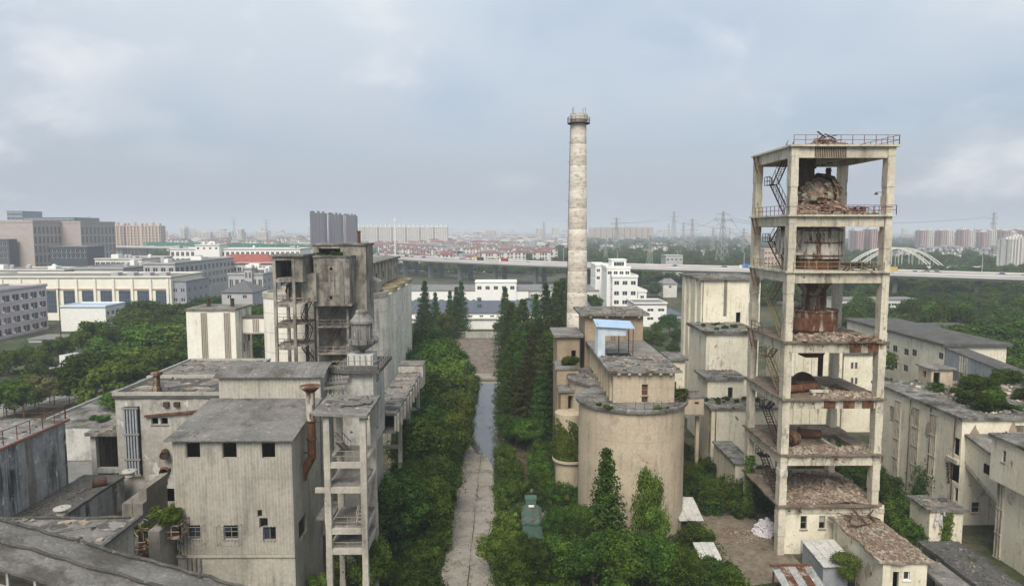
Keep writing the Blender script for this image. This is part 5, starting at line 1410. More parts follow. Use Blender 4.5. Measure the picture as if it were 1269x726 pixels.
# raised monitor with curved roof
mY = LY1 + .25
mx0, mx1 = xa(271, mY, 470), xa(397, mY, 470); mz0, mz1 = zBk - 1.2, za(467, mY, 330)
mo = thing('roof_monitor', 'long grey roof monitor with a curved lid above the corrugated house', 'building', ((mx0 + mx1) / 2, mY + 2.5, mz0))
mb = MB(); mb.box(mx0, mx1, mY, mY + 5, mz0 - 14, mz1); mb.build('wall', GREYC, mo)
corrugated(mo, 'S', (mx0, mx1, mY, mY + 5, mz0), 0, mx1 - mx0, .1, mz1 - mz0 - .03, [], SHEET, 1.1, .4, .03, 1, .05)
for i in range(10):
    a, b = mx0 - .35 + (mx1 - mx0 + .9) * i / 10, mx0 - .35 + (mx1 - mx0 + .9) * (i + 1) / 10 - .02
    mb = MB(); prof = [(-.5, 0.0), (.4, .42), (1.6, .78), (3.0, .9), (4.3, .72), (5.4, .2)]
    lo = [(a, mY + y, mz1 + z + .003) for y, z in prof]; hi = [(b, mY + y, mz1 + z + .003) for y, z in prof]
    for (p0, p1), (q0, q1) in zip(zip(lo, lo[1:]), zip(hi, hi[1:])):
        up = lambda p: (p[0], p[1], p[2] + .08)
        mb.hexa([p0, q0, q1, p1], [up(p0), up(q0), up(q1), up(p1)])
    mb.build('roof_sheet', FIBRE, mo)
mb = MB()
for k in range(5): mb.bar((mx1 + .6 + k * .5, mY + .4, mz1 - 2.5), (mx1 + .2 + k * .2, mY + 4, mz1 + .3), .12)
for k in range(4): mb.bar((mx1 + .1, mY + .6 + k, mz1 - 1.4 + k * .3), (mx1 + 2.4, mY + .9 + k, mz1 - 1.2 + k * .3), .12, .3)
mb.build('conveyor_struts', RAILGREY, mo)
# rusty flue with a flared cap
fY = 65.6
fx = xa(386, fY, 540); ft, fbz = za(484, fY), za(566, fY)
fl = thing('rusty_flue', 'rust-red vertical flue with flared cap on the corrugated house corner', 'flue', (fx, fY, za(592, fY)))
mb = MB(); zm = (ft * .55 + fbz * .45)
mb.lathe(fx, fY, [(.42, zm), (.42, ft)], 18); mb.build('upper_pipe', RUSTW, fl)
mb = MB(); mb.lathe(fx, fY, [(.40, fbz), (.40, zm)], 18)
mb.tube((fx, fY, fbz + .1), (fx - .85, fY, fbz - 1.5), .40, n=16); mb.tube((fx - .85, fY, fbz - 1.4), (fx - .95, fY, fbz - 2.2), .40, n=16); mb.build('lower_pipe', RUST, fl)
mb = MB(); mb.lathe(fx, fY, [(.42, ft - .1), (.75, ft + .2), (1.0, ft + .45), (.98, ft + .55), (.1, ft + .6)], 18); mb.build('cap', RUSTM, fl)
for z_ in (zm, (zm + fbz) / 2): mb = MB(); mb.lathe(fx, fY, [(.4, z_), (.5, z_), (.5, z_ + .12), (.4, z_ + .12)], 18); mb.build('flange', RUSTD, fl)
mb = MB(); mb.bar((fx - .4, fY, fbz + .5), (lx1, fY, fbz + .5), .1); mb.bar((fx + .4, fY - .4, zm), (fx + 1.6, fY + .6, zm - .2), .06); mb.build('bracket', RUSTD, fl)
# L5 plaster block on its left
PYa = 72.2
bx0, bx1 = xa(146, PYa, 560), xa(284, PYa, 560); bz = za(493, PYa, 200)
pb = thing('plaster_block', 'blotchy grey plastered block with a tall bank of pipes on its front', 'building', ((bx0 + bx1) / 2, PYa + 4, 0))
wn = [hS(187.5, 196, 517.5, 526, bx0, PYa, 0, 'broken'), hS(199, 208, 517.5, 526, bx0, PYa, 0, 'broken'), hS(206, 217, 603, 622, bx0, PYa, 0, 'open'), hS(200, 212, 580, 585.5, bx0, PYa, 0, 'open')]
building('', '', '', bx0, bx1, PYa, PYa + 8.5, 0, bz, PLASTER, BITUMD, wn, root=pb, over=.2, rt=.3, parapet=.35)
for i in range(5):
    u = 158 + i * 3.55; x = xa(u, PYa, 545); zt_, zb_ = za(503, PYa), za(585, PYa)
    mb = MB(); mb.box(x - .085, x + .085, PYa - .42, PYa - .2, zb_, zt_); mb.build('pipe', SHEETB, pb)
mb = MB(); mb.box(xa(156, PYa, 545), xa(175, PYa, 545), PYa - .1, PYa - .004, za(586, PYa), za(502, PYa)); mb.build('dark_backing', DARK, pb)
for v in (503, 535, 566, 585): mb = MB(); z_ = za(v, PYa); mb.box(xa(155.5, PYa, 545), xa(175.5, PYa, 545), PYa - .5, PYa - .42, z_ - .1, z_ + .1); mb.build('pipe_clamp', RAILGREY, pb)
mb = MB(); mb.bar((xa(175, PYa), PYa - .25, za(513.5, PYa)), (xa(246, PYa), PYa - .25, za(507, PYa)), .22); mb.build('rust_pipe', RUST, pb)
mb = MB(); c = WY(205, 560, PYa); mb.tube((c.x + .3, PYa - 1.0, c.z - .1), (c.x, PYa, c.z), .42, n=16, caps=False); mb.tube((c.x + .29, PYa - .9, c.z - .1), (c.x, PYa, c.z), .36, n=16); mb.build('outlet_pipe', RUSTD, pb)
mb = MB(); c = WY(204, 584, PYa); mb.tube((c.x + .1, PYa - .5, c.z), (c.x, PYa + .1, c.z), .45, .6, n=12, caps=False); mb.build('outlet_collar', RUST, pb)
for u in (207, 220): mb = MB(); c = WY(u, 500.5, PYa); mb.box(c.x - .28, c.x + .28, PYa - .35, PYa - .003, c.z - .25, c.z + .25); mb.build('wall_lamp_box', RUSTD, pb)
mb = MB(); mb.box(xa(176, PYa), xa(213, PYa), PYa - .05, PYa - .004, za(603, PYa), za(586, PYa)); mb.build('whitewash_panel', WHITED, pb)
mb = MB(); a = WY(195, 488, 73.8); ztv = za(460, 73.8); mb.lathe(a.x, 73.8, [(.5, bz + .3), (.46, bz + .8), (.34, bz + .9), (.34, ztv - .35), (.6, ztv - .3), (.6, ztv), (.1, ztv + .05)], 16)
tag(mb.build('vent_pipe', RUSTM), 'rusty roof vent pipe with a flat cap on the plaster block', 'vent pipe')
# rear roof of same height
r5 = building('rear_flat_roof_block', 'broad grey flat-roofed block behind the plaster block', 'building', xa(192, 84), xa(300, 84), 82, 93, 0, za(470.5, 82), PLASTER, BITUM, [], over=.2, rt=.35, parapet=.25)
# L5c open bay
bay = thing('open_bay', 'open concrete bay with dark interior left of the plaster block', 'building', (xa(129, 74), 78, 0))
qx0, qx1 = xa(113, 74, 560), bx0 - .05; qz = za(537, 74)
mb = MB(); jitter_slab(mb, qx0 - .3, qx1, 73.4, 86, qz + .003, qz + .4, .06); mb.build('roof', BITUM, bay)
for x, y in ((qx0, 74), (qx0, 85)): mb = MB(); mb.box(x, x + .55, y, y + .55, 0, qz); mb.build('column', WHITED, bay)
mb = MB(); mb.box(qx0 + .56, qx1, 74, 74.5, za(584, 74), za(578, 74)); mb.build('beam', WHITED, bay)
mb = MB(); mb.box(qx0, qx0 + .3, 74.56, 84.99, 6.5, qz - .003); mb.box(qx0 + .31, qx1, 85.6, 86, 4, qz - .003); mb.build('wall', GREYD, bay)
mb = MB(); railing(mb, [(qx0 + .7, 74.2, za(584, 74) - 3), (qx1 - .4, 74.2, za(584, 74))], 1.0, 1.2, .05); mb.build('railing', WHITED, bay)
# low long building with white parapet
vX = -77.0; vY0, vY1 = 111.5, 168.0; vZ = 5.6
lb2 = building('low_long_shed', 'low long shed with a weedy grey roof and pale parapet', 'building', vX, vX + 26, vY0, vY1, 0, vZ, WHITED, BITUMM, [], over=.2, rt=.3)
mb = MB(); mb.box(vX - .5, vX - .21, vY0 - .2, vY1, vZ - .3, vZ + .75); mb.build('parapet', WHITED, lb2)
mb = MB(); mb.poly([(-95, 84, .02), (-38, 84, .02), (-38, 111, .02), (-95, 111, .02)])
struct(mb.build('works_yard', YARDC))
# L3 white peeling sheet building
wX, wY0, wY1 = -44.6, 40.0, 68.6
wZt, wZb = WX(36, 541, wX).z, 11.5
wb = thing('peeling_sheet_building', 'tall shed of peeling white corrugated sheets with rails on its roof', 'building', (wX - 8, 55, 0))
mb = MB(); mb.box(wX - 16, wX, wY0, wY1, 0, wZt); mb.build('wall', GREYD, wb)
dims3 = (wX - 16, wX, wY0, wY1, 0)
corrugated(wb, 'E', dims3, wY1 - wY0 - 12.0, wY1 - wY0, wZb - 1.2, wZt - .05, [(wY1 - wY0 - 5.9, wY1 - wY0 - 4.9, wZb, wZt - .3)], SHEETW, .9, .3, .045, 1, .05)
corrugated(wb, 'E', dims3, 10, wY1 - wY0 - 12.0, wZb - 1.2, wZt - .05, [], SHEETW, .9, .3, .045, 1, .05)
mb = MB(); jitter_slab(mb, wX - 16.3, wX + .3, wY0, wY1 + .2, wZt + .003, wZt + .25, .04); mb.build('roof', BITUM, wb)
mb = MB(); mb.bar((wX + .36, wY0, wZt + .12), (wX + .36, wY1 + .2, wZt + .12), .12, .2); mb.build('edge_rail', RAILRED, wb)
mb = MB(); railing(mb, [(wX + .1, 46, wZt + .25), (wX + .1, wY1, wZt + .25)], 1.3, 1.7, .03, 1); mb.build('railing', RUST, wb)
mb = MB(); railing(mb, [(wX - 6, wY1 - .1, wZt + .25), (wX + .1, wY1 - .1, wZt + .25)], 1.3, 1.9, .03, 2); mb.build('railing', RUST, wb)
# L2 dark roof leaning on it
dX0, dX1, dYa, dYb, dZ = wX + .12, -40.2, 56.0, 71.0, 12.0
dr_ = thing('dark_lean_to', 'dark gritty lean-to roof against the peeling sheet building', 'building', (dX0 + 2, 63, 0))
mb = MB(); jitter_slab(mb, dX0, dX1 + .2, dYa, dYb, dZ, dZ + .25, .08); mb.build('roof', BITUMD, dr_)
mb = MB(); mb.box(dX0 + .4, dX1, dYa + .2, dYb - .2, 0, dZ - .003); mb.build('wall', GREYD, dr_)
corrugated(dr_, 'E', (dX0 + .4, dX1, dYa + .2, dYb - .2, 0), .2, dYb - dYa - .6, dZ - 3.2, dZ - .05, [], SHEETW, .9, .3, .04, 1, .03)
rubble('black grit and clods over the dark lean-to roof', dX0 + .2, dX1 - .3, dYa + .5, dYb - 4, dZ + .25, 500, (0.08, 0.35), .15, [BITUMD, BITUMD], seed=51)
mb = MB(); mb.tube((dX1 - 1.2, dYb - 3.5, dZ + .6), (dX1 - .2, dYb - 3.0, dZ + .7), .45, n=14); mb.tube((dX1 - 1.25, dYb - 3.52, dZ + .6), (dX1 - 1.15, dYb - 3.48, dZ + .6), .55, n=14)
tag(mb.build('rusty_pipe', RUSTD), 'rusty drum-like pipe end on the dark lean-to roof', 'pipe')
# capped vent stumps
def stump(u, v, Y, zb, label):
    c = WY(u, v, Y); mb = MB()
    mb.lathe(c.x, Y, [(.38, zb), (.38, c.z - .55), (.46, c.z - .5), (.46, c.z - .12), (.72, c.z), (.70, c.z + .1), (.1, c.z + .15)], 18)
    return tag(mb.build('vent_stump', PLASTER), label, 'vent')
stump(77, 630, 59.5, 9.0, 'stubby pale vent with a wide round cap beside the dark lean-to')
stump(160.5, 584, 68.5, 13.0, 'stubby pale vent with a round cap on the machine platform')
# L1 shed roof in front
eX1, eYa, eYb, eZ = -30.2, 47.5, 55.6, 13.9
es = thing('flat_shed', 'grey flat-roofed sheet shed beside the inclined gallery', 'building', (eX1 - 12, 52, 0))
mb = MB(); jitter_slab(mb, eX1 - 26, eX1, eYa, eYb, eZ, eZ + .3, .05); mb.build('roof', FIBRE, es)
mb = MB(); mb.box(eX1 - .25, eX1 + .05, eYa, eYb, eZ + .303, eZ + .5); mb.build('roof_edge', BITUMD, es)
mb = MB(); mb.box(eX1 - 26, eX1 - .6, eYa, eYb - .3, 0, eZ - .003); mb.build('wall', GREYD, es)
corrugated(es, 'E', (eX1 - 26, eX1 - .6, eYa, eYb - .3, 0), .1, eYb - eYa - .5, eZ - 5, eZ - .05, [], SHEET, .9, .3, .04, 1, .04)
mb = MB(); r_ = random.Random(2); prev = None
for i in range(18):
    y = eYb - .35 + r_.uniform(-.1, .1); x = eX1 - 25 + i * 1.42; q = Vector((x, y, eZ + .42 + r_.uniform(-.04, .04)))
    if prev: mb.tube(prev, q, .12, n=6)
    prev = q
mb.build('ridge_roll', BITUMD, es)
# L0 inclined gallery close by
iY0, iY1 = 44.4, 48.5
A = WY(-30, 640, iY1); B = WY(330, 741, iY1)
ig = thing('inclined_gallery', 'inclined conveyor gallery with a lichen-grey felt roof and white frames', 'gallery', (A.x, 45, 0))
sl_ = (B.z - A.z) / (B.x - A.x)
zi = lambda x: A.z + sl_ * (x - A.x)
gxa, gxb = A.x - 6, B.x + 6
nseg = 18
for i in range(nseg):
    a, b = gxa + (gxb - gxa) * i / nseg, gxa + (gxb - gxa) * (i + 1) / nseg
    for j in range(2):
        y_0, y_1 = iY0 - .4 + (iY1 - iY0 + .8) * j / 2, iY0 - .4 + (iY1 - iY0 + .8) * (j + 1) / 2
        e = random.uniform(0, .015); dz0 = (-.35 if j == 0 else 0); dz1 = (0 if j == 0 else -.2)
        mb = MB(); mb.hexa([(a, y_0, zi(a) + dz0 + e), (b, y_0, zi(b) + dz0 + e), (b, y_1, zi(b) + dz1 + e), (a, y_1, zi(a) + dz1 + e)], [(a, y_0, zi(a) + dz0 + e + .18), (b, y_0, zi(b) + dz0 + e + .18), (b, y_1, zi(b) + dz1 + e + .18), (a, y_1, zi(a) + dz1 + e + .18)])
        mb.build('roof_slab', FIBRE, ig)
for (yq, dz) in ((iY1 + .3, -.02), (iY0 + 1.7, .12)):      # sagging cable-like roof rolls
    mb = MB(); prev = None; r_ = random.Random(int(yq * 10))
    for i in range(46):
        x = gxa + (gxb - gxa) * i / 45; q = Vector((x, yq + r_.uniform(-.12, .12), zi(x) + .2 + dz + r_.uniform(-.05, .06)))
        if prev: mb.tube(prev, q, .11 + .03 * r_.random(), n=7)
        if i % 6 == 0: chunk(mb, q, .5, r_)
        prev = q
    mb.build('roof_roll', BITUMD, ig)
for i in range(18):
    x = gxa + (gxb - gxa) * i / 18
    mb = MB(); mb.box(x, x + .16, iY0, iY0 + .16, zi(x) - 3.2, zi(x) - .4); mb.build('frame_post', WHITED, ig)
mb = MB()
for zz_ in (-.75, -1.9, -3.1): mb.bar((gxa, iY0 + .3, zi(gxa) + zz_), (gxb, iY0 + .3, zi(gxb) + zz_), .15)
mb.build('frame_rails', WHITED, ig)
mb = MB(); mb.hexa([(gxa, iY1 - .3, zi(gxa) - 3.2), (gxb, iY1 - .3, zi(gxb) - 3.2), (gxb, iY1, zi(gxb) - 3.2), (gxa, iY1, zi(gxa) - 3.2)], [(gxa, iY1 - .3, zi(gxa) - .25), (gxb, iY1 - .3, zi(gxb) - .25), (gxb, iY1, zi(gxb) - .25), (gxa, iY1, zi(gxa) - .25)]); mb.build('back_wall', GREYC, ig)
mb = MB(); mb.hexa([(gxa, iY0, zi(gxa) - 3.5), (gxb, iY0, zi(gxb) - 3.5), (gxb, iY1, zi(gxb) - 3.5), (gxa, iY1, zi(gxa) - 3.5)], [(gxa, iY0, zi(gxa) - 3.2), (gxb, iY0, zi(gxb) - 3.2), (gxb, iY1, zi(gxb) - 3.21), (gxa, iY1, zi(gxa) - 3.21)]); mb.build('floor', GREYD, ig)
for x in (gxa + 5, (gxa + gxb) / 2, gxb - 4):
    for y in (iY0 + 1, iY1 - 1): mb = MB(); mb.box(x - .3, x + .3, y - .3, y + .3, 0, zi(x) - 3.55); mb.build('pillar', GREYC, ig)
# machine platform with tangled rails between shed and corrugated house
mx, my = xa(165, 64), 64.5
mp = thing('machine_platform', 'grey blockwork platform with tangled bent railings and weeds', 'platform', (mx, my, 0))
pz = za(628, 64)
mb = MB(); mb.box(xa(138, 64, 640), xa(176, 64, 640), 63.2, 69, 0, pz - 2.4); mb.box(xa(150, 64, 640), xa(176, 64, 640), 64.2, 69, pz - 2.397, pz + .4); mb.box(xa(166, 64, 640), xa(176, 64, 640), 65, 69.2, pz + .403, pz + 1.6); mb.build('block', GREYD, mp)
mb = MB(); mb.box(xa(178, 60), xa(192, 60), 59, 63, 0, za(650, 60)); mb.build('pier', GREYD, mp)
for k in range(8):
    mb = MB(); r_ = random.Random(60 + k); c = Vector((xa(150 + k * 9, 62, 650), 61.5 + r_.uniform(-1, 2), pz - r_.uniform(.5, 3.0))); prev = None
    for i in range(9):
        t_ = i / 8 * 3.4 + r_.uniform(-.1, .1); q = c + Vector((math.cos(t_ + k) * 1.7, math.sin(t_ + k) * 1.2, .35 * i * r_.uniform(.1, .5)))
        if prev is not None: mb.tube(prev, q, .05, n=6)
        if i % 2: mb.tube(q, q - Vector((0, 0, 1.1)), .04, n=6)
        prev = q
    mb.build('bent_railing', RUSTM if k % 2 else RAILGREY, mp)
rubble('broken blocks and pipe ends on the machine platform', xa(139, 64, 640), xa(175, 64, 640), 63.3, 68.8, pz - 2.4, 260, (0.15, 0.7), 0, [GREYD, RUSTM, GREYC], seed=57)
scrap('tangle of rusty rods around the machine platform', (xa(146, 62), xa(212, 62), 60.5, 63.5), 46, 58, (1.0, 3.4), pz - 3.4, RUSTM)
scrap('grey pipes leaning below the bent railings', (xa(176, 61), xa(212, 61), 60.2, 62.8), 30, 59, (1.2, 3.8), pz - 6.0, RAILGREY)
mb = MB(); railing(mb, [(xa(137, 63), 63.2, pz - 2.4), (xa(150, 63), 63.2, pz - 2.4), (xa(150, 63), 63.2, pz + .4)], 1.0, 1.0, .045); mb.build('railing', RUSTM, mp)
mb = MB(); mb.box(xa(196, 61), xa(218, 61), 60, 62, za(660, 61), za(658, 61)); railing(mb, [(xa(196, 61), 60, za(658, 61)), (xa(218, 61), 60, za(658, 61)), (xa(218, 61), 62, za(658, 61))], 1.1, 1.0, .045); mb.build('walkway', RUSTM, mp)

# ------------------------------------------------------------------ open concrete stair frame (L7)
FY0, FY1 = 62.0, 67.4
fx0, fx1 = xa(401, FY0, 560), xa(453.5, FY0, 560)
fz = za(513, FY0, 430)
fr = thing('open_concrete_frame', 'open concrete stair frame with a thin tilted roof slab', 'tower', ((fx0 + fx1) / 2, (FY0 + FY1) / 2, 0))
for x in (fx0, fx1 - .55):
    for y in (FY0, FY1 - .5):
        mb = MB()
        for i in range(8):
            e = random.uniform(-.02, .03); mb.box(x - e, x + .55 + e, y - e, y + .5 + e, fz * i / 8, fz * (i + 1) / 8)
        mb.build('column', GREYC, fr)
mb = MB(); a, b = fx0 - .9, fx1 + .25
mb.hexa([(a, FY0 - .5, fz), (b, FY0 - .5, fz - .25), (b + .1, FY1 + .5, fz + .05), (a, FY1 + .5, fz + .2)], [(a, FY0 - .5, fz + .25), (b, FY0 - .5, fz), (b + .1, FY1 + .5, fz + .3), (a, FY1 + .5, fz + .45)]); mb.build('roof', BITUM, fr)
for v in (577, 608, 659, 684):
    z_ = za(v, FY0, 430)
    mb = MB(); mb.box(fx0 + .56, fx1 - .56, FY0 + .05, FY0 + .45, z_ - .25, z_ + .25); mb.build('beam', GREYC, fr)
    mb = MB(); mb.box(fx0 + .56, fx1 - .56, FY1 - .45, FY1 - .05, z_ - .25, z_ + .25); mb.build('beam', GREYC, fr)
    for x in (fx0 + .1, fx1 - .45):
        mb = MB(); mb.box(x, x + .35, FY0 + .51, FY1 - .51, z_ - .25, z_ + .25); mb.build('beam', GREYC, fr)
    if v != 577:
        mb = MB(); jitter_slab(mb, fx0 + .3, fx1 - .3, FY0 + .46, FY1 - .46, z_ + .253, z_ + .4, .05); mb.build('floor_slab', BITUM, fr)
mb = MB(); z_ = za(608, FY0, 430); mb.box(fx0 - .9, fx0 - .003, FY0 + .05, FY0 + .4, z_ - .22, z_ + .22); mb.build('stub_beam', GREYC, fr)
mb = MB(); stair(mb, (fx1 - 1.2, FY0 + .8, za(659, FY0) + .4), (fx1 - 1.2, FY1 - 1, za(620, FY0)), (.6, 0, 0)); mb.build('staircase', GREYC, fr)
mb = MB(); stair(mb, (fx0 + .9, FY1 - .9, za(577, FY0)), (fx0 + .9, FY0 + .9, za(550, FY0)), (.6, 0, 0)); mb.build('staircase', GREYD, fr)
for v in (577, 659, 690): mb = MB(); z_ = za(v, FY0) + .3; railing(mb, [(fx0 + .6, FY0 + .5, z_), (fx1 - .6, FY0 + .5, z_)], 1.0, 1.1, .03); mb.build('railing', RAILGREY, fr)
mb = MB(); mb.box(fx0 - 1.7, fx0 - .1, FY0 + 3, FY0 + 7, za(660, FY0), za(656, FY0)); mb.build('landing', BITUM, fr)

# ------------------------------------------------------------------ white tower with the dust-collector lantern (L8)
TYa, TYb = 75.5, 82.5
tx0, tx1 = xa(421, TYa, 500), xa(463, TYa, 500)
tz, tzm = za(461, TYa, 440), za(552, TYa, 440)
wt = thing('whitewashed_tower', 'stained whitewashed tower carrying a metal dust collector', 'tower', ((tx0 + tx1) / 2, 79, 0))
building('', '', '', tx0, tx1, TYa, TYb, tzm, tz, WHITED, BITUMD, [hE(466, 470, 492, 534, tx1, TYa, tzm, 'open'), hE(466.5, 469.5, 459, 472, tx1, TYa, tzm, 'open'), hS(434, 437, 534, 537, tx0, TYa, tzm, 'open')], root=wt, over=.85, rt=.35)
building('', '', '', tx0 + .1, tx1 - .3, TYa + .3, TYb, 0, tzm - .003, GREYC, BITUMD, [hS(425, 433, 630, 655, tx0, TYa, 0, 'open')], root=wt, roof=False)
mb = MB(); mb.box(tx1 - .29, tx1 + .15, TYa + .1, TYa + .5, 0, tzm - .01); mb.build('column', GREYC, wt)
mb = MB(); railing(mb, [(tx0 - .6, TYa - .6, tz + .35), (tx1 + .7, TYa - .6, tz + .35), (tx1 + .7, TYb + .6, tz + .35)], 1.0, 1.3, .03); mb.build('railing', RAILGREY, wt)
cxx, cyy2 = xa(449, 79, 430), 79.0
dc = thing('dust_collector', 'silvery riveted dust-collector lantern on the whitewashed tower roof', 'machine', (cxx, cyy2, tz + .35))
zz1 = lambda v: za(v, 79, 449)
zb0 = tz + .35
mb = MB(); mb.box(cxx - 1.45, cxx + 1.45, cyy2 - 1.45, cyy2 + 1.45, zb0, zz1(437)); mb.build('base_box', WHITED, dc)
for k in range(5): mb = MB(); x = cxx - 1.3 + k * .65; mb.box(x - .05, x + .05, cyy2 - 1.53, cyy2 - 1.455, zb0 + .1, zz1(437.5)); mb.build('base_rib', RAILGREY, dc)
METAL = weather('tarnished_metal', (0.27, 0.26, 0.245), (0.12, 0.115, 0.105), stain=(.04, .036, .03), streak=.95, blotch=.8, seed=71, peel=(.62, .61, .58), rough=.5)
mb = MB(); mb.lathe(cxx, cyy2, [(.3, zz1(437)), (.3, zz1(434.5)), (1.0, zz1(430)), (1.55, zz1(425.5)), (1.85, zz1(424.5)), (1.85, zz1(420.5)), (1.1, zz1(419.5))], 24); mb.build('hopper_bowl', METAL, dc)
mb = MB(); mb.lathe(cxx, cyy2, [(1.12, zz1(420)), (1.12, zz1(399))], 24); mb.build('body', METAL, dc)
for k in range(12):
    a_ = k * math.pi / 6; mb = MB(); mb.bar((cxx + 1.16 * math.cos(a_), cyy2 + 1.16 * math.sin(a_), zz1(420)), (cxx + 1.16 * math.cos(a_), cyy2 + 1.16 * math.sin(a_), zz1(399)), .1); mb.build('stave', RAILGREY, dc)
mb = MB(); mb.lathe(cxx, cyy2, [(1.35, zz1(400)), (1.35, zz1(397)), (1.1, zz1(394)), (.72, zz1(388.5)), (.72, zz1(386)), (.55, zz1(384)), (.05, zz1(383))], 24); mb.build('cap', METAL, dc)
mb = MB(); railing(mb, [(cxx + 1.85 * math.cos(t * .524), cyy2 + 1.85 * math.sin(t * .524), zz1(424.5)) for t in range(13)], .55, .8, .03, 1); mb.build('rim_railing', METAL, dc)
# raised gallery running back from it
gX1 = -13.4; gX0 = -16.6; gZ = 15.2; gYa, gYb = 83.0, 108.0
rg = thing('raised_gallery', 'raised concrete gallery on slender legs behind the whitewashed tower', 'gallery', (-15, 95, 0))
mb = MB(); mb.box(gX0, gX1, gYa, gYb, gZ - 2.2, gZ - 1.9); mb.build('floor', GREYD, rg)
mb = MB(); mb.box(gX1 - .2, gX1, gYa, gYb, gZ - 1.897, gZ); mb.box(gX0, gX0 + .2, gYa, gYb, gZ - 1.897, gZ); mb.build('wall', GREYC, rg)
mb = MB(); jitter_slab(mb, gX0 - .2, gX1 + .05, gYa, gYb, gZ + .003, gZ + .2, .05); mb.build('roof', BITUM, rg)
for i in range(9): mb = MB(); y = gYa + 1 + i * 2.9; mb.box(gX1 + .003, gX1 + .25, y - .2, y + .2, gZ - 2.2, gZ); mb.build('pilaster', GREYC, rg)
for y in (88, 96, 107):
    for x in (gX0 + .2, gX1 - .3): mb = MB(); mb.box(x - .25, x + .25, y - .25, y + .25, 0, gZ - 2.203); mb.build('leg', GREYC, rg)
    for z_ in (gZ - 5.5, gZ - 9): mb = MB(); mb.box(gX0 + .46, gX1 - .56, y - .2, y + .2, z_ - .2, z_ + .2); mb.build('cross_beam', GREYC, rg)
mb = MB(); mb.box(gX0 - .3, gX1 + .4, gYb - .1, gYb + 3.2, gZ - 2.2, gZ + 1.3); mb.build('end_box', GREYC, rg)
mb = MB(); mb.box(gX0 - .3, gX1 + .5, gYb - .2, gYb + 3.4, gZ + 1.303, gZ + 1.5); mb.build('end_roof', BITUM, rg)

# ================================================================== REAR SILOS (left)
k = 0
for colx, lab, mat_ in ((-26.0, 'right-hand row', SILOW), (-37.2, 'left-hand row', WHITEW)):
    for i in range(4):
        cy3 = 121.5 + i * 10.35; zt_ = za(364, 116.3)
        name = 'storage_silo'
        o = thing(name, ['pale silo with a stained rim, first of the right-hand row behind the elevator', 'pale silo, second of the right-hand row, dirty yellow rim', 'pale silo, third of the right-hand row, dirty yellow rim', 'pale silo, farthest of the right-hand row towards the trees'][i] if colx > -30 else ['whiter silo behind the open stair tower, first of the left-hand row', 'whiter silo, second of the left-hand row', 'whiter silo, third of the left-hand row', 'whiter silo, farthest of the left-hand row'][i], 'silo', (colx, cy3, 0), 'rear storage silos in two rows')
        mb = MB(); mb.lathe(colx, cy3, [(5.25, -.2), (5.25, zt_ - .9)], 56); mb.build('shell', mat_, o, smooth=True)
        mb = MB(); mb.lathe(colx, cy3, [(5.25, zt_ - .9), (5.4, zt_ - .85), (5.4, zt_), (4.6, zt_ + .05), (4.5, zt_ - .3), (.1, zt_ - .3)], 48); mb.build('rim', GREYC if i == 0 else weather('yellowed_rim' + str(k), (.42, .35, .2), (.26, .22, .15), seed=80 + k), o); k += 1
        for q in range(1, 8):
            mb = MB(); z_ = zt_ * q / 8; mb.lathe(colx, cy3, [(5.25, z_), (5.275, z_), (5.275, z_ + .06), (5.25, z_ + .06)], 48); mb.build('pour_joint', GREYC, o, smooth=True)
for colx, lab in ((-26.0, 'pale infill wall between the right-hand row of rear silos'), (-37.2, 'pale infill wall between the left-hand row of rear silos')):
    mb = MB(); mb.box(colx - 4.9, colx + 4.9, 121.5, 152.5, -.2, za(364, 116.3) - .95); tag(mb.build('infill_wall', SILOW if colx > -30 else WHITEW), lab, 'wall')
# gallery on top of them
zt_ = za(364, 116.3)
tg = thing('rooftop_gallery', 'long grey gallery with leaning props along the rear silo tops', 'gallery', (-26.5, 138, zt_))
gx0_, gx1_ = -29.5, -24.3; tgz = za(330, 119)
mb = MB(); mb.box(gx0_, gx1_, 119.6, 156, zt_ + .05, tgz); mb.build('wall', GREYC, tg)
mb = MB(); jitter_slab(mb, gx0_ - .4, gx1_ + .7, 119.2, 156.4, tgz + .003, tgz + .4, .06); mb.build('roof', BITUM, tg)
for i in range(10): mb = MB(); y = 120.6 + i * 3.8; mb.box(gx1_ + .003, gx1_ + .3, y - .25, y + .25, zt_ + .05, tgz); mb.build('pilaster', GREYC, tg)
for i in range(5): mb = MB(); y = 122.5 + i * 7.6; mb.box(gx1_ + .01, gx1_ + .06, y - .6, y + .6, zt_ + 1.2, zt_ + 2.6); mb.build('window', DARK, tg)
mb = MB(); mb.hexa([(gx1_ + .31, 120, zt_ + .05), (gx1_ + 2.2, 120, zt_ + .05), (gx1_ + 2.2, 124, zt_ + .05), (gx1_ + .31, 124, zt_ + .05)], [(gx1_ + .31, 120, zt_ + 2.7), (gx1_ + 2.2, 120, zt_ + 1.7), (gx1_ + 2.2, 124, zt_ + 1.7), (gx1_ + .31, 124, zt_ + 2.7)]); mb.build('lean_to', GREYC, tg)
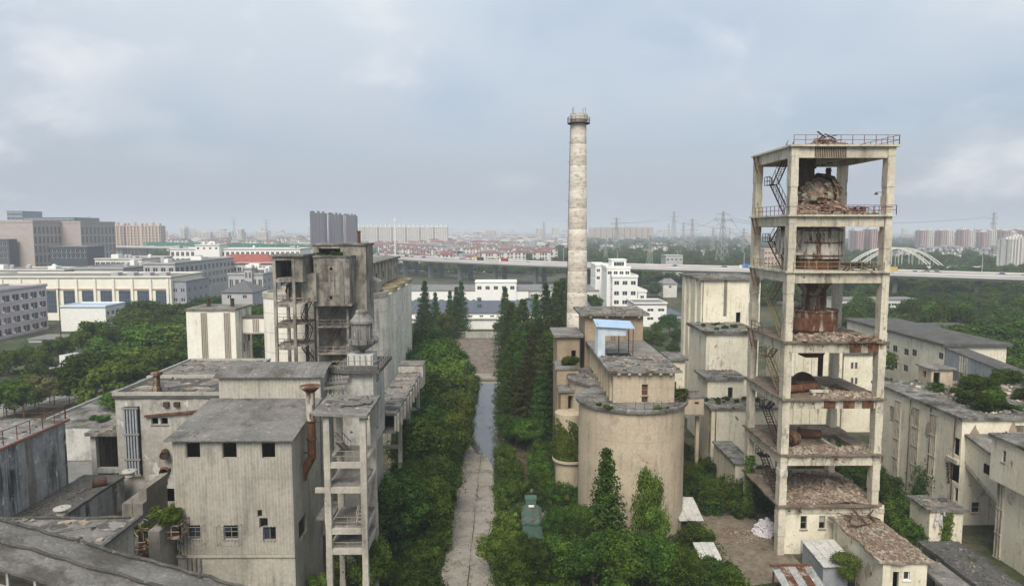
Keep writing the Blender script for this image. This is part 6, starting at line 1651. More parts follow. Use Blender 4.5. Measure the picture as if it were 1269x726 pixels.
# elevator tower in front
eY0, eY1 = 107.5, 117.0
ex0, ex1 = xa(390, 110.5), xa(455, 112.5, 330)
et = thing('elevator_tower', 'soot-stained concrete elevator tower with jutting box before the rear silos', 'tower', (xa(415, 112), 112, 0))
ezt = za(304, 111.5)
building('', '', '', xa(389.5, 111.5), xa(455, 111.5), 111.5, eY1 + .5, za(402, 111.5), ezt, SOOTY, BITUMM, [('S', 1.0, 4.5, ezt - za(402, 111.5) - 1.9, ezt - za(402, 111.5) - .5, 'open')], root=et, over=.25, rt=.3)
building('', '', '', xa(389.5, 111.5), xa(437.5, 111.5), 111.4, eY1 - 1, 0, za(402, 111.5) - .003, SOOTY, BITUMM, [], root=et, roof=False)
bxz0, bxz1 = za(376, eY0), za(319, eY0)
q0, q1 = xa(390.5, eY0), xa(434.5, eY0)
building('', '', '', q0, q1, eY0, 111.45, bxz0, bxz1, SOOTY, BITUMM, [hS(408.5, 412, 331.5, 335, q0, eY0, bxz0, 'open'), hS(408.5, 412, 367, 371, q0, eY0, bxz0, 'open'), ('E', 1.2, 2.0, 3.5, 6.2, 'open')], root=et, over=.15, rt=.25, sides='SEW')
mb = MB(); mb.box(q0 - .25, q1 + .25, eY0 - .25, 111.4, bxz0 - .35, bxz0 - .003); mb.build('corbel_slab', SOOTY, et)
for i in range(7):
    for j in range(6):
        a, b = q0 + (q1 - q0) * i / 7, q0 + (q1 - q0) * (i + 1) / 7 - .04; c_, d_ = bxz0 + (bxz1 - bxz0) * j / 6, bxz0 + (bxz1 - bxz0) * (j + 1) / 6 - .04
        if i == 5 or (i in (2, 3) and j in (0, 4)): continue
        mb = MB(); mb.box(a, b, eY0 - .06 - random.uniform(0, .02), eY0 - .003, c_, d_); mb.build('facing_slab', SOOTY, et)
for i in range(4): mb = MB(); x = q0 + (q1 - q0) * (5.1 + i * .22) / 7; mb.tube((x, eY0 - .14, bxz0), (x, eY0 - .14, bxz1 - .3 - i * .5), .09, n=8); mb.build('conduit', RAILGREY, et)
for k, (va, vb) in enumerate(((440, 412), (412, 403), (403, 380))): pass
lv = [za(v, 108) for v in (470, 437, 404, 376)]
for k in range(3):
    z0_, z1_ = lv[k], lv[k + 1]
    mb = MB(); xl = xa(400, 108); stair(mb, (xa(402, 108) if k % 2 == 0 else xa(402, 108), 109.2, z0_ + .1), (xa(422, 108), 109.2, z1_), (0, .8, 0)); mb.build('staircase', RUSTD if k else RAILYEL, et)
    mb = MB(); mb.box(xa(393, 108), xa(432, 108), 107.8, 111.3, z1_ - .2, z1_) if k < 2 else None
    if k < 2:
        railing(mb, [(xa(393, 108), 107.8, z1_), (xa(432, 108), 107.8, z1_)], 1.05, 1.2, .035); mb.build('landing', SOOTY, et)
for u in (393.5, 431): mb = MB(); x = xa(u, 108); mb.box(x - .16, x + .16, 107.9, 108.2, 0, bxz0 - .353); mb.build('leg', SOOTY, et)
mb = MB(); c = WY(445, 300, 114); mb.lathe(c.x, 114, [(.28, ezt + .3), (.28, za(288, 114)), (.42, za(287, 114)), (.1, za(286, 114))], 12)
tag(mb.build('vent_pipe', RUST), 'thin rusty vent pipe on top of the elevator tower', 'vent pipe')
# open frame stair tower left of it
oy0, oy1 = 104.0, 110.5
ox0, ox1 = xa(341, oy0, 380), xa(375, oy0, 340)
oz = za(318, oy0, 355)
of = thing('open_stair_tower', 'slender open concrete stair tower with an enclosed top box', 'tower', ((ox0 + ox1) / 2, 107, 0))
xr = xa(364.5, oy0, 380)
for x in (ox0, xr):
    for y in (oy0, oy1 - .45):
        mb = MB(); mb.box(x - .22, x + .22, y, y + .45, 0, oz); mb.build('column', SOOTY, of)
for v in (319, 346, 377, 403, 430):
    z_ = za(v, oy0, 355)
    mb = MB(); mb.box(ox0 + .23, xr - .23, oy0 + .05, oy0 + .4, z_ - .45, z_ - .003); mb.build('beam', SOOTY, of)
    mb = MB(); mb.box(ox0 + .23, xr - .23, oy1 - .4, oy1 - .05, z_ - .45, z_ - .003); mb.build('beam', SOOTY, of)
    mb = MB(); jitter_slab(mb, ox0 - .3, xr + (.4 if v < 370 else 1.6), oy0 + .46, oy1 - .46, z_, z_ + .18, .06); mb.build('floor_slab', SOOTY, of)
    if v in (377, 403, 430):
        mb = MB(); railing(mb, [(ox0, oy0 + .5, z_ + .18), (xr + 1.4, oy0 + .5, z_ + .18)], 1.0, 1.2, .035); mb.build('railing', RUSTD, of)
mb = MB(); jitter_slab(mb, ox0 - .5, ox1 + .3, oy0 - .3, oy1 + .3, oz + .003, oz + .3, .05); mb.build('roof', BITUM, of)
z_ = za(346, oy0); mb = MB(); mb.box(xr + .23, ox1, oy0 + .1, oy1, z_ - .4, oz - .003); mb.box(ox0 - .2, ox0 + .0, oy0 + .46, oy1, z_, oz - .003); mb.box(ox0 + .01, xr + .22, oy1 + .003, oy1 + .2, z_ - 3.4, oz - .003); mb.build('wall', SOOTY, of)
mb = MB(); z2_ = za(375, oy0); mb.box(xr + .5, xa(388, oy0), oy0 + 2.2, oy1 + 1, z2_, z_ + .7); mb.build('side_box', SOOTY, of)
mb = MB()
for k in range(5):
    z0_, z1_ = za(470 - k * 19, oy0), za(470 - (k + 1) * 19, oy0); stair(mb, (xr + .7, oy0 + 1 + (k % 2) * 4, z0_), (xr + .7, oy0 + 5 - (k % 2) * 4, z1_), (.7, 0, 0))
mb.build('staircase', RUSTD, of)
for k in range(6):
    mb = MB(); r_ = random.Random(90 + k); c = WY(347 + r_.uniform(0, 16), 350 + r_.uniform(0, 20), oy0 + 2); mb.bar(c, c + Vector((r_.uniform(-1, 1), r_.uniform(0, 2), r_.uniform(-1.5, 1.5))), .15); mb.build('hanging_bar', RUSTD, of)

# white transfer house and its conveyor bridge
hY = 125.0
h0, h1 = xa(231.5, hY, 410), xa(292, hY, 410); hz0, hzt = za(447, hY, 260), za(385, hY, 260)
STRIP = plain('louvre_strip', (0.30, 0.24, 0.19), .8)
th = building('transfer_house', 'clean cream transfer house with two dark vertical louvre strips', 'building', h0, h1, hY, hY + 8, 0, hzt, WHITEW, BITUM,
              [('E', 3.5, 4.6, hzt - 8.2, hzt - 6.6, 'open')], over=.25, rt=.35)
for u in (253, 281.5):
    for k in range(4):
        x = xa(u, hY) + (k - 1.5) * .3; mb = MB(); mb.box(x - .09, x + .09, hY - .12, hY - .003, za(444, hY), za(387, hY)); mb.build('louvre', STRIP if k % 2 else GREYD, th)
for yv in (2.2, 5.6): mb = MB(); mb.box(h1 + .003, h1 + .3, hY + yv - .35, hY + yv + .35, 0, hzt - .01); mb.build('pilaster', WHITED, th)
for u in (258.5, 288):
    mb = MB(); c = WY(u, 378, hY + 4); mb.lathe(c.x, hY + 4, [(.35, hzt + .35), (.35, hzt + 1.7), (.5, hzt + 1.8), (.1, hzt + 1.9)], 12)
    tag(mb.build('vent_pipe', RUSTD), 'short dark vent pipe on the transfer house roof', 'vent pipe', 'vents on the transfer house roof')
cz0, cz1 = za(411, hY + 3), za(394, hY + 3)
cb = thing('conveyor_bridge', 'cream conveyor bridge from transfer house to the open stair tower', 'bridge', ((h1 - 35) / 2, hY + 4, cz0))
building('', '', '', h1 + .31, -37.5, hY + 2.6, hY + 6, cz0, cz1, WHITEW, BITUMD, [], root=cb, over=.12, rt=.3)
for k in range(4): x = xa(317, hY + 2.6) + (k - 1.5) * .32; mb = MB(); mb.box(x - .09, x + .09, hY + 2.5, hY + 2.597, cz0 + .1, cz1 - .1); mb.build('louvre', STRIP if k % 2 else GREYD, cb)
mb = MB(); mb.box(h1 + .31, -37.5, hY + 2.6, hY + 6, cz0 - .25, cz0 - .003); mb.build('floor', GREYC, cb)
mb = MB(); mb.box(h1 + .05, h1 + .3, hY + 2.4, hY + 6.2, cz0 - 2, cz0 - .3); mb.build('corbel', WHITED, cb)

roof_mess('felt scraps and grit on the plaster block roof', bx0 + .3, bx1 - .3, PYa + .3, PYa + 8, bz + .3, 200, 101)
roof_mess('felt scraps and grit on the rear flat roof', xa(192, 84) + .3, xa(300, 84) - .3, 82.3, 92.7, za(470.5, 82) + .35, 160, 102)
roof_mess('grit on the tilted roof of the open concrete frame', fx0 - .6, fx1, FY0 + 1.5, FY1, fz + .32, 60, 103)
roof_mess('grit on the bay roof left of the plaster block', qx0, qx1 - .3, 73.6, 85.5, qz + .4, 90, 104)
roof_mess('old felt scraps on the flat sheet shed', eX1 - 12, eX1 - .4, eYa, eYb - .6, eZ + .3, 120, 105)
roof_mess('felt scraps on the raised gallery roof', gX0, gX1, gYa, gYb - .5, gZ + .2, 120, 106)
roof_mess('old felt on the low long shed roof', vX + .3, vX + 25, vY0 + .3, vY1 - 4, vZ + .3, 300, 107)
roof_mess('dirt and felt on the peeling shed roof', wX - 10, wX - .2, 52, wY1 - .3, wZt + .25, 160, 108)
scars(pb, 'S', (bx0, bx1, PYa, PYa + 8, 0), bz, 10, 109, WHITED, 1.0); scars(wt, 'S', (tx0, tx1, TYa, TYb, tzm), tz - tzm, 4, 110, GREYC, .7); scars(wt, 'E', (tx0, tx1, TYa, TYb, tzm), tz - tzm, 4, 111, GREYC, .6)

# ================================================================== ELEVATED HIGHWAY
def smooth_poly(ctrl, n=10):
    out = []
    P = [2 * Vector(ctrl[0]) - Vector(ctrl[1])] + [Vector(c) for c in ctrl] + [2 * Vector(ctrl[-1]) - Vector(ctrl[-2])]
    for i in range(1, len(P) - 2):
        for k in range(n):
            t = k / n; a, b, c, d = P[i - 1], P[i], P[i + 1], P[i + 2]
            out.append(0.5 * (2 * b + (c - a) * t + (2 * a - 5 * b + 4 * c - d) * t * t + (3 * b - a - 3 * c + d) * t ** 3))
    out.append(P[-2]); return out
HZ = 15.0
hw_c = [WZ(1500, 351, HZ), WZ(1269, 344.5, HZ), WZ(1100, 339, HZ), WZ(950, 335.5, HZ), WZ(790, 331.5, HZ), WZ(634, 326.5, HZ), WZ(530, 322, HZ), WZ(455, 317.5, HZ), WZ(380, 312, HZ), WZ(300, 308.5, HZ), WZ(200, 306.5, HZ), WZ(100, 305.0, HZ), WZ(-60, 303.5, HZ)]
hw = smooth_poly([(p.x, p.y, HZ) for p in hw_c], 8)
HWW = 24.0
def side_of(pts, i):
    a, b = pts[max(0, i - 1)], pts[min(len(pts) - 1, i + 1)]; d = (b - a); d.z = 0; d.normalize()
    return Vector((d.y, -d.x, 0))     # towards the back when walking to the left
hwy = thing('elevated_highway', 'long elevated concrete highway on piers sweeping across behind the works', 'highway', tuple(hw[30]), kind='structure')
L = [p.copy() for p in hw]
fr_ = []; bk_ = []
for i, p in enumerate(hw):
    n_ = side_of(hw, i)
    if n_.y < 0: n_ = -n_
    fr_.append(p); bk_.append(p + n_ * HWW)
mb = MB()
for i in range(len(hw) - 1):
    lo = [fr_[i] - Vector((0, 0, 1.9)), fr_[i + 1] - Vector((0, 0, 1.9)), bk_[i + 1] - Vector((0, 0, 1.9)), bk_[i] - Vector((0, 0, 1.9))]
    # box girder: edges thin, belly deep
    a, b, c, d = fr_[i], fr_[i + 1], bk_[i + 1], bk_[i]
    dn = Vector((0, 0, -1.0)); mb.hexa([a + dn, b + dn, c + dn, d + dn][::-1], [a, b, c, d][::-1])
    e0 = a.lerp(d, .12); e1 = b.lerp(c, .12); e2 = b.lerp(c, .88); e3 = a.lerp(d, .88); d2 = Vector((0, 0, -2.3)); d1 = Vector((0, 0, -1.003))
    mb.hexa([e0 + d2, e1 + d2, e2 + d2, e3 + d2][::-1], [e0 + d1, e1 + d1, e2 + d1, e3 + d1][::-1])
mb.build('deck', DECKC, hwy)
mb = MB()
for i in range(len(hw) - 1):
    up = Vector((0, 0, .06)); mb.poly([fr_[i].lerp(bk_[i], .03) + up, fr_[i + 1].lerp(bk_[i + 1], .03) + up, bk_[i + 1].lerp(fr_[i + 1], .03) + up, bk_[i].lerp(fr_[i], .03) + up])
mb.build('carriageway', ASPH, hwy)
for line in (fr_, bk_):
    mb = MB()
    for i in range(len(hw) - 1): mb.bar(line[i] + Vector((0, 0, .6)), line[i + 1] + Vector((0, 0, .6)), .4, 1.25)
    mb.build('parapet', DECKC, hwy)
mb = MB()
for i in range(len(hw) - 1): mb.bar(fr_[i].lerp(bk_[i], .5) + Vector((0, 0, .45)), fr_[i + 1].lerp(bk_[i + 1], .5) + Vector((0, 0, .45)), .5, .8)
mb.build('median', plain('median_red', (0.25, 0.10, 0.09), .8), hwy)
# green noise barrier on the far left stretch
gb = thing('noise_barrier', 'long green noise barrier along the distant bend of the highway', 'barrier', tuple(hw[60]))
for i in range(58, len(hw) - 1):
    a, b = bk_[i], bk_[i + 1]
    mb = MB(); mb.bar(a + Vector((0, 0, 3.2)), b + Vector((0, 0, 3.2)), .4, 5.6); mb.build('barrier_panel', GREENB, gb)
# piers at even spacing
acc = 0; last = hw[0]; nxt = 12.0
PM = {}
for i in range(1, len(hw)):
    seg = (hw[i] - hw[i - 1]).length
    while acc + seg >= nxt:
        t = (nxt - acc) / seg
        f_, b_ = fr_[i - 1].lerp(fr_[i], t), bk_[i - 1].lerp(bk_[i], t)
        for q in (.28, .72):
            c = f_.lerp(b_, q); mb = MB()
            dirv = (b_ - f_).normalized(); al = Vector((dirv.y, -dirv.x, 0))
            sec = [c + dirv * 1.5 + al * 1.1, c - dirv * 1.5 + al * 1.1, c - dirv * 1.5 - al * 1.1, c + dirv * 1.5 - al * 1.1]
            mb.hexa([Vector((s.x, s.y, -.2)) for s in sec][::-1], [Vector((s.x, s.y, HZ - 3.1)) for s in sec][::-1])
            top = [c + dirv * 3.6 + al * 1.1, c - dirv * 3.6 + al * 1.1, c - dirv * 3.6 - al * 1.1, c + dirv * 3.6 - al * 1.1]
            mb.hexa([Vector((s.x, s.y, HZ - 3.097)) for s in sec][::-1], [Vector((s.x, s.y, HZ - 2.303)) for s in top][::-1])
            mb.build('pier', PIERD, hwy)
        nxt += 36.0
    acc += seg
# street lamps along the highway
lampm = MB(); lampm.tube((0, 0, 0), (0, 0, 10), .2, .14, 6); lampm.bar((0, 0, 10), (0, 2.2, 10.5), .14); lampm.bar((0, 2.0, 10.42), (0, 3.0, 10.6), .4, .15)
LAMPM = mesh_obj('street_lamp', lampm, PALEG)
acc = 0; nxt = 6.0
for i in range(1, len(hw)):
    seg = (hw[i] - hw[i - 1]).length
    while acc + seg >= nxt:
        t = (nxt - acc) / seg; c = fr_[i - 1].lerp(fr_[i], t)
        o = bpy.data.objects.new('street_lamp', LAMPM); COL.objects.link(o); o.location = c + Vector((0, .3, 0)); tag(o, 'tall pale street lamp on the highway parapet', 'street lamp', 'lamps along the highway')
        nxt += 38.0
    acc += seg
# traffic
def car_mesh(kind):
    mb = MB()
    if kind == 'car':
        mb.hexa([(-2.2, -.85, .3), (2.2, -.85, .3), (2.2, .85, .3), (-2.2, .85, .3)], [(-2.2, -.85, .85), (2.1, -.85, .8), (2.1, .85, .8), (-2.2, .85, .85)], 0)
        mb.hexa([(-1.7, -.8, .85), (1.1, -.8, .83), (1.1, .8, .83), (-1.7, .8, .85)], [(-1.2, -.65, 1.45), (.4, -.65, 1.45), (.4, .65, 1.45), (-1.2, .65, 1.45)], 1)
    else:
        mb.box(-3.4, 1.6, -1.15, 1.15, .8, 3.0, 0); mb.box(1.7, 3.3, -1.1, 1.1, .6, 2.4, 2); mb.box(3.31, 3.35, -1, 1, 1.4, 2.2, 1)
    for x in (-1.35, 1.35):
        for y in (-.8, .8): mb.tube((x, y - .1, .33), (x, y + .1, .33), .33, n=10, mi=1)
    return mb
CARM = {}
def car(c, ang, kind, col, label, group):
    key = (kind, col)
    if key not in CARM:
        mb = car_mesh(kind); me = bpy.data.meshes.new(kind); me.from_pydata(mb.v, [], mb.f)
        me.materials.append(plain('paint_%s_%d' % (kind, len(CARM)), col, .35, .05, spec=.5)); me.materials.append(GLASS); me.materials.append(WHITEP)
        me.polygons.foreach_set('material_index', mb.m); me.update(); CARM[key] = me
    o = bpy.data.objects.new('car' if kind == 'car' else 'truck', CARM[key]); COL.objects.link(o)
    o.location = c; o.rotation_euler = (0, 0, ang); tag(o, label, kind, group); return o
COLS = [((0.75, 0.75, 0.74), 'white'), ((0.05, 0.05, 0.055), 'black'), ((0.35, 0.04, 0.03), 'red'), ((0.6, 0.42, 0.05), 'yellow'), ((0.06, 0.16, 0.42), 'blue'), ((0.4, 0.4, 0.4), 'silver')]
rnd = random.Random(77)
for k in range(34):
    i = rnd.randrange(8, 62); q = rnd.choice((.14, .26, .38, .62, .74, .86)); c = fr_[i].lerp(bk_[i], q) + (fr_[i + 1] - fr_[i]) * rnd.random(); c.z = HZ + .07
    d = fr_[i + 1] - fr_[i]; kd = 'truck' if rnd.random() < .25 else 'car'; cc, cn = rnd.choice(COLS)
    car(c, math.atan2(d.y, d.x), kd, cc, '%s %s driving on the elevated highway' % (cn, kd), '%s %ss on the highway' % (cn, kd))

# ================================================================== MIDDLE-DISTANCE BUILDINGS
def blk(name, label, u0, u1, v0, Y, dep, wm, rm, wins=(), group=None, par=0.0, fm=None, gm=None, over=.3, rt=.4, root=None):
    x0, x1 = xa(u0, Y, v0 + 10), xa(u1, Y, v0 + 10); z1 = za(v0, Y, (u0 + u1) / 2)
    ws = []
    for w_ in wins:
        side, n, ww, hh_, rows, kind = w_
        width = (x1 - x0) if side in 'SN' else dep
        z_rows = [z1 - r_ - hh_ for r_ in rows]
        ws += grid_wins(side, width, n, ww, z_rows, hh_, kind)
    return building(name, label, 'building', x0, x1, Y, Y + dep, 0, z1, wm, rm, ws, over=over, rt=rt, parapet=par, fm=fm or WHITEP, gm=gm or GLASS, rough_edge=.0, group=group, root=root)
# ivory factory hall with tall dark windows
iv = blk('ivory_factory', 'long ivory factory hall with seven tall dark windows and buttresses', -40, 212, 345, 290, 30, IVORY, ROOFGREY, [('S', 11, 5.6, 9.4, (5.2,), 'strip')], par=.6, gm=GLASSB, fm=RAILGREY)
x0i, x1i = xa(-40, 290), xa(212, 290); zi_ = za(345, 290)
for i in range(12):
    x = x0i + (x1i - x0i) * i / 11; x = min(x, x1i - .6); mb = MB(); mb.box(x - .5, x + .5, 289.3, 289.995, 0, zi_ - .1); mb.build('buttress', IVORY, iv)
mb = MB(); mb.box(x0i, x1i, 289.6, 289.99, zi_ - 4.6, zi_ - 4.1); mb.build('string_course', PEACH, iv)
for i in range(4): mb = MB(); x = x1i - 30 + i * 7; mb.box(x, x + 3, 300, 304, zi_ + .4, zi_ + 2); mb.build('roof_unit', PALEG, iv)
blk('grey_end_block', 'blue-grey end block with small windows beside the ivory factory hall', 212.5, 231, 349, 292, 22, plain('slate_wall', (.30, .31, .34), .8), ROOFGREY, [('S', 2, 1.5, 1.6, (3, 7, 11), 'pane'), ('E', 4, 1.6, 1.6, (3, 7, 11), 'pane')])
# mauve apartment block, far left, its long side facing the works
pX = -175.0; pz_ = 16.6
blkp = building('mauve_flats', 'mauve-grey block of flats with four rows of windows by the street', 'building', pX - 14, pX, 225, 263, 0, pz_, PINKG, ROOFGREY,
                grid_wins('E', 38, 8, 3.5, [1.0, 4.9, 8.8, 12.7], 2.4, 'pane') + grid_wins('S', 14, 3, 2.6, [1.0, 4.9, 8.8, 12.7], 2.2, 'pane'), parapet=.7, fm=WHITEP, rough_edge=0)
for k in range(4):
    mb = MB(); mb.box(pX + .003, pX + .25, 225, 263, .6 + k * 3.9, .85 + k * 3.9); mb.build('string_course', PINKG, blkp)
    for i in range(7): mb = MB(); y = 229.6 + i * 4.75; mb.box(pX + .01, pX + .55, y, y + .8, 1.3 + k * 3.9, 1.9 + k * 3.9); mb.build('air_conditioner', WHITEP, blkp)
blk('white_low_block', 'small white block with a light blue roof and two rows of windows', 75, 131, 381, 258, 13, WHITEP, BLUEM, [('E', 4, 1.7, 1.5, (1.6, 4.6), 'pane')], par=.4)
blk('street_canopy_block', 'low dark-roofed street building in front of the white block', 36, 88, 421, 232, 10, PALEG, ROOFGREY, [('S', 5, 1.6, 1.5, (1.2,), 'pane')])
# twin stone office towers
def stone_office(label, u0, u1, v0, Y, dep, n_e):
    b = blk('stone_office', label, u0, u1, v0, Y, dep, TAUPE, TAUPE, [('E', n_e, 2.2, 5.2, (3, 9.5, 16, 22.5, 29), 'pane')], par=1.0)
    x0, x1 = xa(u0, Y), xa(u1, Y); z1 = za(v0, Y)
    for k in range(7): mb = MB(); z = z1 - 4 - k * 5.5; mb.box(x0, x1, Y - .12, Y - .003, z, z + .25); mb.build('stone_course', TAUPE, b)
    return b
stone_office('wide taupe stone office block with narrow vertical windows', -14, 41, 275.5, 470, 38, 9)
stone_office('second taupe stone office block standing beside the wide one', 74.5, 100, 276.5, 500, 44, 9)
blk('dark_glass_podium', 'dark glazed low link between the two stone office blocks', 62, 108, 306, 462, 20, plain('smoked_facade', (.06, .07, .08), .4), ROOFGREY, [('S', 8, 2.2, 2.2, (1.5, 5), 'pane')])
blk('dark_glass_block', 'dark glass office edge with white blinds left of the stone office', -20, 11, 297, 460, 8, plain('dark_facade', (.10, .10, .11), .5), ROOFGREY, [('S', 6, 1.8, 2.0, (2, 6, 10), 'pane')])
blk('glass_topped_offices', 'hazy glass-topped office roofs behind the stone office blocks', 30, 92, 270, 640, 40, plain('haze_glass', (.22, .26, .30), .5), ROOFGREY, [('S', 8, 4, 2.4, (2, 6, 10), 'pane')])
blk('round_top_office', 'distant blue-grey office with a taller cap behind the stone offices', 9, 28, 262, 700, 30, plain('blue_grey_wall', (.25, .29, .33), .5), ROOFGREY, [('S', 4, 3, 2, (2, 6), 'pane')])
# grey and white works offices
MID = [
    ('grey_office', 'grey flat-roofed office with white tanks on its roof', 84, 153, 334, 345, 60, PALEG, [('E', 10, 2.6, 2.2, (1.5, 5.0), 'pane'), ('S', 8, 1.8, 1.6, (1.5, 5.0), 'pane')]),
    ('white_shed_row', 'low white and pale green sheds before the grey office', -10, 80, 336, 338, 24, WARMW, [('S', 10, 2.2, 1.4, (1.2,), 'pane')]),
    ('grey_long_office', 'long grey office with ranked dark windows on its receding side', 178, 217, 328, 345, 75, PALEG, [('E', 14, 3.2, 2.8, (1.6, 6.0, 10.4), 'pane'), ('S', 4, 2.2, 2.0, (1.6, 6.0, 10.4), 'pane')]),
    ('red_roofed_office', 'white office under a broad red hipped roof', 262, 338, 327, 420, 30, WARMW, [('S', 12, 2.4, 3.2, (2.0, 7.2), 'pane')]),
    ('white_window_block', 'long white block striped with close dark windows behind red roof', 211, 372, 309.5, 520, 30, WHITEP, [('S', 26, 2.2, 3.2, (1.6, 6.5), 'pane')]),
    ('white_rooftop_block', 'taller white stair block on the long striped white building', 242, 272, 304.5, 515, 16, WHITEP, [('S', 4, 1.6, 1.6, (1.2,), 'pane')]),
    ('stone_annex', 'pale grey annex with stepped roofs beside the gabled house', 283, 326, 341, 345, 42, PALEG, [('S', 6, 1.6, 4.0, (2.2,), 'pane'), ('E', 7, 2.0, 2.2, (2.0, 6.0), 'pane')]),
    ('stone_annex_tower', 'pale stair tower rising from the stepped grey annex', 303, 312, 334, 343, 8, PALEG, [('S', 2, 1.0, 3.0, (1.5, 6), 'pane')]),
    ('roadside_block', 'pale low building in front of the highway bend', 118, 176, 322, 430, 40, WARMW, [('S', 9, 2.6, 2.0, (1.5,), 'pane')]),
    ('red_roof_shed', 'white building with a red roof strip beyond the elevator tower', 374, 391, 328, 400, 24, WARMW, [('S', 3, 2, 2.2, (2, 6), 'pane')]),
    ('grey_shed_row', 'grey shed roofs between the red-roofed office and highway', 150, 215, 330, 420, 30, PALEG, [('S', 8, 2.4, 1.8, (1.4,), 'pane')]),
]
for nm, lab, u0, u1, v0, Y, dep, wm, ws in MID:
    b = blk(nm, lab, u0, u1, v0, Y, dep, wm, ROOFGREY, ws, par=.6)
    x0, x1 = xa(u0, Y), xa(u1, Y); z1 = za(v0, Y); r_ = random.Random(len(lab) * 7)
    if nm in ('red_roofed_office', 'red_roof_shed'):
        e = 1.2; zt_ = z1 + .41; hgt = 5.2 if nm == 'red_roofed_office' else 2.5; y0_, y1_b = Y - e, Y + dep + e; a, b_ = x0 - e, x1 + e
        mb = MB(); ins = min(9, (b_ - a) * .3)
        mb.poly([(a, y0_, zt_), (b_, y0_, zt_), (b_ - ins, Y + dep / 2, zt_ + hgt), (a + ins, Y + dep / 2, zt_ + hgt)])
        mb.poly([(b_, y1_b, zt_), (a, y1_b, zt_), (a + ins, Y + dep / 2, zt_ + hgt), (b_ - ins, Y + dep / 2, zt_ + hgt)])
        mb.poly([(a, y1_b, zt_), (a, y0_, zt_), (a + ins, Y + dep / 2, zt_ + hgt)]); mb.poly([(b_, y0_, zt_), (b_, y1_b, zt_), (b_ - ins, Y + dep / 2, zt_ + hgt)])
        mb.build('hipped_roof', TILERED, b)
    else:
        for k in range(5):
            w_, d_ = r_.uniform(1.5, 5), r_.uniform(2, 6); x = r_.uniform(x0 + 1, max(x0 + 1.5, x1 - w_ - 1)); y = r_.uniform(Y + 1, Y + dep * .7)
            mb = MB()
            if r_.random() < .5: mb.box(x, x + w_, y, y + d_, z1 + .403, z1 + r_.uniform(1.6, 3.4))
            else: mb.lathe(x + 1, y + 1, [(1.1, z1 + .403), (1.1, z1 + 2.3), (.3, z1 + 2.8)], 12)
            mb.build('roof_unit', WHITEP if r_.random() < .6 else PALEG, b)
# gabled grey-roofed house
def gable(name, label, u0, u1, vE, vR, Y, dep, wm, rm, cat='house', hip=.25, wins=True):
    x0, x1 = xa(u0, Y), xa(u1, Y); zE_, zR = za(vE, Y), za(vR, Y + dep / 2)
    t = building(name, label, cat, x0, x1, Y, Y + dep, 0, zE_, wm, rm, grid_wins('S', x1 - x0, max(1, int((x1 - x0) / 4)), 1.4, [max(.8, zE_ - 2.4)], 1.4, 'pane') if wins else [], roof=False, fm=WHITEP)
    e = .6; mb = MB(); i_ = (x1 - x0) * hip; ym = Y + dep / 2
    mb.poly([(x0 - e, Y - e, zE_), (x1 + e, Y - e, zE_), (x1 - i_, ym, zR), (x0 + i_, ym, zR)]); mb.poly([(x1 + e, Y + dep + e, zE_), (x0 - e, Y + dep + e, zE_), (x0 + i_, ym, zR), (x1 - i_, ym, zR)])
    mb.poly([(x0 - e, Y + dep + e, zE_), (x0 - e, Y - e, zE_), (x0 + i_, ym, zR)]); mb.poly([(x1 + e, Y - e, zE_), (x1 + e, Y + dep + e, zE_), (x1 - i_, ym, zR)])
    mb.build('roof', rm, t)
    return t
gable('gabled_house', 'pale house with a steep slate-grey hipped roof among the trees', 276, 314, 362, 347, 262, 16, PALEG, plain('slate_roof', (.12, .12, .125), .8), hip=.5)
# white factory behind the field: two long roofs
fc = gable('blue_roofed_factory', 'long white factory with blue-grey ribbed roof behind the field', 470, 736, 387.5, 372.5, 262, 46, WHITEP, ROOFBLUE, 'building', .0)
x0, x1 = xa(470, 262), xa(736, 262); zE_ = za(387.5, 262)
mb = MB(); mb.box(x0, x1, 261.2, 261.99, zE_ - 2.3, zE_ - 1.6); mb.build('canopy', WHITEP, fc)
zR_ = za(372.5, 285)
for i in range(46):
    x = x0 + (x1 - x0) * i / 46; mb = MB(); mb.bar((x, 261.5, zE_ + .06), (x, 284.8, zR_ + .06), .12, .14); mb.build('roof_rib', ROOFBLUE, fc)
for u in (520, 594, 659, 680):
    for dv, yq in ((0, 283), (7, 272)):
        c = xa(u, yq); zc = zE_ + (zR_ - zE_) * (yq - 262) / 23; mb = MB(); mb.lathe(c, yq, [(.8, zc), (.8, zc + .9), (1.1, zc + 1.0), (1.0, zc + 1.5), (.2, zc + 1.8)], 10); mb.build('roof_vent', GREENM, fc)
wf = blk('white_flat_factory', 'long white flat-roofed factory before the highway', 470, 655, 360.5, 332, 34, WHITEP, ROOFGREY, [('S', 18, 2.2, 1.0, (4.2,), 'pane')])
blk('white_penthouse', 'white upper office with a peach band on the flat factory', 589, 640, 350, 331, 14, WHITEP, WHITEP, [('S', 5, 2.0, 1.7, (1.8,), 'pane')], fm=PEACH)
blk('grey_roofed_wing', 'grey-roofed low wing right of the white flat factory', 655.5, 742, 361, 345, 40, WARMW, ROOFGREY, [('S', 9, 2.0, 1.2, (1.6,), 'pane')])
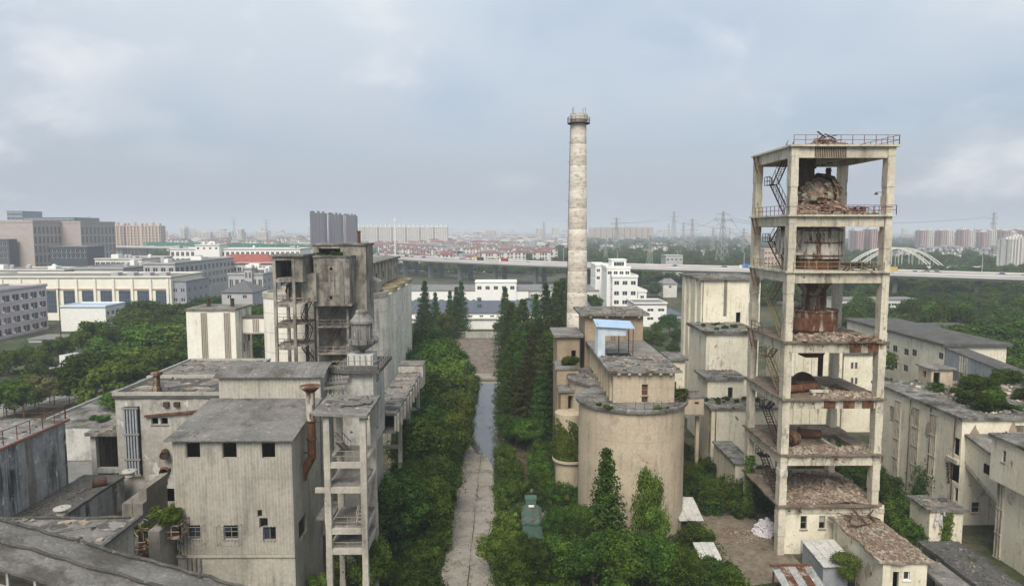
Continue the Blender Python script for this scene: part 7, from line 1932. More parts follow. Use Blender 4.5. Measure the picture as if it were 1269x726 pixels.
# white terraced office
to = blk('terraced_office', 'white four-storey office stepping down in terraces before highway', 759, 790, 344, 318, 26, WHITEP, WHITEP, [('S', 3, 2.2, 1.9, (1.6, 6.4, 10.6), 'pane'), ('W', 8, 1.7, 1.9, (1.6, 5.4, 9.2), 'pane')], par=.8)
blk('terraced_office_lower', 'lowest white terrace wing of the terraced office', 790.5, 801, 362, 319, 20, WHITEP, WHITEP, [('S', 1, 1.6, 1.6, (1.6,), 'pane')], par=.6, root=to)
blk('terraced_office_upper', 'top storey of the terraced white office with a glazed box', 752, 781, 333, 324, 18, WHITEP, WHITEP, [('S', 4, 1.9, 1.6, (1.2,), 'pane'), ('W', 5, 1.7, 1.5, (1.2,), 'pane')], par=.8, root=to)
blk('terraced_office_cap', 'small glazed roof cap on the terraced white office', 758, 776, 322.5, 328, 10, WHITEP, WHITEP, [('S', 1, 5.0, 2.0, (.8,), 'strip')], root=to)
blk('terraced_office_wing', 'receding white side wing of the terraced office', 738, 752, 329.5, 352, 20, WHITEP, WHITEP, [('W', 6, 1.6, 1.6, (1.6, 5.4, 9.2), 'pane'), ('S', 2, 1.6, 1.6, (1.6, 5.4), 'pane')], par=.6, root=to)
blk('white_low_offices', 'low white two-storey offices in front of the terraced office', 786, 826, 377.5, 268, 16, WHITEP, ROOFGREY, [('S', 3, 2.4, 1.1, (1.6, 5.0), 'pane')], par=.5)
blk('dark_shed', 'dark low shed beside the white low offices', 826.5, 846, 391, 285, 24, PALEG, ROOFBLUE, [('S', 3, 2, 1, (1.2,), 'pane')])
blk('white_cube_block', 'plain white block with two rows of windows beyond the highway', 825, 846, 317, 470, 14, PALEG, PALEG, [('S', 4, 1.4, 1.3, (2, 7), 'pane')])
gable('villa', 'small pale villa with grey roof under the highway', 821, 838, 352, 345, 385, 12, WARMW, ROOFGREY)
blk('roadside_wall_building', 'long low grey building in the trees behind the tower', 1040, 1140, 372, 300, 12, WARMW, ROOFGREY, [('S', 14, 2.2, 1.2, (1.4,), 'pane')])
blk('derelict_office', 'roofless-looking white derelict block with dark strip roof in the trees', 1119, 1216, 408, 205, 12, WARMW, BITUMD, [('S', 8, 1.6, 1.6, (1.4,), 'open')])
blk('rose_flats', 'small rose-coloured block seen through the left tower bay', 947, 968, 309, 520, 14, PEACH, PEACH, [('S', 5, 1.6, 1.6, (2, 6, 10), 'pane')])

# ================================================================== FAR CITY
def far_block_mesh(wd, dp, hg, floors, bays, roofkind, seed):
    """returns (wall mb, window mb, roof mb) built round the origin"""
    wl, wi, rf = MB(), MB(), MB()
    wl.box(-wd / 2, wd / 2, -dp / 2, dp / 2, 0, hg)
    nb_ = max(2, int(wd / 7))
    for b in range(nb_):                # projecting bays and stair shafts
        x = -wd / 2 + wd * (b + .5) / nb_; wl.box(x - wd / nb_ * .16, x + wd / nb_ * .16, -dp / 2 - 1.5, -dp / 2 + .01, 0, hg + (1.6 if roofkind != 'hip' else -.3))
    fh = hg / floors
    for f in range(floors):
        for b in range(bays):
            x = -wd / 2 + wd * (b + .5) / bays; w_ = wd / bays * .6
            wi.box(x - w_ / 2, x + w_ / 2, -dp / 2 - .12, -dp / 2 - .004, f * fh + fh * .25, f * fh + fh * .8)
        for b in range(max(1, int(dp / 6))):
            y = -dp / 2 + dp * (b + .5) / max(1, int(dp / 6))
            for s in (-1, 1):
                xs = sorted((s * (wd / 2 + .004), s * (wd / 2 + .12))); wi.box(xs[0], xs[1], y - .9, y + .9, f * fh + fh * .3, f * fh + fh * .78)
    if roofkind == 'hip':
        e = .6; i_ = dp * .45; z = hg + .02; h_ = dp * .2
        rf.poly([(-wd / 2 - e, -dp / 2 - e, z), (wd / 2 + e, -dp / 2 - e, z), (wd / 2 - i_, 0, z + h_), (-wd / 2 + i_, 0, z + h_)]); rf.poly([(wd / 2 + e, dp / 2 + e, z), (-wd / 2 - e, dp / 2 + e, z), (-wd / 2 + i_, 0, z + h_), (wd / 2 - i_, 0, z + h_)])
        rf.poly([(-wd / 2 - e, dp / 2 + e, z), (-wd / 2 - e, -dp / 2 - e, z), (-wd / 2 + i_, 0, z + h_)]); rf.poly([(wd / 2 + e, -dp / 2 - e, z), (wd / 2 + e, dp / 2 + e, z), (wd / 2 - i_, 0, z + h_)])
    else:
        rf.box(-wd / 2 - .2, wd / 2 + .2, -dp / 2 - .2, dp / 2 + .2, hg + .003, hg + .8)
        for k in range(3): x = -wd / 2 + wd * (k + .5) / 3; rf.box(x - 2.2, x + 2.2, -2, 2.5, hg + .803, hg + 3.6 + (k % 2))
    return wl, wi, rf
FARP = {}
def far_proto(key, name, wd, dp, hg, floors, bays, roofkind, wm, rm, gm=GLASS):
    wl, wi, rf = far_block_mesh(wd, dp, hg, floors, bays, roofkind, 1)
    FARP[key] = (name, mesh_obj('wall', wl, wm), mesh_obj('window_rows', wi, gm), mesh_obj('roof', rf, rm))
def far(key, x, y, label, group, rz=0.0, s=(1, 1, 1)):
    nm, a, b, c = FARP[key]; o = thing(nm, label, 'building', (x, y, 0), group); o.rotation_euler = (0, 0, rz); o.scale = s
    for n_, me in (('wall', a), ('window_rows', b), ('roof', c)):
        q = bpy.data.objects.new(n_, me); COL.objects.link(q); q.parent = o
        if n_ == 'window_rows': q['kind'] = 'stuff'
    return o
FGLASS = plain('far_window', (0.06, 0.065, 0.075), .5, .2)
far_proto('red', 'apartment_house', 19, 11, 16, 5, 7, 'hip', WARMW, plain('far_red_tile', (0.21, 0.095, 0.085), .85, .2, .05), FGLASS)
far_proto('redn', 'apartment_house', 14, 11, 17, 6, 4, 'hip', WARMW, plain('far_red_tile2', (0.19, 0.085, 0.08), .85, .2, .05), FGLASS)
far_proto('grey', 'apartment_house', 18, 11, 16, 5, 6, 'hip', WARMW, plain('far_grey_tile', (0.22, 0.21, 0.22), .85, .2, .05), FGLASS)
far_proto('flat', 'apartment_house', 22, 12, 15, 5, 8, 'flat', WARMW, ROOFGREY, FGLASS)
far_proto('slab', 'apartment_slab', 46, 14, 34, 11, 14, 'flat', PEACH, PEACH, FGLASS)
far_proto('wslab', 'apartment_slab', 42, 14, 34, 11, 13, 'flat', WARMW, WARMW, FGLASS)
far_proto('high', 'apartment_tower', 22, 16, 54, 18, 6, 'flat', WARMW, WARMW, FGLASS)
far_proto('pink', 'apartment_tower', 22, 16, 54, 18, 6, 'flat', ROSE, WARMW, FGLASS)
far_proto('dark', 'apartment_tower', 30, 18, 68, 23, 8, 'flat', BRICKD, BRICKD, FGLASS)
far_proto('dkred', 'apartment_tower', 6, 18.5, 69, 23, 2, 'flat', ROSE, BRICKD, FGLASS)
rnd = random.Random(5)
GR = 'white apartment houses beyond the highway'
# estate of white houses with red hipped roofs
for row in range(11):
    Y = 640 + row * 62
    u = 425 + (row % 2) * 12
    while u < 690 - row * 4:
        kx = rnd.choice(['red', 'red', 'redn', 'grey', 'redn', 'flat'] if row < 5 else ['grey', 'red', 'flat', 'redn', 'grey'])
        lab = {'red': 'white apartment house with a red hipped roof beyond the highway', 'redn': 'narrow white apartment house with red hipped roof beyond the highway', 'grey': 'white apartment house with a grey hipped roof beyond the highway', 'flat': 'white flat-roofed apartment house beyond the highway'}[kx]
        far(kx, xa(u, Y), Y + rnd.uniform(-14, 14), lab, 'apartment houses: ' + kx, rnd.uniform(-.15, .15), (1, 1, rnd.uniform(.8, 1.05)))
        u += rnd.uniform(20, 33) * 700 / Y
# city carpet on the left beyond the barrier
for k in range(110):
    Y = rnd.uniform(1050, 1900); u = rnd.uniform(130, 420)
    kx = rnd.choice(['grey', 'flat', 'red', 'flat'])
    far(kx, xa(u, Y), Y, {'grey': 'hazy grey-roofed city house beyond the green barrier', 'flat': 'hazy flat-roofed city house beyond the green barrier', 'red': 'hazy red-roofed city house beyond the green barrier'}[kx], 'city houses beyond the green barrier: ' + kx, rnd.uniform(-.3, .3), (1, 1, rnd.uniform(.9, 1.3)))
for u in (131, 152, 173, 195):
    far('slab', xa(u, 980), 980, 'peach apartment slab behind the highway bend', 'peach apartment slabs', 0, (.62, 1, za(278, 980) / 36.5))
for i, u in enumerate((233, 247, 262, 272, 284, 294, 303, 318, 330)):
    far('wslab' if i % 3 else 'high', xa(u, 1500), 1500 + 40 * (i % 2), 'white city block in the haze left of the dark towers' if i % 3 else 'white city tower in the haze left of the dark towers', 'hazy white city blocks' if i % 3 else 'hazy white city towers', 0, (.42, 1, .95 if i % 3 else .72))
for i, u in enumerate((398, 416, 432)):
    z_ = za((262.5, 264, 265)[i], 1100) / 71.5
    far('dark', xa(u, 1100), 1100 + 20 * i, ['dark brown apartment tower, tallest on the skyline', 'dark brown apartment tower between its two neighbours', 'dark brown apartment tower nearest the long pale slab'][i], 'dark brown apartment towers', 0, ((.75, .62, .5)[i], 1, z_))
    far('dkred', xa(u - 8, 1095), 1097 + 20 * i, 'narrow rose-brown stair bay fronting a dark apartment tower', 'rose-brown stair bays', 0, (.8, .5, z_ * .99))
for i, u in enumerate((447, 463, 480, 497, 514, 531, 548)):
    far('wslab', xa(u, 1320), 1320, 'pale apartment slab in a long row right of the dark towers', 'pale slabs right of dark towers', 0, (.60, 1, za(279.5, 1320) / 37))
# right: rose and white towers
for i, (u, v) in enumerate(((1136, 284), (1144, 284), (1151, 286), (1160, 284), (1168, 284), (1174, 286), (1186, 283), (1195, 284), (1203, 283), (1211, 286), (1220, 284), (1229, 283), (1237, 284), (1246, 286), (1254, 283), (1262, 284), (1275, 284))):
    Y = 1000 + 60 * (i % 3)
    far('pink' if i % 3 != 1 else 'high', xa(u, Y), Y, 'rose-coloured apartment tower in the far right cluster' if i % 3 != 1 else 'white apartment tower in the far right cluster', 'rose towers far right' if i % 3 != 1 else 'white towers far right', 0, (.42, 1, za(v, Y) / 57.5))
for i, (u, v) in enumerate(((1057, 284), (1065, 283), (1074, 282), (1083, 282), (1089, 284))):
    far('pink' if i % 2 == 0 else 'high', xa(u, 820), 820 + 20 * (i % 2), 'rose apartment tower seen between the tower columns' if i % 2 == 0 else 'white apartment tower seen between the tower columns', 'rose towers behind the frame tower' if i % 2 == 0 else 'white towers behind the frame tower', 0, (.36, 1, za(v, 820) / 57.5))
for i, (u, v) in enumerate(((1243, 294), (1254, 293), (1266, 291))):
    far('high', xa(u, 560), 560 + 6 * i, 'tall white apartment block with rose edge by the highway', 'near white apartment towers far right', .1, (.36, .8, za(v, 560) / 57.5))
for k in range(26):
    Y = rnd.uniform(700, 980); u = rnd.uniform(1100, 1275); kx = rnd.choice(['flat', 'grey'])
    far(kx, xa(u, Y), Y, 'grey-roofed hazy house below the far right towers' if kx == 'grey' else 'flat-roofed hazy house below the far right towers', 'hazy houses far right: ' + kx, rnd.uniform(-.3, .3), (.8, 1, rnd.uniform(.7, 1.1)))
for k in range(34):
    Y = rnd.uniform(850, 1400); u = rnd.uniform(725, 935); far('flat', xa(u, Y), Y, 'low pale works building in the far woods', 'works buildings in the far woods', rnd.uniform(-.2, .2), (rnd.uniform(.5, 1.4), 1.2, rnd.uniform(.4, .8)))
for i in range(11):
    far('slab', xa(732 + i * 7.2, 2300), 2300, 'hazy slab in the long row behind the far woods', 'hazy slabs behind the far woods', 0, (.38, 1, za(281, 2300) / 37))
for k in range(150):                    # skyline, deep in the haze
    Y = rnd.uniform(1900, 3600); u = rnd.uniform(-20, 1290); kx = rnd.choice(['wslab', 'high', 'flat', 'slab'])
    if 690 < u < 960 and rnd.random() < .7: continue
    z_ = {'wslab': .9, 'high': .75, 'flat': 1.6, 'slab': .9}[kx] * rnd.uniform(.55, 1.25)
    far(kx, xa(u, Y), Y, {'wslab': 'faint pale slab on the hazy skyline', 'high': 'faint pale tower on the hazy skyline', 'flat': 'faint low block on the hazy skyline', 'slab': 'faint peach slab on the hazy skyline'}[kx], 'skyline in the haze: ' + kx, rnd.uniform(-.3, .3), (rnd.uniform(.6, 1.3), 1, z_))

# low-rise town deep in the haze: too many and too small to tell apart
tm = MB(); rt_ = random.Random(303)
for k in range(900):
    Y = rt_.uniform(1150, 3000); u = rt_.uniform(-20, 470) if rt_.random() < .5 else rt_.uniform(420, 720); x = xa(u, Y); w_, d_, h_ = rt_.uniform(5, 14), rt_.uniform(5, 8), rt_.uniform(9, 19)
    tm.box(x - w_, x + w_, Y - d_, Y + d_, 0, h_, 0); z = h_ + .02
    tm.poly([(x - w_ - .5, Y - d_ - .5, z), (x + w_ + .5, Y - d_ - .5, z), (x + w_ * .6, Y, z + 2.6), (x - w_ * .6, Y, z + 2.6)], rt_.choice((1, 2, 2, 3)))
    for f in range(int(h_ / 3.2)): tm.box(x - w_ * .9, x + w_ * .9, Y - d_ - .1, Y - d_ - .01, f * 3.2 + 1.0, f * 3.2 + 2.3, 4)
tag(tm.build('far_town', [WARMW, MATS['far_red_tile'], ROOFGREY, PALEG, FGLASS]), 'far low-rise town massed in the haze below the skyline', 'town', kind='stuff')
# white arch bridge
aY = 560.0
ax0_, ax1_ = xa(1062, aY), xa(1166, aY)
ab = thing('arch_bridge', 'white tied-arch road bridge beyond the highway', 'bridge', ((ax0_ + ax1_) / 2, aY + 10, 0))
zdk, ztop = za(331, aY), za(307.5, aY)
for y in (aY, aY + 5, aY + 16, aY + 21):
    mb = MB(); prev = None
    for i in range(25):
        t = i / 24; q = Vector((ax0_ + (ax1_ - ax0_) * t, y, zdk + (ztop - zdk) * 4 * t * (1 - t)))
        if prev is not None: mb.bar(prev, q, .7, .8)
        prev = q
    mb.build('arch_rib', WARMW, ab)
    for i in range(3, 22, 3):
        t = i / 24; x = ax0_ + (ax1_ - ax0_) * t; mb = MB(); mb.bar((x, y, zdk), (x, y, zdk + (ztop - zdk) * 4 * t * (1 - t) - .6), .16); mb.build('hanger', WHITEP, ab)
mb = MB(); mb.box(ax0_ - 30, ax1_ + 60, aY, aY + 21, zdk - 2, zdk); mb.build('deck', DECKC, ab)
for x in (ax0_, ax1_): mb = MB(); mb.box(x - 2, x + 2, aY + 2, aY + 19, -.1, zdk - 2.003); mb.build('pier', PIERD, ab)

# ------------------------------------------------------------------ lattice pylons and wires
def pylon_mesh(h, w0, arms):
    mb = MB(); n = 9
    def wz(z): return w0 * (1 - z / h) ** 1.3 * .5 + .7
    for sx in (-1, 1):
        for sy in (-1, 1):
            for i in range(n): a, b = h * i / n, h * (i + 1) / n; mb.bar((sx * wz(a), sy * wz(a), a), (sx * wz(b), sy * wz(b), b), .42)
    for i in range(n):
        a, b = h * i / n, h * (i + 1) / n
        for s in (-1, 1):
            mb.bar((-wz(a), s * wz(a), a), (wz(b), s * wz(b), b), .26); mb.bar((wz(a), s * wz(a), a), (-wz(b), s * wz(b), b), .26)
            mb.bar((s * wz(a), -wz(a), a), (s * wz(b), wz(b), b), .26); mb.bar((-wz(b), s * wz(b), b), (wz(b), s * wz(b), b), .26)
    for z, l in arms:
        for s in (-1, 1):
            mb.bar((0, 0, z), (s * l, 0, z + .3), .4); mb.bar((0, 0, z + 2.2), (s * l, 0, z + .3), .3); mb.bar((s * l, 0, z + .3), (s * l, 0, z - 2), .24)
    return mb
PYM = [mesh_obj('lattice_pylon', pylon_mesh(60, 12, ((43, 10), (51, 12), (57, 8))), STEELP), mesh_obj('lattice_pylon', pylon_mesh(52, 9, ((38, 7), (44, 8), (50, 6))), STEELP)]
PY = [(896, 262, 620, 0), (858, 271, 900, 0), (835, 262, 1500, 1), (806, 292, 560, 1), (764, 270, 950, 1), (751, 298, 620, 1), (922, 283, 900, 1), (1231, 263, 1100, 1), (847, 276, 1300, 1), (884, 282, 1000, 1), (829, 277, 1700, 0), (110, 268, 1900, 1), (330, 272, 1700, 1), (290, 270, 2100, 1), (674, 275, 1700, 1), (1003, 270, 1200, 1)]
tops = {}
for i, (u, v, Y, k) in enumerate(PY):
    x = xa(u, Y, 280); o = bpy.data.objects.new('lattice_pylon', PYM[k]); COL.objects.link(o)
    s = za(v, Y) / (60 if k == 0 else 52); o.location = (x, Y, 0); o.scale = (s * .9, s * .9, s); o.rotation_euler = (0, 0, .3)
    tops[i] = (x, Y, s * (60 if k == 0 else 52), s)
    tag(o, 'large grey lattice pylon with drooping arms over the far woods' if k == 0 else 'slim grey lattice pylon rising from the haze', 'pylon', 'large pylons' if k == 0 else 'slim pylons')
def wire(a, b, label, sag=6, off=0):
    A_, B_ = Vector(tops[a][:3]), Vector(tops[b][:3]); A_ += Vector((off * tops[a][3], 0, -3 * tops[a][3] - abs(off) * .4)); B_ += Vector((off * tops[b][3], 0, -3 * tops[b][3] - abs(off) * .4))
    return A_, B_, sag
def wires(label, pairs, group):
    for a, b in pairs:
        for off in (-8, 8):
            A_, B_, sg = wire(a, b, label, 6, off); mb = MB(); prev = None
            for i in range(11):
                t = i / 10; q = A_.lerp(B_, t) - Vector((0, 0, sg * 4 * t * (1 - t)))
                if prev is not None: mb.tube(prev, q, .14, n=4, caps=False)
                prev = q
            tag(mb.build('power_line', WIRE), label, 'wire', group)
wires('thin power line sagging between the distant pylons', [(0, 1), (1, 2), (0, 15), (4, 2), (3, 4), (6, 0), (7, 15)], 'power lines')
# tall mast by the highway
mb = MB(); c = WY(490, 330, 430); mb.tube((c.x, 430, 0), (c.x, 430, za(270, 430)), .55, .25, 8); mb.tube((c.x, 430, za(275, 430)), (c.x, 430, za(273.5, 430)), .9, n=8)
tag(mb.build('lamp_mast', WHITEP), 'tall slim white mast standing in front of the highway', 'mast')
mb = MB(); c = WY(72, 360, 200); mb.tube((c.x, 200, 0), (c.x, 200, za(357, 200)), .16, .1, 8); mb.bar((c.x - .8, 200, za(358, 200)), (c.x + .8, 200, za(358, 200)), .2)
tag(mb.build('street_lamp', RUSTD), 'dark slim lamp post in front of the white low block', 'street lamp')

# ================================================================== STREET ON THE LEFT
def strip(name, pts, wdt, mat, z):
    mb = MB(); pts = [Vector((x, y, 0)) for x, y in pts]
    for i, (a, b) in enumerate(zip(pts, pts[1:])):
        d = (b - a).normalized(); n_ = Vector((d.y, -d.x, 0)) * wdt / 2
        mb.poly([(a - n_) + Vector((0, 0, z)), (b - n_) + Vector((0, 0, z)), (b + n_) + Vector((0, 0, z)), (a + n_) + Vector((0, 0, z))][::-1])
    return struct(mb.build(name, mat))
p1, p2, p3 = WZ(-40, 505), WZ(60, 483), WZ(235, 440)
st_pts = [(p1.x - 60, p1.y - 25), (p1.x, p1.y), (p2.x, p2.y), (p3.x, p3.y), (p3.x + 60, p3.y + 50)]
strip('street', st_pts, 15, ASPH, .03)
PAVE = plain('pale_paving', (.24, .235, .22), .9, .25, .6)
strip('pavement', [(x + 5, y - 13) for x, y in st_pts], 10, PAVE, .045)
d_ = (Vector((p2.x, p2.y, 0)) - Vector((p1.x, p1.y, 0))).normalized()
for k in range(14):
    c = Vector((p1.x, p1.y, 0)) + d_ * (k * 6.5 - 6); mb = MB(); n_ = Vector((d_.y, -d_.x, 0))
    mb.poly([c - n_ * .1 + Vector((0, 0, .04)), c + d_ * 2.6 - n_ * .1 + Vector((0, 0, .04)), c + d_ * 2.6 + n_ * .1 + Vector((0, 0, .04)), c + n_ * .1 + Vector((0, 0, .04))])
    struct(mb.build('lane_marking', WHITEP))
ang = math.atan2(d_.y, d_.x)
for u, v, cc, cn, kd in ((52, 461, COLS[0][0], 'white', 'car'), (67, 457.5, COLS[0][0], 'white', 'car'), (92, 451, COLS[0][0], 'white', 'truck'), (109, 447.5, COLS[0][0], 'white', 'car'), (43, 462, COLS[5][0], 'silver', 'car'), (26, 480, COLS[4][0], 'blue', 'car')):
    p = WZ(u, v); car(p + Vector((0, 0, .05)), ang, kd, cc, '%s %s on the street by the tree belt' % (cn, kd), '%s %ss on the street' % (cn, kd))
for u, v in ((66, 474), (72, 472), (85, 470)):
    p = WZ(u, v); mb = MB(); mb.box(p.x - .7, p.x + .7, p.y - .3, p.y + .3, 1.2, 3.4); mb.box(p.x - .12, p.x + .12, p.y - .1, p.y + .1, 0, 1.197)
    tag(mb.build('street_cabinet', DARK), 'dark sign box on a short post beside the street', 'sign', 'dark sign boxes by the street')

# ================================================================== VEGETATION
rnd = random.Random(2024)
UG = {k: [] for k in 'lrftcb'}
def scatter(n, region, keys, hr, label, group, mind=4.0, wide=(0.9, 1.2), avoid=(), z=0.0, cat='tree'):
    got = []; tries = 0
    while len(got) < n and tries < n * 40:
        tries += 1
        x, y = region(rnd)
        if any(a <= x <= b and c <= y <= d for a, b, c, d in avoid): continue
        if any((x - p) ** 2 + (y - q) ** 2 < mind * mind for p, q in got): continue
        got.append((x, y)); k = rnd.choice(keys); h = rnd.uniform(*hr)
        lb = label[k] if isinstance(label, dict) else label
        t_ = tree(k, x, y, h, lb, group + (': ' + k if isinstance(label, dict) else ''), z, rnd.uniform(*wide), cat)
        c_ = [c for c in (COL.objects[-1],)][0] if False else None
    return got
def rect(a, b, c, d): return lambda r: (r.uniform(a, b), r.uniform(c, d))
# first trees, one of each kind, also feed the far woods
sx_, sy_ = None, None
def dist_street(x, y):
    best = 1e9
    for (ax_, ay_), (bx_, by_) in zip(st_pts, st_pts[1:]):
        dx, dy = bx_ - ax_, by_ - ay_; t = max(0, min(1, ((x - ax_) * dx + (y - ay_) * dy) / (dx * dx + dy * dy))); best = min(best, math.hypot(x - ax_ - t * dx, y - ay_ - t * dy))
    return best
# left tree belt
def belt(r):
    while True:
        x, y = r.uniform(-190, -44), r.uniform(128, 262)
        if dist_street(x, y) < 8 : continue
        uu = 625 + 850 * x / (y + 3)
        if uu < 118 and y < 205: continue
        if 62 < uu < 168 and 205 < y < 262: continue
        if uu < 66 and y > 188: continue
        if vX - 3 < x < vX + 28 and vY0 - 3 < y < vY1 + 2: continue
        if h0 - 3 < x < -34 and hY - 4 < y < hY + 12: continue
        if x > -46 and y < 165: continue
        if pX - 18 < x < pX + 3 and 222 < y < 266: continue
        if -170 < x < -140 and 228 < y < 275: continue
        return x, y
LB = {'b1': 'mid green leafy tree in the belt along the street', 'b2': 'dark green leafy tree in the belt along the street', 'b4': 'broad leafy tree in the belt along the street', 'b3': 'fresh green leafy tree in the belt along the street'}
scatter(130, belt, ['b1', 'b2', 'b4', 'b1', 'b2', 'b3'], (7.5, 12.5), LB, 'trees of the street belt', 6.6, (1.15, 1.5))
for u, v in ((43, 505), (62, 500), (68, 508), (86, 503), (110, 494), (130, 490), (48, 512)):
    p = WZ(u, v); tree('f1', p.x, p.y, rnd.uniform(5.5, 7.5), 'pale flowering tree on the pavement by the low shed', 'flowering pavement trees', wide=1.0)
for u, v in ((18, 512), (30, 518), (8, 520), (45, 490), (52, 470), (12, 468), (34, 462), (80, 448), (62, 452), (-8, 478)):
    p = WZ(u, v); tree('b1', p.x, p.y, 7.5, 'young green tree at the street corner behind the sheet building', 'street corner trees')
# hedge between the street lanes
hd = MB(); r_ = random.Random(8)
for i in range(2600):
    t = r_.random(); a, b = Vector((p1.x - 30, p1.y + 2, 0)), Vector((p3.x, p3.y + 9.5, 0)); c = a.lerp(b, t) + Vector((r_.uniform(-1, 1), 10 + r_.uniform(-1, 1), r_.uniform(.1, 1.1)))
    leaf(hd, c, Vector((r_.uniform(-1, 1), r_.uniform(-1, 1), 1)).normalized(), .35, r_)
tag(hd.build('hedge', LEAF2), 'low clipped hedge along the far side of the street', 'hedge')

# bushes and trees between the left works and the road
NL = {'n1': 'dark leafy tree crowding the left edge of the slab road', 'n2': 'mid green leafy tree crowding the left edge of the slab road', 'n3': 'bright green leafy tree by the left edge of the slab road', 's1': 'dark bush at the left edge of the slab road', 's2': 'green bush at the left edge of the slab road'}
for u, v, h, k in ((545, 640, 8.5, 'n1'), (528, 672, 8.5, 'n2'), (500, 690, 8, 'n1'), (505, 640, 8, 'n1'), (545, 600, 8, 'n2'), (520, 612, 9, 'n2'), (560, 574, 8.5, 'n3'), (535, 578, 9, 'n1'), (563, 545, 8, 'n3'), (545, 548, 8, 'n2'), (570, 520, 9, 'n3'), (555, 520, 11, 'n3'), (572, 503, 7, 'n3'), (558, 500, 9.5, 'n1'), (540, 510, 12, 'n2'), (530, 540, 10, 'n1'), (570, 486, 8, 'n1'), (548, 486, 10, 'n2'), (535, 478, 11, 'n1'), (556, 476, 8, 'n2'), (520, 500, 10, 'n1'), (525, 560, 9, 'n1')):
    p = WZ(u, v); tree(k, min(p.x, RXM - 4.6), p.y, h * rnd.uniform(.95, 1.35), NL[k], 'trees left of the slab road: ' + k, wide=1.05)
for k_ in range(60):
    y = rnd.uniform(62, 168); x = RXM - 3.5 - abs(rnd.gauss(0, 1.4)); UG['l'].append((x, y, -.2))
for k_ in range(70):
    y = rnd.uniform(60, 120); x = rnd.uniform(-13.0, RXM - 5)
    UG['l'].append((x, y, -.3))
for u, v, h in ((420, 725, 5.0), (455, 735, 8.4), (470, 728, 6.2), (395, 745, 4.5)):
    p = WZ(u, v + 15); tree('n3', p.x, p.y, h, 'fresh green young tree in front of the stair frame', 'young trees by the stair frame', wide=.75)
# right of the road: conifer row
CL = {'c1': 'slender green conifer in the row right of the slab road', 'c2': 'dark green conifer in the row right of the slab road', 'c3': 'olive-tinted conifer in the row right of the slab road'}
for u, v, h, k in ((626, 428, 15, 'c2'), (640, 470, 13.5, 'c1'), (633, 500, 11.5, 'c1'), (633, 530, 9.5, 'c1'), (646, 545, 9, 'c3'), (690, 480, 13, 'c1'), (690, 530, 10.5, 'c1'), (655, 478, 12.5, 'c1'), (668, 470, 12.5, 'c1'), (648, 498, 12, 'c1'), (662, 505, 11.5, 'c3'), (676, 495, 12.5, 'c1'), (640, 515, 10.5, 'c2'), (655, 530, 10.5, 'c3'), (672, 525, 11.5, 'c3'), (684, 510, 12, 'c1'), (680, 545, 10, 'c2'), (634, 450, 12, 'c1'), (648, 455, 12.5, 'c1'), (664, 448, 13, 'c2'), (682, 465, 13.5, 'c3'), (676, 440, 15, 'c2'), (690, 440, 15.5, 'c1'), (697, 430, 17, 'c2'), (668, 555, 9, 'c2'), (640, 490, 11.5, 'c1')):
    p = WZ(u, v); tree(k, max(p.x, RXM + 4.2), p.y, h * rnd.uniform(1.25, 1.55), CL[k], 'conifers right of the slab road: ' + k, wide=rnd.uniform(.95, 1.35))
for u, v, h, k in ((628, 545, 5, 'n1'), (640, 555, 5.5, 'n1'), (655, 560, 6, 'n2'), (625, 520, 5.5, 'n2'), (622, 485, 6.5, 'n2'), (628, 470, 6, 'n1')):
    p = WZ(u, v); tree(k, max(p.x, RXM + 4.6), p.y, h, 'leafy tree under the conifer row right of the road', 'leafy trees under the conifers', wide=1.1)
for k_ in range(46):
    y = rnd.uniform(60, 112); x = RXM + 3.6 + abs(rnd.gauss(0, 1.0)); UG['r'].append((x, y, -.3))
for k_ in range(56):
    y = rnd.uniform(78, 122); x = rnd.uniform(4.0, 11.5)
    if 1.0 < x < 5.5 and 86 < y < 121 and rnd.random() < .75: continue
    UG['r'].append((x, y, -.4))
# far end: tall cedars and conifers by the field
for u, v, h, k, lab in ((527, 424, 21, 'c2', 'tall dark conifer at the left of the bare field'), (540, 424, 17, 'c2', 'tall dark conifer at the left of the bare field'), (522, 440, 15, 'd1', 'broad blue-green cedar at the corner of the bare field'), (558, 420, 17, 'c2', 'tall dark conifer at the left of the bare field'), (566, 418, 18, 'c2', 'tall dark conifer at the left of the bare field'), (572, 417, 20, 'c2', 'tall dark conifer at the left of the bare field'), (549, 424, 11, 'n3', 'yellow-green round tree by the field wall'), (698, 425, 20, 'c2', 'tall dark conifer beside the chimney'), (700, 412, 16, 'c2', 'tall dark conifer beside the chimney')):
    p = WZ(u, v); tree(k, p.x, p.y, h, lab, lab, wide=.95)
for k_ in range(14):
    x = RXM + rnd.uniform(-40, 40); tree(rnd.choice(['b2', 'b1', 's1']), x, rnd.uniform(243, 252), rnd.uniform(3, 5.5), 'leafy tree behind the boundary wall of the field', 'trees behind the field wall')
for k_ in range(26):
    x = rnd.uniform(-38, -24) if k_ < 14 else rnd.uniform(12, 34); y = rnd.uniform(165, 240); tree(rnd.choice(['b2', 'b1', 'b4']), x, y, rnd.uniform(6, 10), 'leafy tree in the thicket beside the bare field', 'thicket beside the field')
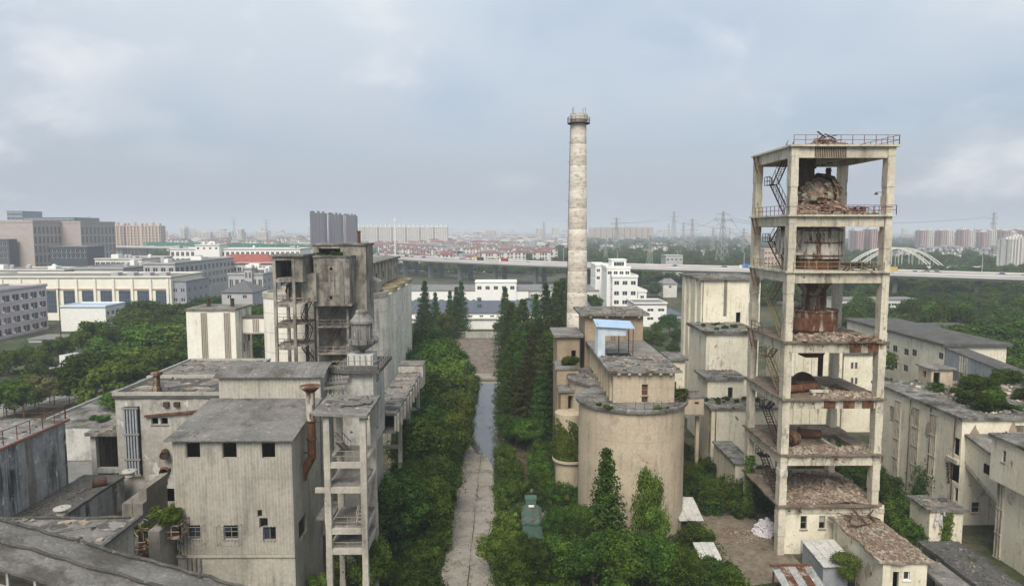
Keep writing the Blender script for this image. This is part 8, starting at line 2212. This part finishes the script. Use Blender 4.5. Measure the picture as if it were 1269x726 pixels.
# foreground growth below the silo
p = WZ(750, 712); tree('c1', p.x, p.y, 14.6, 'tall pointed feathery conifer in front of the big silo', wide=1.0)
p = WZ(803, 706); tree('n3', p.x, p.y, 12.6, 'thin fresh green sapling in front of the big silo', wide=.42)
p = WZ(811, 714); tree('n3', p.x, p.y, 9.0, 'shorter fresh green sapling beside the thin one before the silo', wide=.5)
FG = [(618, 720, 6.2, 'n3', 'bright green round tree beside the road slabs'), (640, 738, 5.5, 'n2', 'leafy tree filling the foreground below the silo'), (665, 742, 6.0, 'n1', 'dark leafy tree filling the foreground below the silo'), (690, 735, 6.0, 'n2', 'leafy tree filling the foreground below the silo'), (712, 725, 5.6, 'n1', 'dark leafy tree filling the foreground below the silo'), (735, 745, 6.6, 'n1', 'dark leafy tree filling the foreground below the silo'), (768, 742, 7.2, 'n2', 'leafy tree filling the foreground below the silo'), (795, 735, 6.6, 'n1', 'dark leafy tree filling the foreground below the silo'), (822, 740, 6.0, 'n2', 'leafy tree filling the foreground below the silo'), (850, 748, 5.6, 'n2', 'leafy tree filling the foreground below the silo'), (705, 690, 4.5, 'n1', 'dark leafy tree filling the foreground below the silo'), (690, 672, 4.2, 'n1', 'dark leafy tree filling the foreground below the silo'), (880, 752, 5.0, 'n1', 'dark leafy tree filling the foreground below the silo'), (905, 760, 4.8, 'n2', 'leafy tree filling the foreground below the silo'), (720, 665, 4.0, 'n2', 'leafy tree filling the foreground below the silo'), (655, 715, 4.5, 'n1', 'dark leafy tree filling the foreground below the silo')]
for u, v, h, k, lab in FG:
    p = WZ(u, v); tree(k, p.x, p.y, h, lab, lab, wide=1.05)
for k_ in range(46):
    u, v = rnd.uniform(600, 900), rnd.uniform(690, 770); p = WZ(u, v)
    if RXM - 4 < p.x < RXM + 4: continue
    UG['f'].append((p.x, p.y, -.2))
for k_ in range(44):
    u, v = rnd.uniform(850, 955), rnd.uniform(585, 690); p = WZ(u, v)
    if 884 < u < 960 and v > 640: continue
    UG['t'].append((p.x, p.y, -.4))
p = WZ(1046, 728); tree('n3', p.x, p.y, 4.3, 'young leafy tree in front of the rubble-roofed annex', wide=1.0)
for k_ in range(40):
    u, v = rnd.uniform(1108, 1178), rnd.uniform(622, 672); p = WZ(u, v); UG['c'].append((p.x, p.y, -1.0))
for k_ in range(30):
    x, y = rnd.uniform(47, 57), rnd.uniform(92, 122); UG['b'].append((x, y, 0))
for k_ in range(20):
    x, y = rnd.uniform(20, 31), rnd.uniform(96, 112); UG['b'].append((x, y, 0))
# weeds on roofs and rims
def rim(label, group, pts, keys=('s2', 's3'), hr=(.25, .8)):
    for x, y, z_ in pts: tree(rnd.choice(keys), x + rnd.uniform(-.5, .5), y + rnd.uniform(-.5, .5), rnd.uniform(*hr), label, group, z_ - .05, rnd.uniform(1.2, 2.4))
rim('tuft of weeds growing on the silo rim', 'weeds on the silo rim', [(SX + (SR - .1) * math.cos(a), SY + (SR - .1) * math.sin(a), zr + .4) for a in (-2.35, -2.25, -2.1, -1.36, -1.28, -1.2, -1.05, -.4, -.3)], hr=(.2, .75))
rim('larger bush growing on the silo rim', 'weeds on the silo rim corner', [(SX + SR - 1.2, SY - 1.6, zr + .4), (SX + SR - 1.0, SY - .4, zr + .4)], hr=(1.3, 1.9))
rim('weedy tuft on the long workshop roof', 'weeds on the long workshop roof', [(nX + rnd.uniform(5, 22), rnd.uniform(nY0 + 1, nY1 - 1), nZ + .4) for _ in range(26)], ('s1', 's2'), (.8, 2.4))
rim('weedy tuft on a mill roof ledge', 'weeds on the mill ledges', [(bx_, y_, z_) for bx_, y_, z_ in [(xa(884 + 7 * i, YB), YB + rnd.uniform(1, 9), zB + .5) for i in range(7)] + [(xa(888 + 6 * i, YD), YD + rnd.uniform(.5, 5), zD + .35) for i in range(12)]], ('s1', 's2'), (.25, .8))
rim('weeds on the elevator tower roof ledge', 'weeds on the elevator tower', [(xa(395 + 6 * i, 109), 109.5, bxz1 + .25) for i in range(6)], ('s2', 's1'), (.3, .9))
rim('weedy tuft on the low long shed roof', 'weeds on the low long shed', [(rnd.uniform(vX + 4, vX + 24), rnd.uniform(vY0 + 2, vY1 - 8), vZ + .3) for _ in range(22)], ('s1', 's2'), (.5, 1.8))
rim('bush on the low long shed roof beside the plaster block', 'bush on low shed', [(xa(138, 122), 122, vZ + .3), (xa(141, 126), 126, vZ + .3)], ('s2',), (2.6, 3.4))
rim('weeds on the machine platform', 'weeds on the machine platform', [(xa(u, 64), 63.4 + rnd.uniform(0, 2), pz - 2.4) for u in (140, 146, 156, 162, 168)], ('s3', 's2'), (.6, 1.1))
rim('weeds on the pier below the bent railings', 'weeds on the pier', [(xa(u, 60.5), 60.5 + rnd.uniform(0, 2), za(650, 60)) for u in (181, 186, 190, 194)], ('s3', 's2'), (.8, 1.5))
rim('weeds on the shaft building ledge', 'weeds on the shaft ledge', [(xa(u, y2_), y2_ + rnd.uniform(1.5, 4), za(458, y2_) + .4) for u in (700, 706, 711, 716)], ('s2', 's1'), (.6, 1.3))
# creepers: leaves lying on walls
def creeper(label, placer, n, mat, s=.16, seed=1):
    r_ = random.Random(seed); mb = MB(); c = 0
    while c < n:
        q = placer(r_)
        if q is None: continue
        pnt, nr = q; c += 1
        leaf(mb, pnt + nr * r_.uniform(.02, .22), (nr + Vector((r_.uniform(-.7, .7), r_.uniform(-.7, .7), r_.uniform(-.5, .7)))).normalized(), s * r_.uniform(.6, 1.3), r_)
    return tag(mb.build('ivy', mat), label, 'ivy')
def on_bin(r_):
    a = r_.uniform(math.pi * .75, math.pi * 1.75); z_ = 5.4 + (za(520, 94) - 5.4) * r_.random() ** 1.2
    if z_ > 8 and r_.random() < (z_ - 8) * .3 + .25 * math.sin(a * 7 + z_ * 2): return None
    return Vector((bnX + bnR * math.cos(a), bnY + bnR * math.sin(a), z_)), Vector((math.cos(a), math.sin(a), 0))
creeper('bright green ivy sheet covering the small round bin', on_bin, 6500, LEAF3, .15, 1)
def on_post(r_):
    return Vector((TX0 + r_.uniform(-.3, .9), TY1 - CWY - .1, r_.uniform(.3, 8.5) )), Vector((r_.uniform(-1, 1), -1, 0)).normalized()
creeper('ivy strand climbing the rear left tower column', on_post, 900, LEAF1, .15, 3)
def on_mound(r_):
    t = r_.random(); p = WZ(r_.uniform(865, 932), r_.uniform(615, 640)); return Vector((p.x, p.y, r_.uniform(.2, 3.2))), Vector((0, -.3, 1)).normalized()
creeper('thick ivy mat hanging over the low annex edge', on_mound, 3800, LEAF1, .17, 4)
def on_long(r_):
    p = WX(1135 + r_.gauss(0, 3), 0, nX) if False else None
    y = 92.5 + r_.gauss(0, 1.1); return Vector((nX - .05, y, r_.uniform(.2, 6) * r_.random())), Vector((-1, 0, 0))
creeper('ivy spilling down beside the long workshop wall', on_long, 1300, LEAF1, .16, 5)
def on_porch(r_):
    return Vector((xa(1174, 79.3, 650) + r_.gauss(0, .35), 79.4, za(634, 80) * r_.random())), Vector((0, -1, 0))
creeper('bright ivy curtain hanging on the ruined porch', on_porch, 700, LEAF3, .14, 6)
def on_frame(r_):
    return Vector((tx1 - .1 + r_.gauss(0, .15), TYa + .05, r_.uniform(.2, 8.5))), Vector((.5, -1, 0)).normalized()
creeper('dark ivy strip climbing the foot of the whitewashed tower', on_frame, 700, LEAF1, .15, 7)
# grass and weeds over the overgrown yards
g_ = MB(); r_ = random.Random(31)
def grass_at(x, y, s=.28):
    for _ in range(3):
        c = Vector((x + r_.uniform(-.3, .3), y + r_.uniform(-.3, .3), r_.uniform(.05, .4))); leaf(g_, c, Vector((r_.uniform(-1, 1), r_.uniform(-1, 1), r_.uniform(.1, .8))).normalized(), s * r_.uniform(.5, 1.2), r_, .3)
for i in range(9000):
    x = r_.uniform(RXM + 2.9, 31); y = r_.uniform(58, 128)
    if (x - SX) ** 2 + (y - SY) ** 2 < SR * SR or (26 < x < 33 and 70 < y < 96) or (1.4 < x < 5.4 and 95 < y < 119 and r_.random() < .8): continue
    grass_at(x, y)
for i in range(5200):
    grass_at(r_.uniform(-13, RXM - 2.9), r_.uniform(58, 168))
for i in range(2600):
    p = WZ(r_.uniform(1100, 1185), r_.uniform(618, 680)); grass_at(p.x, p.y, .3)
for i in range(26):                      # weeds in the joints of the road slabs
    yj = 40 + 5 * i
    for q in range(14): 
        if r_.random() < .5: grass_at(RXM + r_.uniform(-2.9, 2.9), yj + r_.uniform(-.05, .05), .13)
    for q in range(10):
        if yj < 110: grass_at(RXM + r_.uniform(-.1, .1), yj + r_.uniform(0, 5), .12)
    for q in range(22): grass_at(RXM + r_.choice((-1, 1)) * (2.9 - abs(r_.gauss(0, .45))), yj + r_.uniform(0, 5), .2)
tag(g_.build('weeds', LEAF1), 'knee-high weeds carpeting the overgrown yard floor', 'weeds', kind='stuff')

rubble('fallen twigs, grit and litter along the slab road', RXM - 2.8, RXM + 2.8, 58, 112, .06, 220, (0.05, 0.26), 0, [RUBBLEG, BITUM, SLABC], seed=71, name='litter')
rubble('clods and broken bricks on the muddy bank of the puddle', RXM - 4, RXM - 2.6, 112, 168, .05, 160, (0.15, 0.6), 0, [DIRT, WETSOIL], seed=72)
rubble('broken bricks along the right bank of the puddle', RXM + 2.9, RXM + 4.4, 100, 168, .05, 160, (0.15, 0.6), 0, [DIRT, WETSOIL], seed=73)
# woods: nearer trees one by one on the right, far ones as a mass
def rwood_near(r):
    while True:
        q = rwood(r)
        if q[1] < 235: return q
WLB = {'b1': 'mid green tree in the wood right of the frame tower', 'b2': 'dark green tree in the wood right of the frame tower', 'b4': 'broad green tree in the wood right of the frame tower'}
def rwood(r):
    while True:
        u, y = r.uniform(1050, 1330), r.uniform(165, 330); x = xa(u, y)
        if fX - 5 < x < fX + 20 and y < 200: continue
        if xa(1119, 205) - 4 < x < xa(1216, 205) + 4 and 198 < y < 222: continue
        if xa(1040, 300) - 3 < x < xa(1140, 300) + 3 and 292 < y < 315: continue
        return x, y
scatter(46, lambda r: (lambda q: q if q[1] < 235 else rwood_near(r))(rwood(r)), ['b1', 'b2', 'b4', 'b2'], (8, 13), WLB, 'trees of the right-hand wood', 6.0, (1.0, 1.35))
RW = [(*rwood(rnd), rnd.uniform(-1, 0)) for _ in range(190)]
rw2 = lambda r: (r.uniform(103, 165), r.uniform(110, 160))
RW += [(*rw2(rnd), rnd.uniform(-5, -3)) for _ in range(70)]
for k_ in range(16):
    u = rnd.uniform(740, 860); y = rnd.uniform(195, 250); tree(rnd.choice(['b2', 'b1', 'b4']), xa(u, y), y, rnd.uniform(4, 8), 'tree in the strip behind the silo head house', 'trees behind the head house', wide=1.1)
for u, Y, h in ((768, 235, 9.5), (838, 230, 7)): tree('c2', xa(u, Y), Y, h, 'dark pointed conifer in front of the white low offices', 'pointed conifers by the low offices')
for k_ in range(10):
    u = rnd.uniform(655, 740); y = rnd.uniform(300, 330); tree(rnd.choice(['b1', 'b2']), xa(u, y), y, rnd.uniform(6, 9), 'tree between the factory roofs and the highway', 'trees by the factory roofs', wide=1.2)
for k_ in range(22):
    u = rnd.uniform(235, 345); y = rnd.uniform(185, 300)
    if xa(u, y) > -36: continue
    tree(rnd.choice(['b1', 'b2', 'b4']), xa(u, y), y, rnd.uniform(7, 11), 'tree around the gabled house behind transfer house', 'trees around the gabled house', wide=1.2)
for o in list(COL.objects):
    if o.name.split('.')[0] == 'crown':
        for k, (nm, cm, tm) in PROTO.items():
            if o.data is cm and k not in CROWN_SRC: CROWN_SRC[k] = o
def hwd(u):
    """distance of the highway along this column of the picture"""
    return WZ(u, 345 - (1269 - u) * .0285 if u > 634 else 326.5 - (634 - u) * .05, HZ).y
pts = []
while len(pts) < 1500:                         # between works and highway
    u = rnd.uniform(430, 1330); Y = rnd.uniform(300, 640); x = xa(u, Y)
    if u < 735 and Y < 560: continue
    if 735 < u < 850 and Y < 375: continue
    if 735 < u < 850 and Y < 430 and rnd.random() < .5: continue
    if u > 850 and Y < 335: continue
    pts.append((x, Y, rnd.uniform(-1.5, 0)))
def blocked(x, y):
    for u0, u1, Y, d in ((1040, 1140, 300, 12), (825, 846, 470, 14), (821, 838, 385, 12), (947, 968, 520, 14), (470, 742, 332, 60)):
        if xa(u0, Y) - 4 < x < xa(u1, Y) + 4 and Y - 7 < y < Y + d + 4: return True
    for i in range(0, len(hw), 1):
        c = fr_[i].lerp(bk_[i], .5)
        if (c.x - x) ** 2 + (c.y - y) ** 2 < 17 ** 2: return True
    return False
pts = [p for p in pts if not blocked(p[0], p[1])]
for k, lab in (('l', 'dark undergrowth filling the strip left of the slab road'), ('r', 'green undergrowth between the slab road and the silos'), ('f', 'thicket of bushes in front of the big silo foot'), ('t', 'bushes overgrowing the yard between silo and frame tower'), ('c', 'low green growth in the court by the long workshop'), ('b', 'shaded bushes behind the frame tower and the mill')):
    wood('undergrowth', lab, [q for q in UG[k] if not any((q[0] - c.x) ** 2 + (q[1] - c.y - .5) ** 2 < 9 for c in (WZ(857, 655), WZ(884, 702)))], ['s1', 's2', 's3'] if k in 'rf' else ['s1', 's2'], .6, 1.25)
wood('right_hand_wood', 'dense dark green wood right of the frame tower', RW, ['b1', 'b2', 'b4'], 1.0, 1.5)
wood('near_woodland', 'dense green woodland along both sides of the elevated highway', pts, ['b1', 'b2', 'b4'], .9, 1.5)
pts = []
while len(pts) < 3600:
    u = rnd.uniform(560, 1330) if rnd.random() < .8 else rnd.uniform(-60, 560); Y = 600 + 2400 * rnd.random() ** 1.6; x = xa(u, Y)
    if u < 690 and Y < 1250 and rnd.random() < .75: continue
    pts.append((x, Y, rnd.uniform(-2, 0)))
wood('far_woodland', 'hazy far woodland stretching to the skyline beyond the highway', pts, ['b2', 'b1', 'b4'], 1.0, 2.0)
pts = []
while len(pts) < 420:
    u = rnd.uniform(-60, 470); Y = rnd.uniform(330, 1000); x = xa(u, Y); pts.append((x, Y, rnd.uniform(-2.5, -.5)))
def bl2(x, y):
    for nm, lab, u0, u1, v0, Y, dep, wm, ws in MID:
        if xa(u0, Y) - 4 < x < xa(u1, Y) + 4 and Y - 12 < y < Y + dep + 4: return True
    for u0, u1, Y, d in ((-40, 232, 290, 36), (-20, 130, 455, 90), (-10, 100, 640, 60)):
        if xa(u0, Y) - 4 < x < xa(u1, Y) + 4 and Y - 10 < y < Y + d + 4: return True
    return blocked(x, y)
wood('city_greenery', 'street trees massed between the town buildings on the left', [p for p in pts if not bl2(p[0], p[1])], ['b1', 'b2'], .7, 1.1)

# ================================================================== HAZE
hzm = bpy.data.materials.new('haze'); hzm.use_nodes = True; t = hzm.node_tree; t.nodes.clear()
out = t.nodes.new('ShaderNodeOutputMaterial'); pv = t.nodes.new('ShaderNodeVolumePrincipled')
pv.inputs['Color'].default_value = (0.78, 0.84, 0.93, 1); pv.inputs['Density'].default_value = 0.00031; pv.inputs['Anisotropy'].default_value = 0.0
t.links.new(pv.outputs[0], out.inputs['Volume'])
mb = MB(); mb.box(-14000, 14000, -400, 14000, -1.0, 100)
hz = mb.build('haze', hzm, origin=(0, 6800, -1.0)); tag(hz, 'thin grey-blue haze lying over the whole scene', 'haze', kind='stuff')
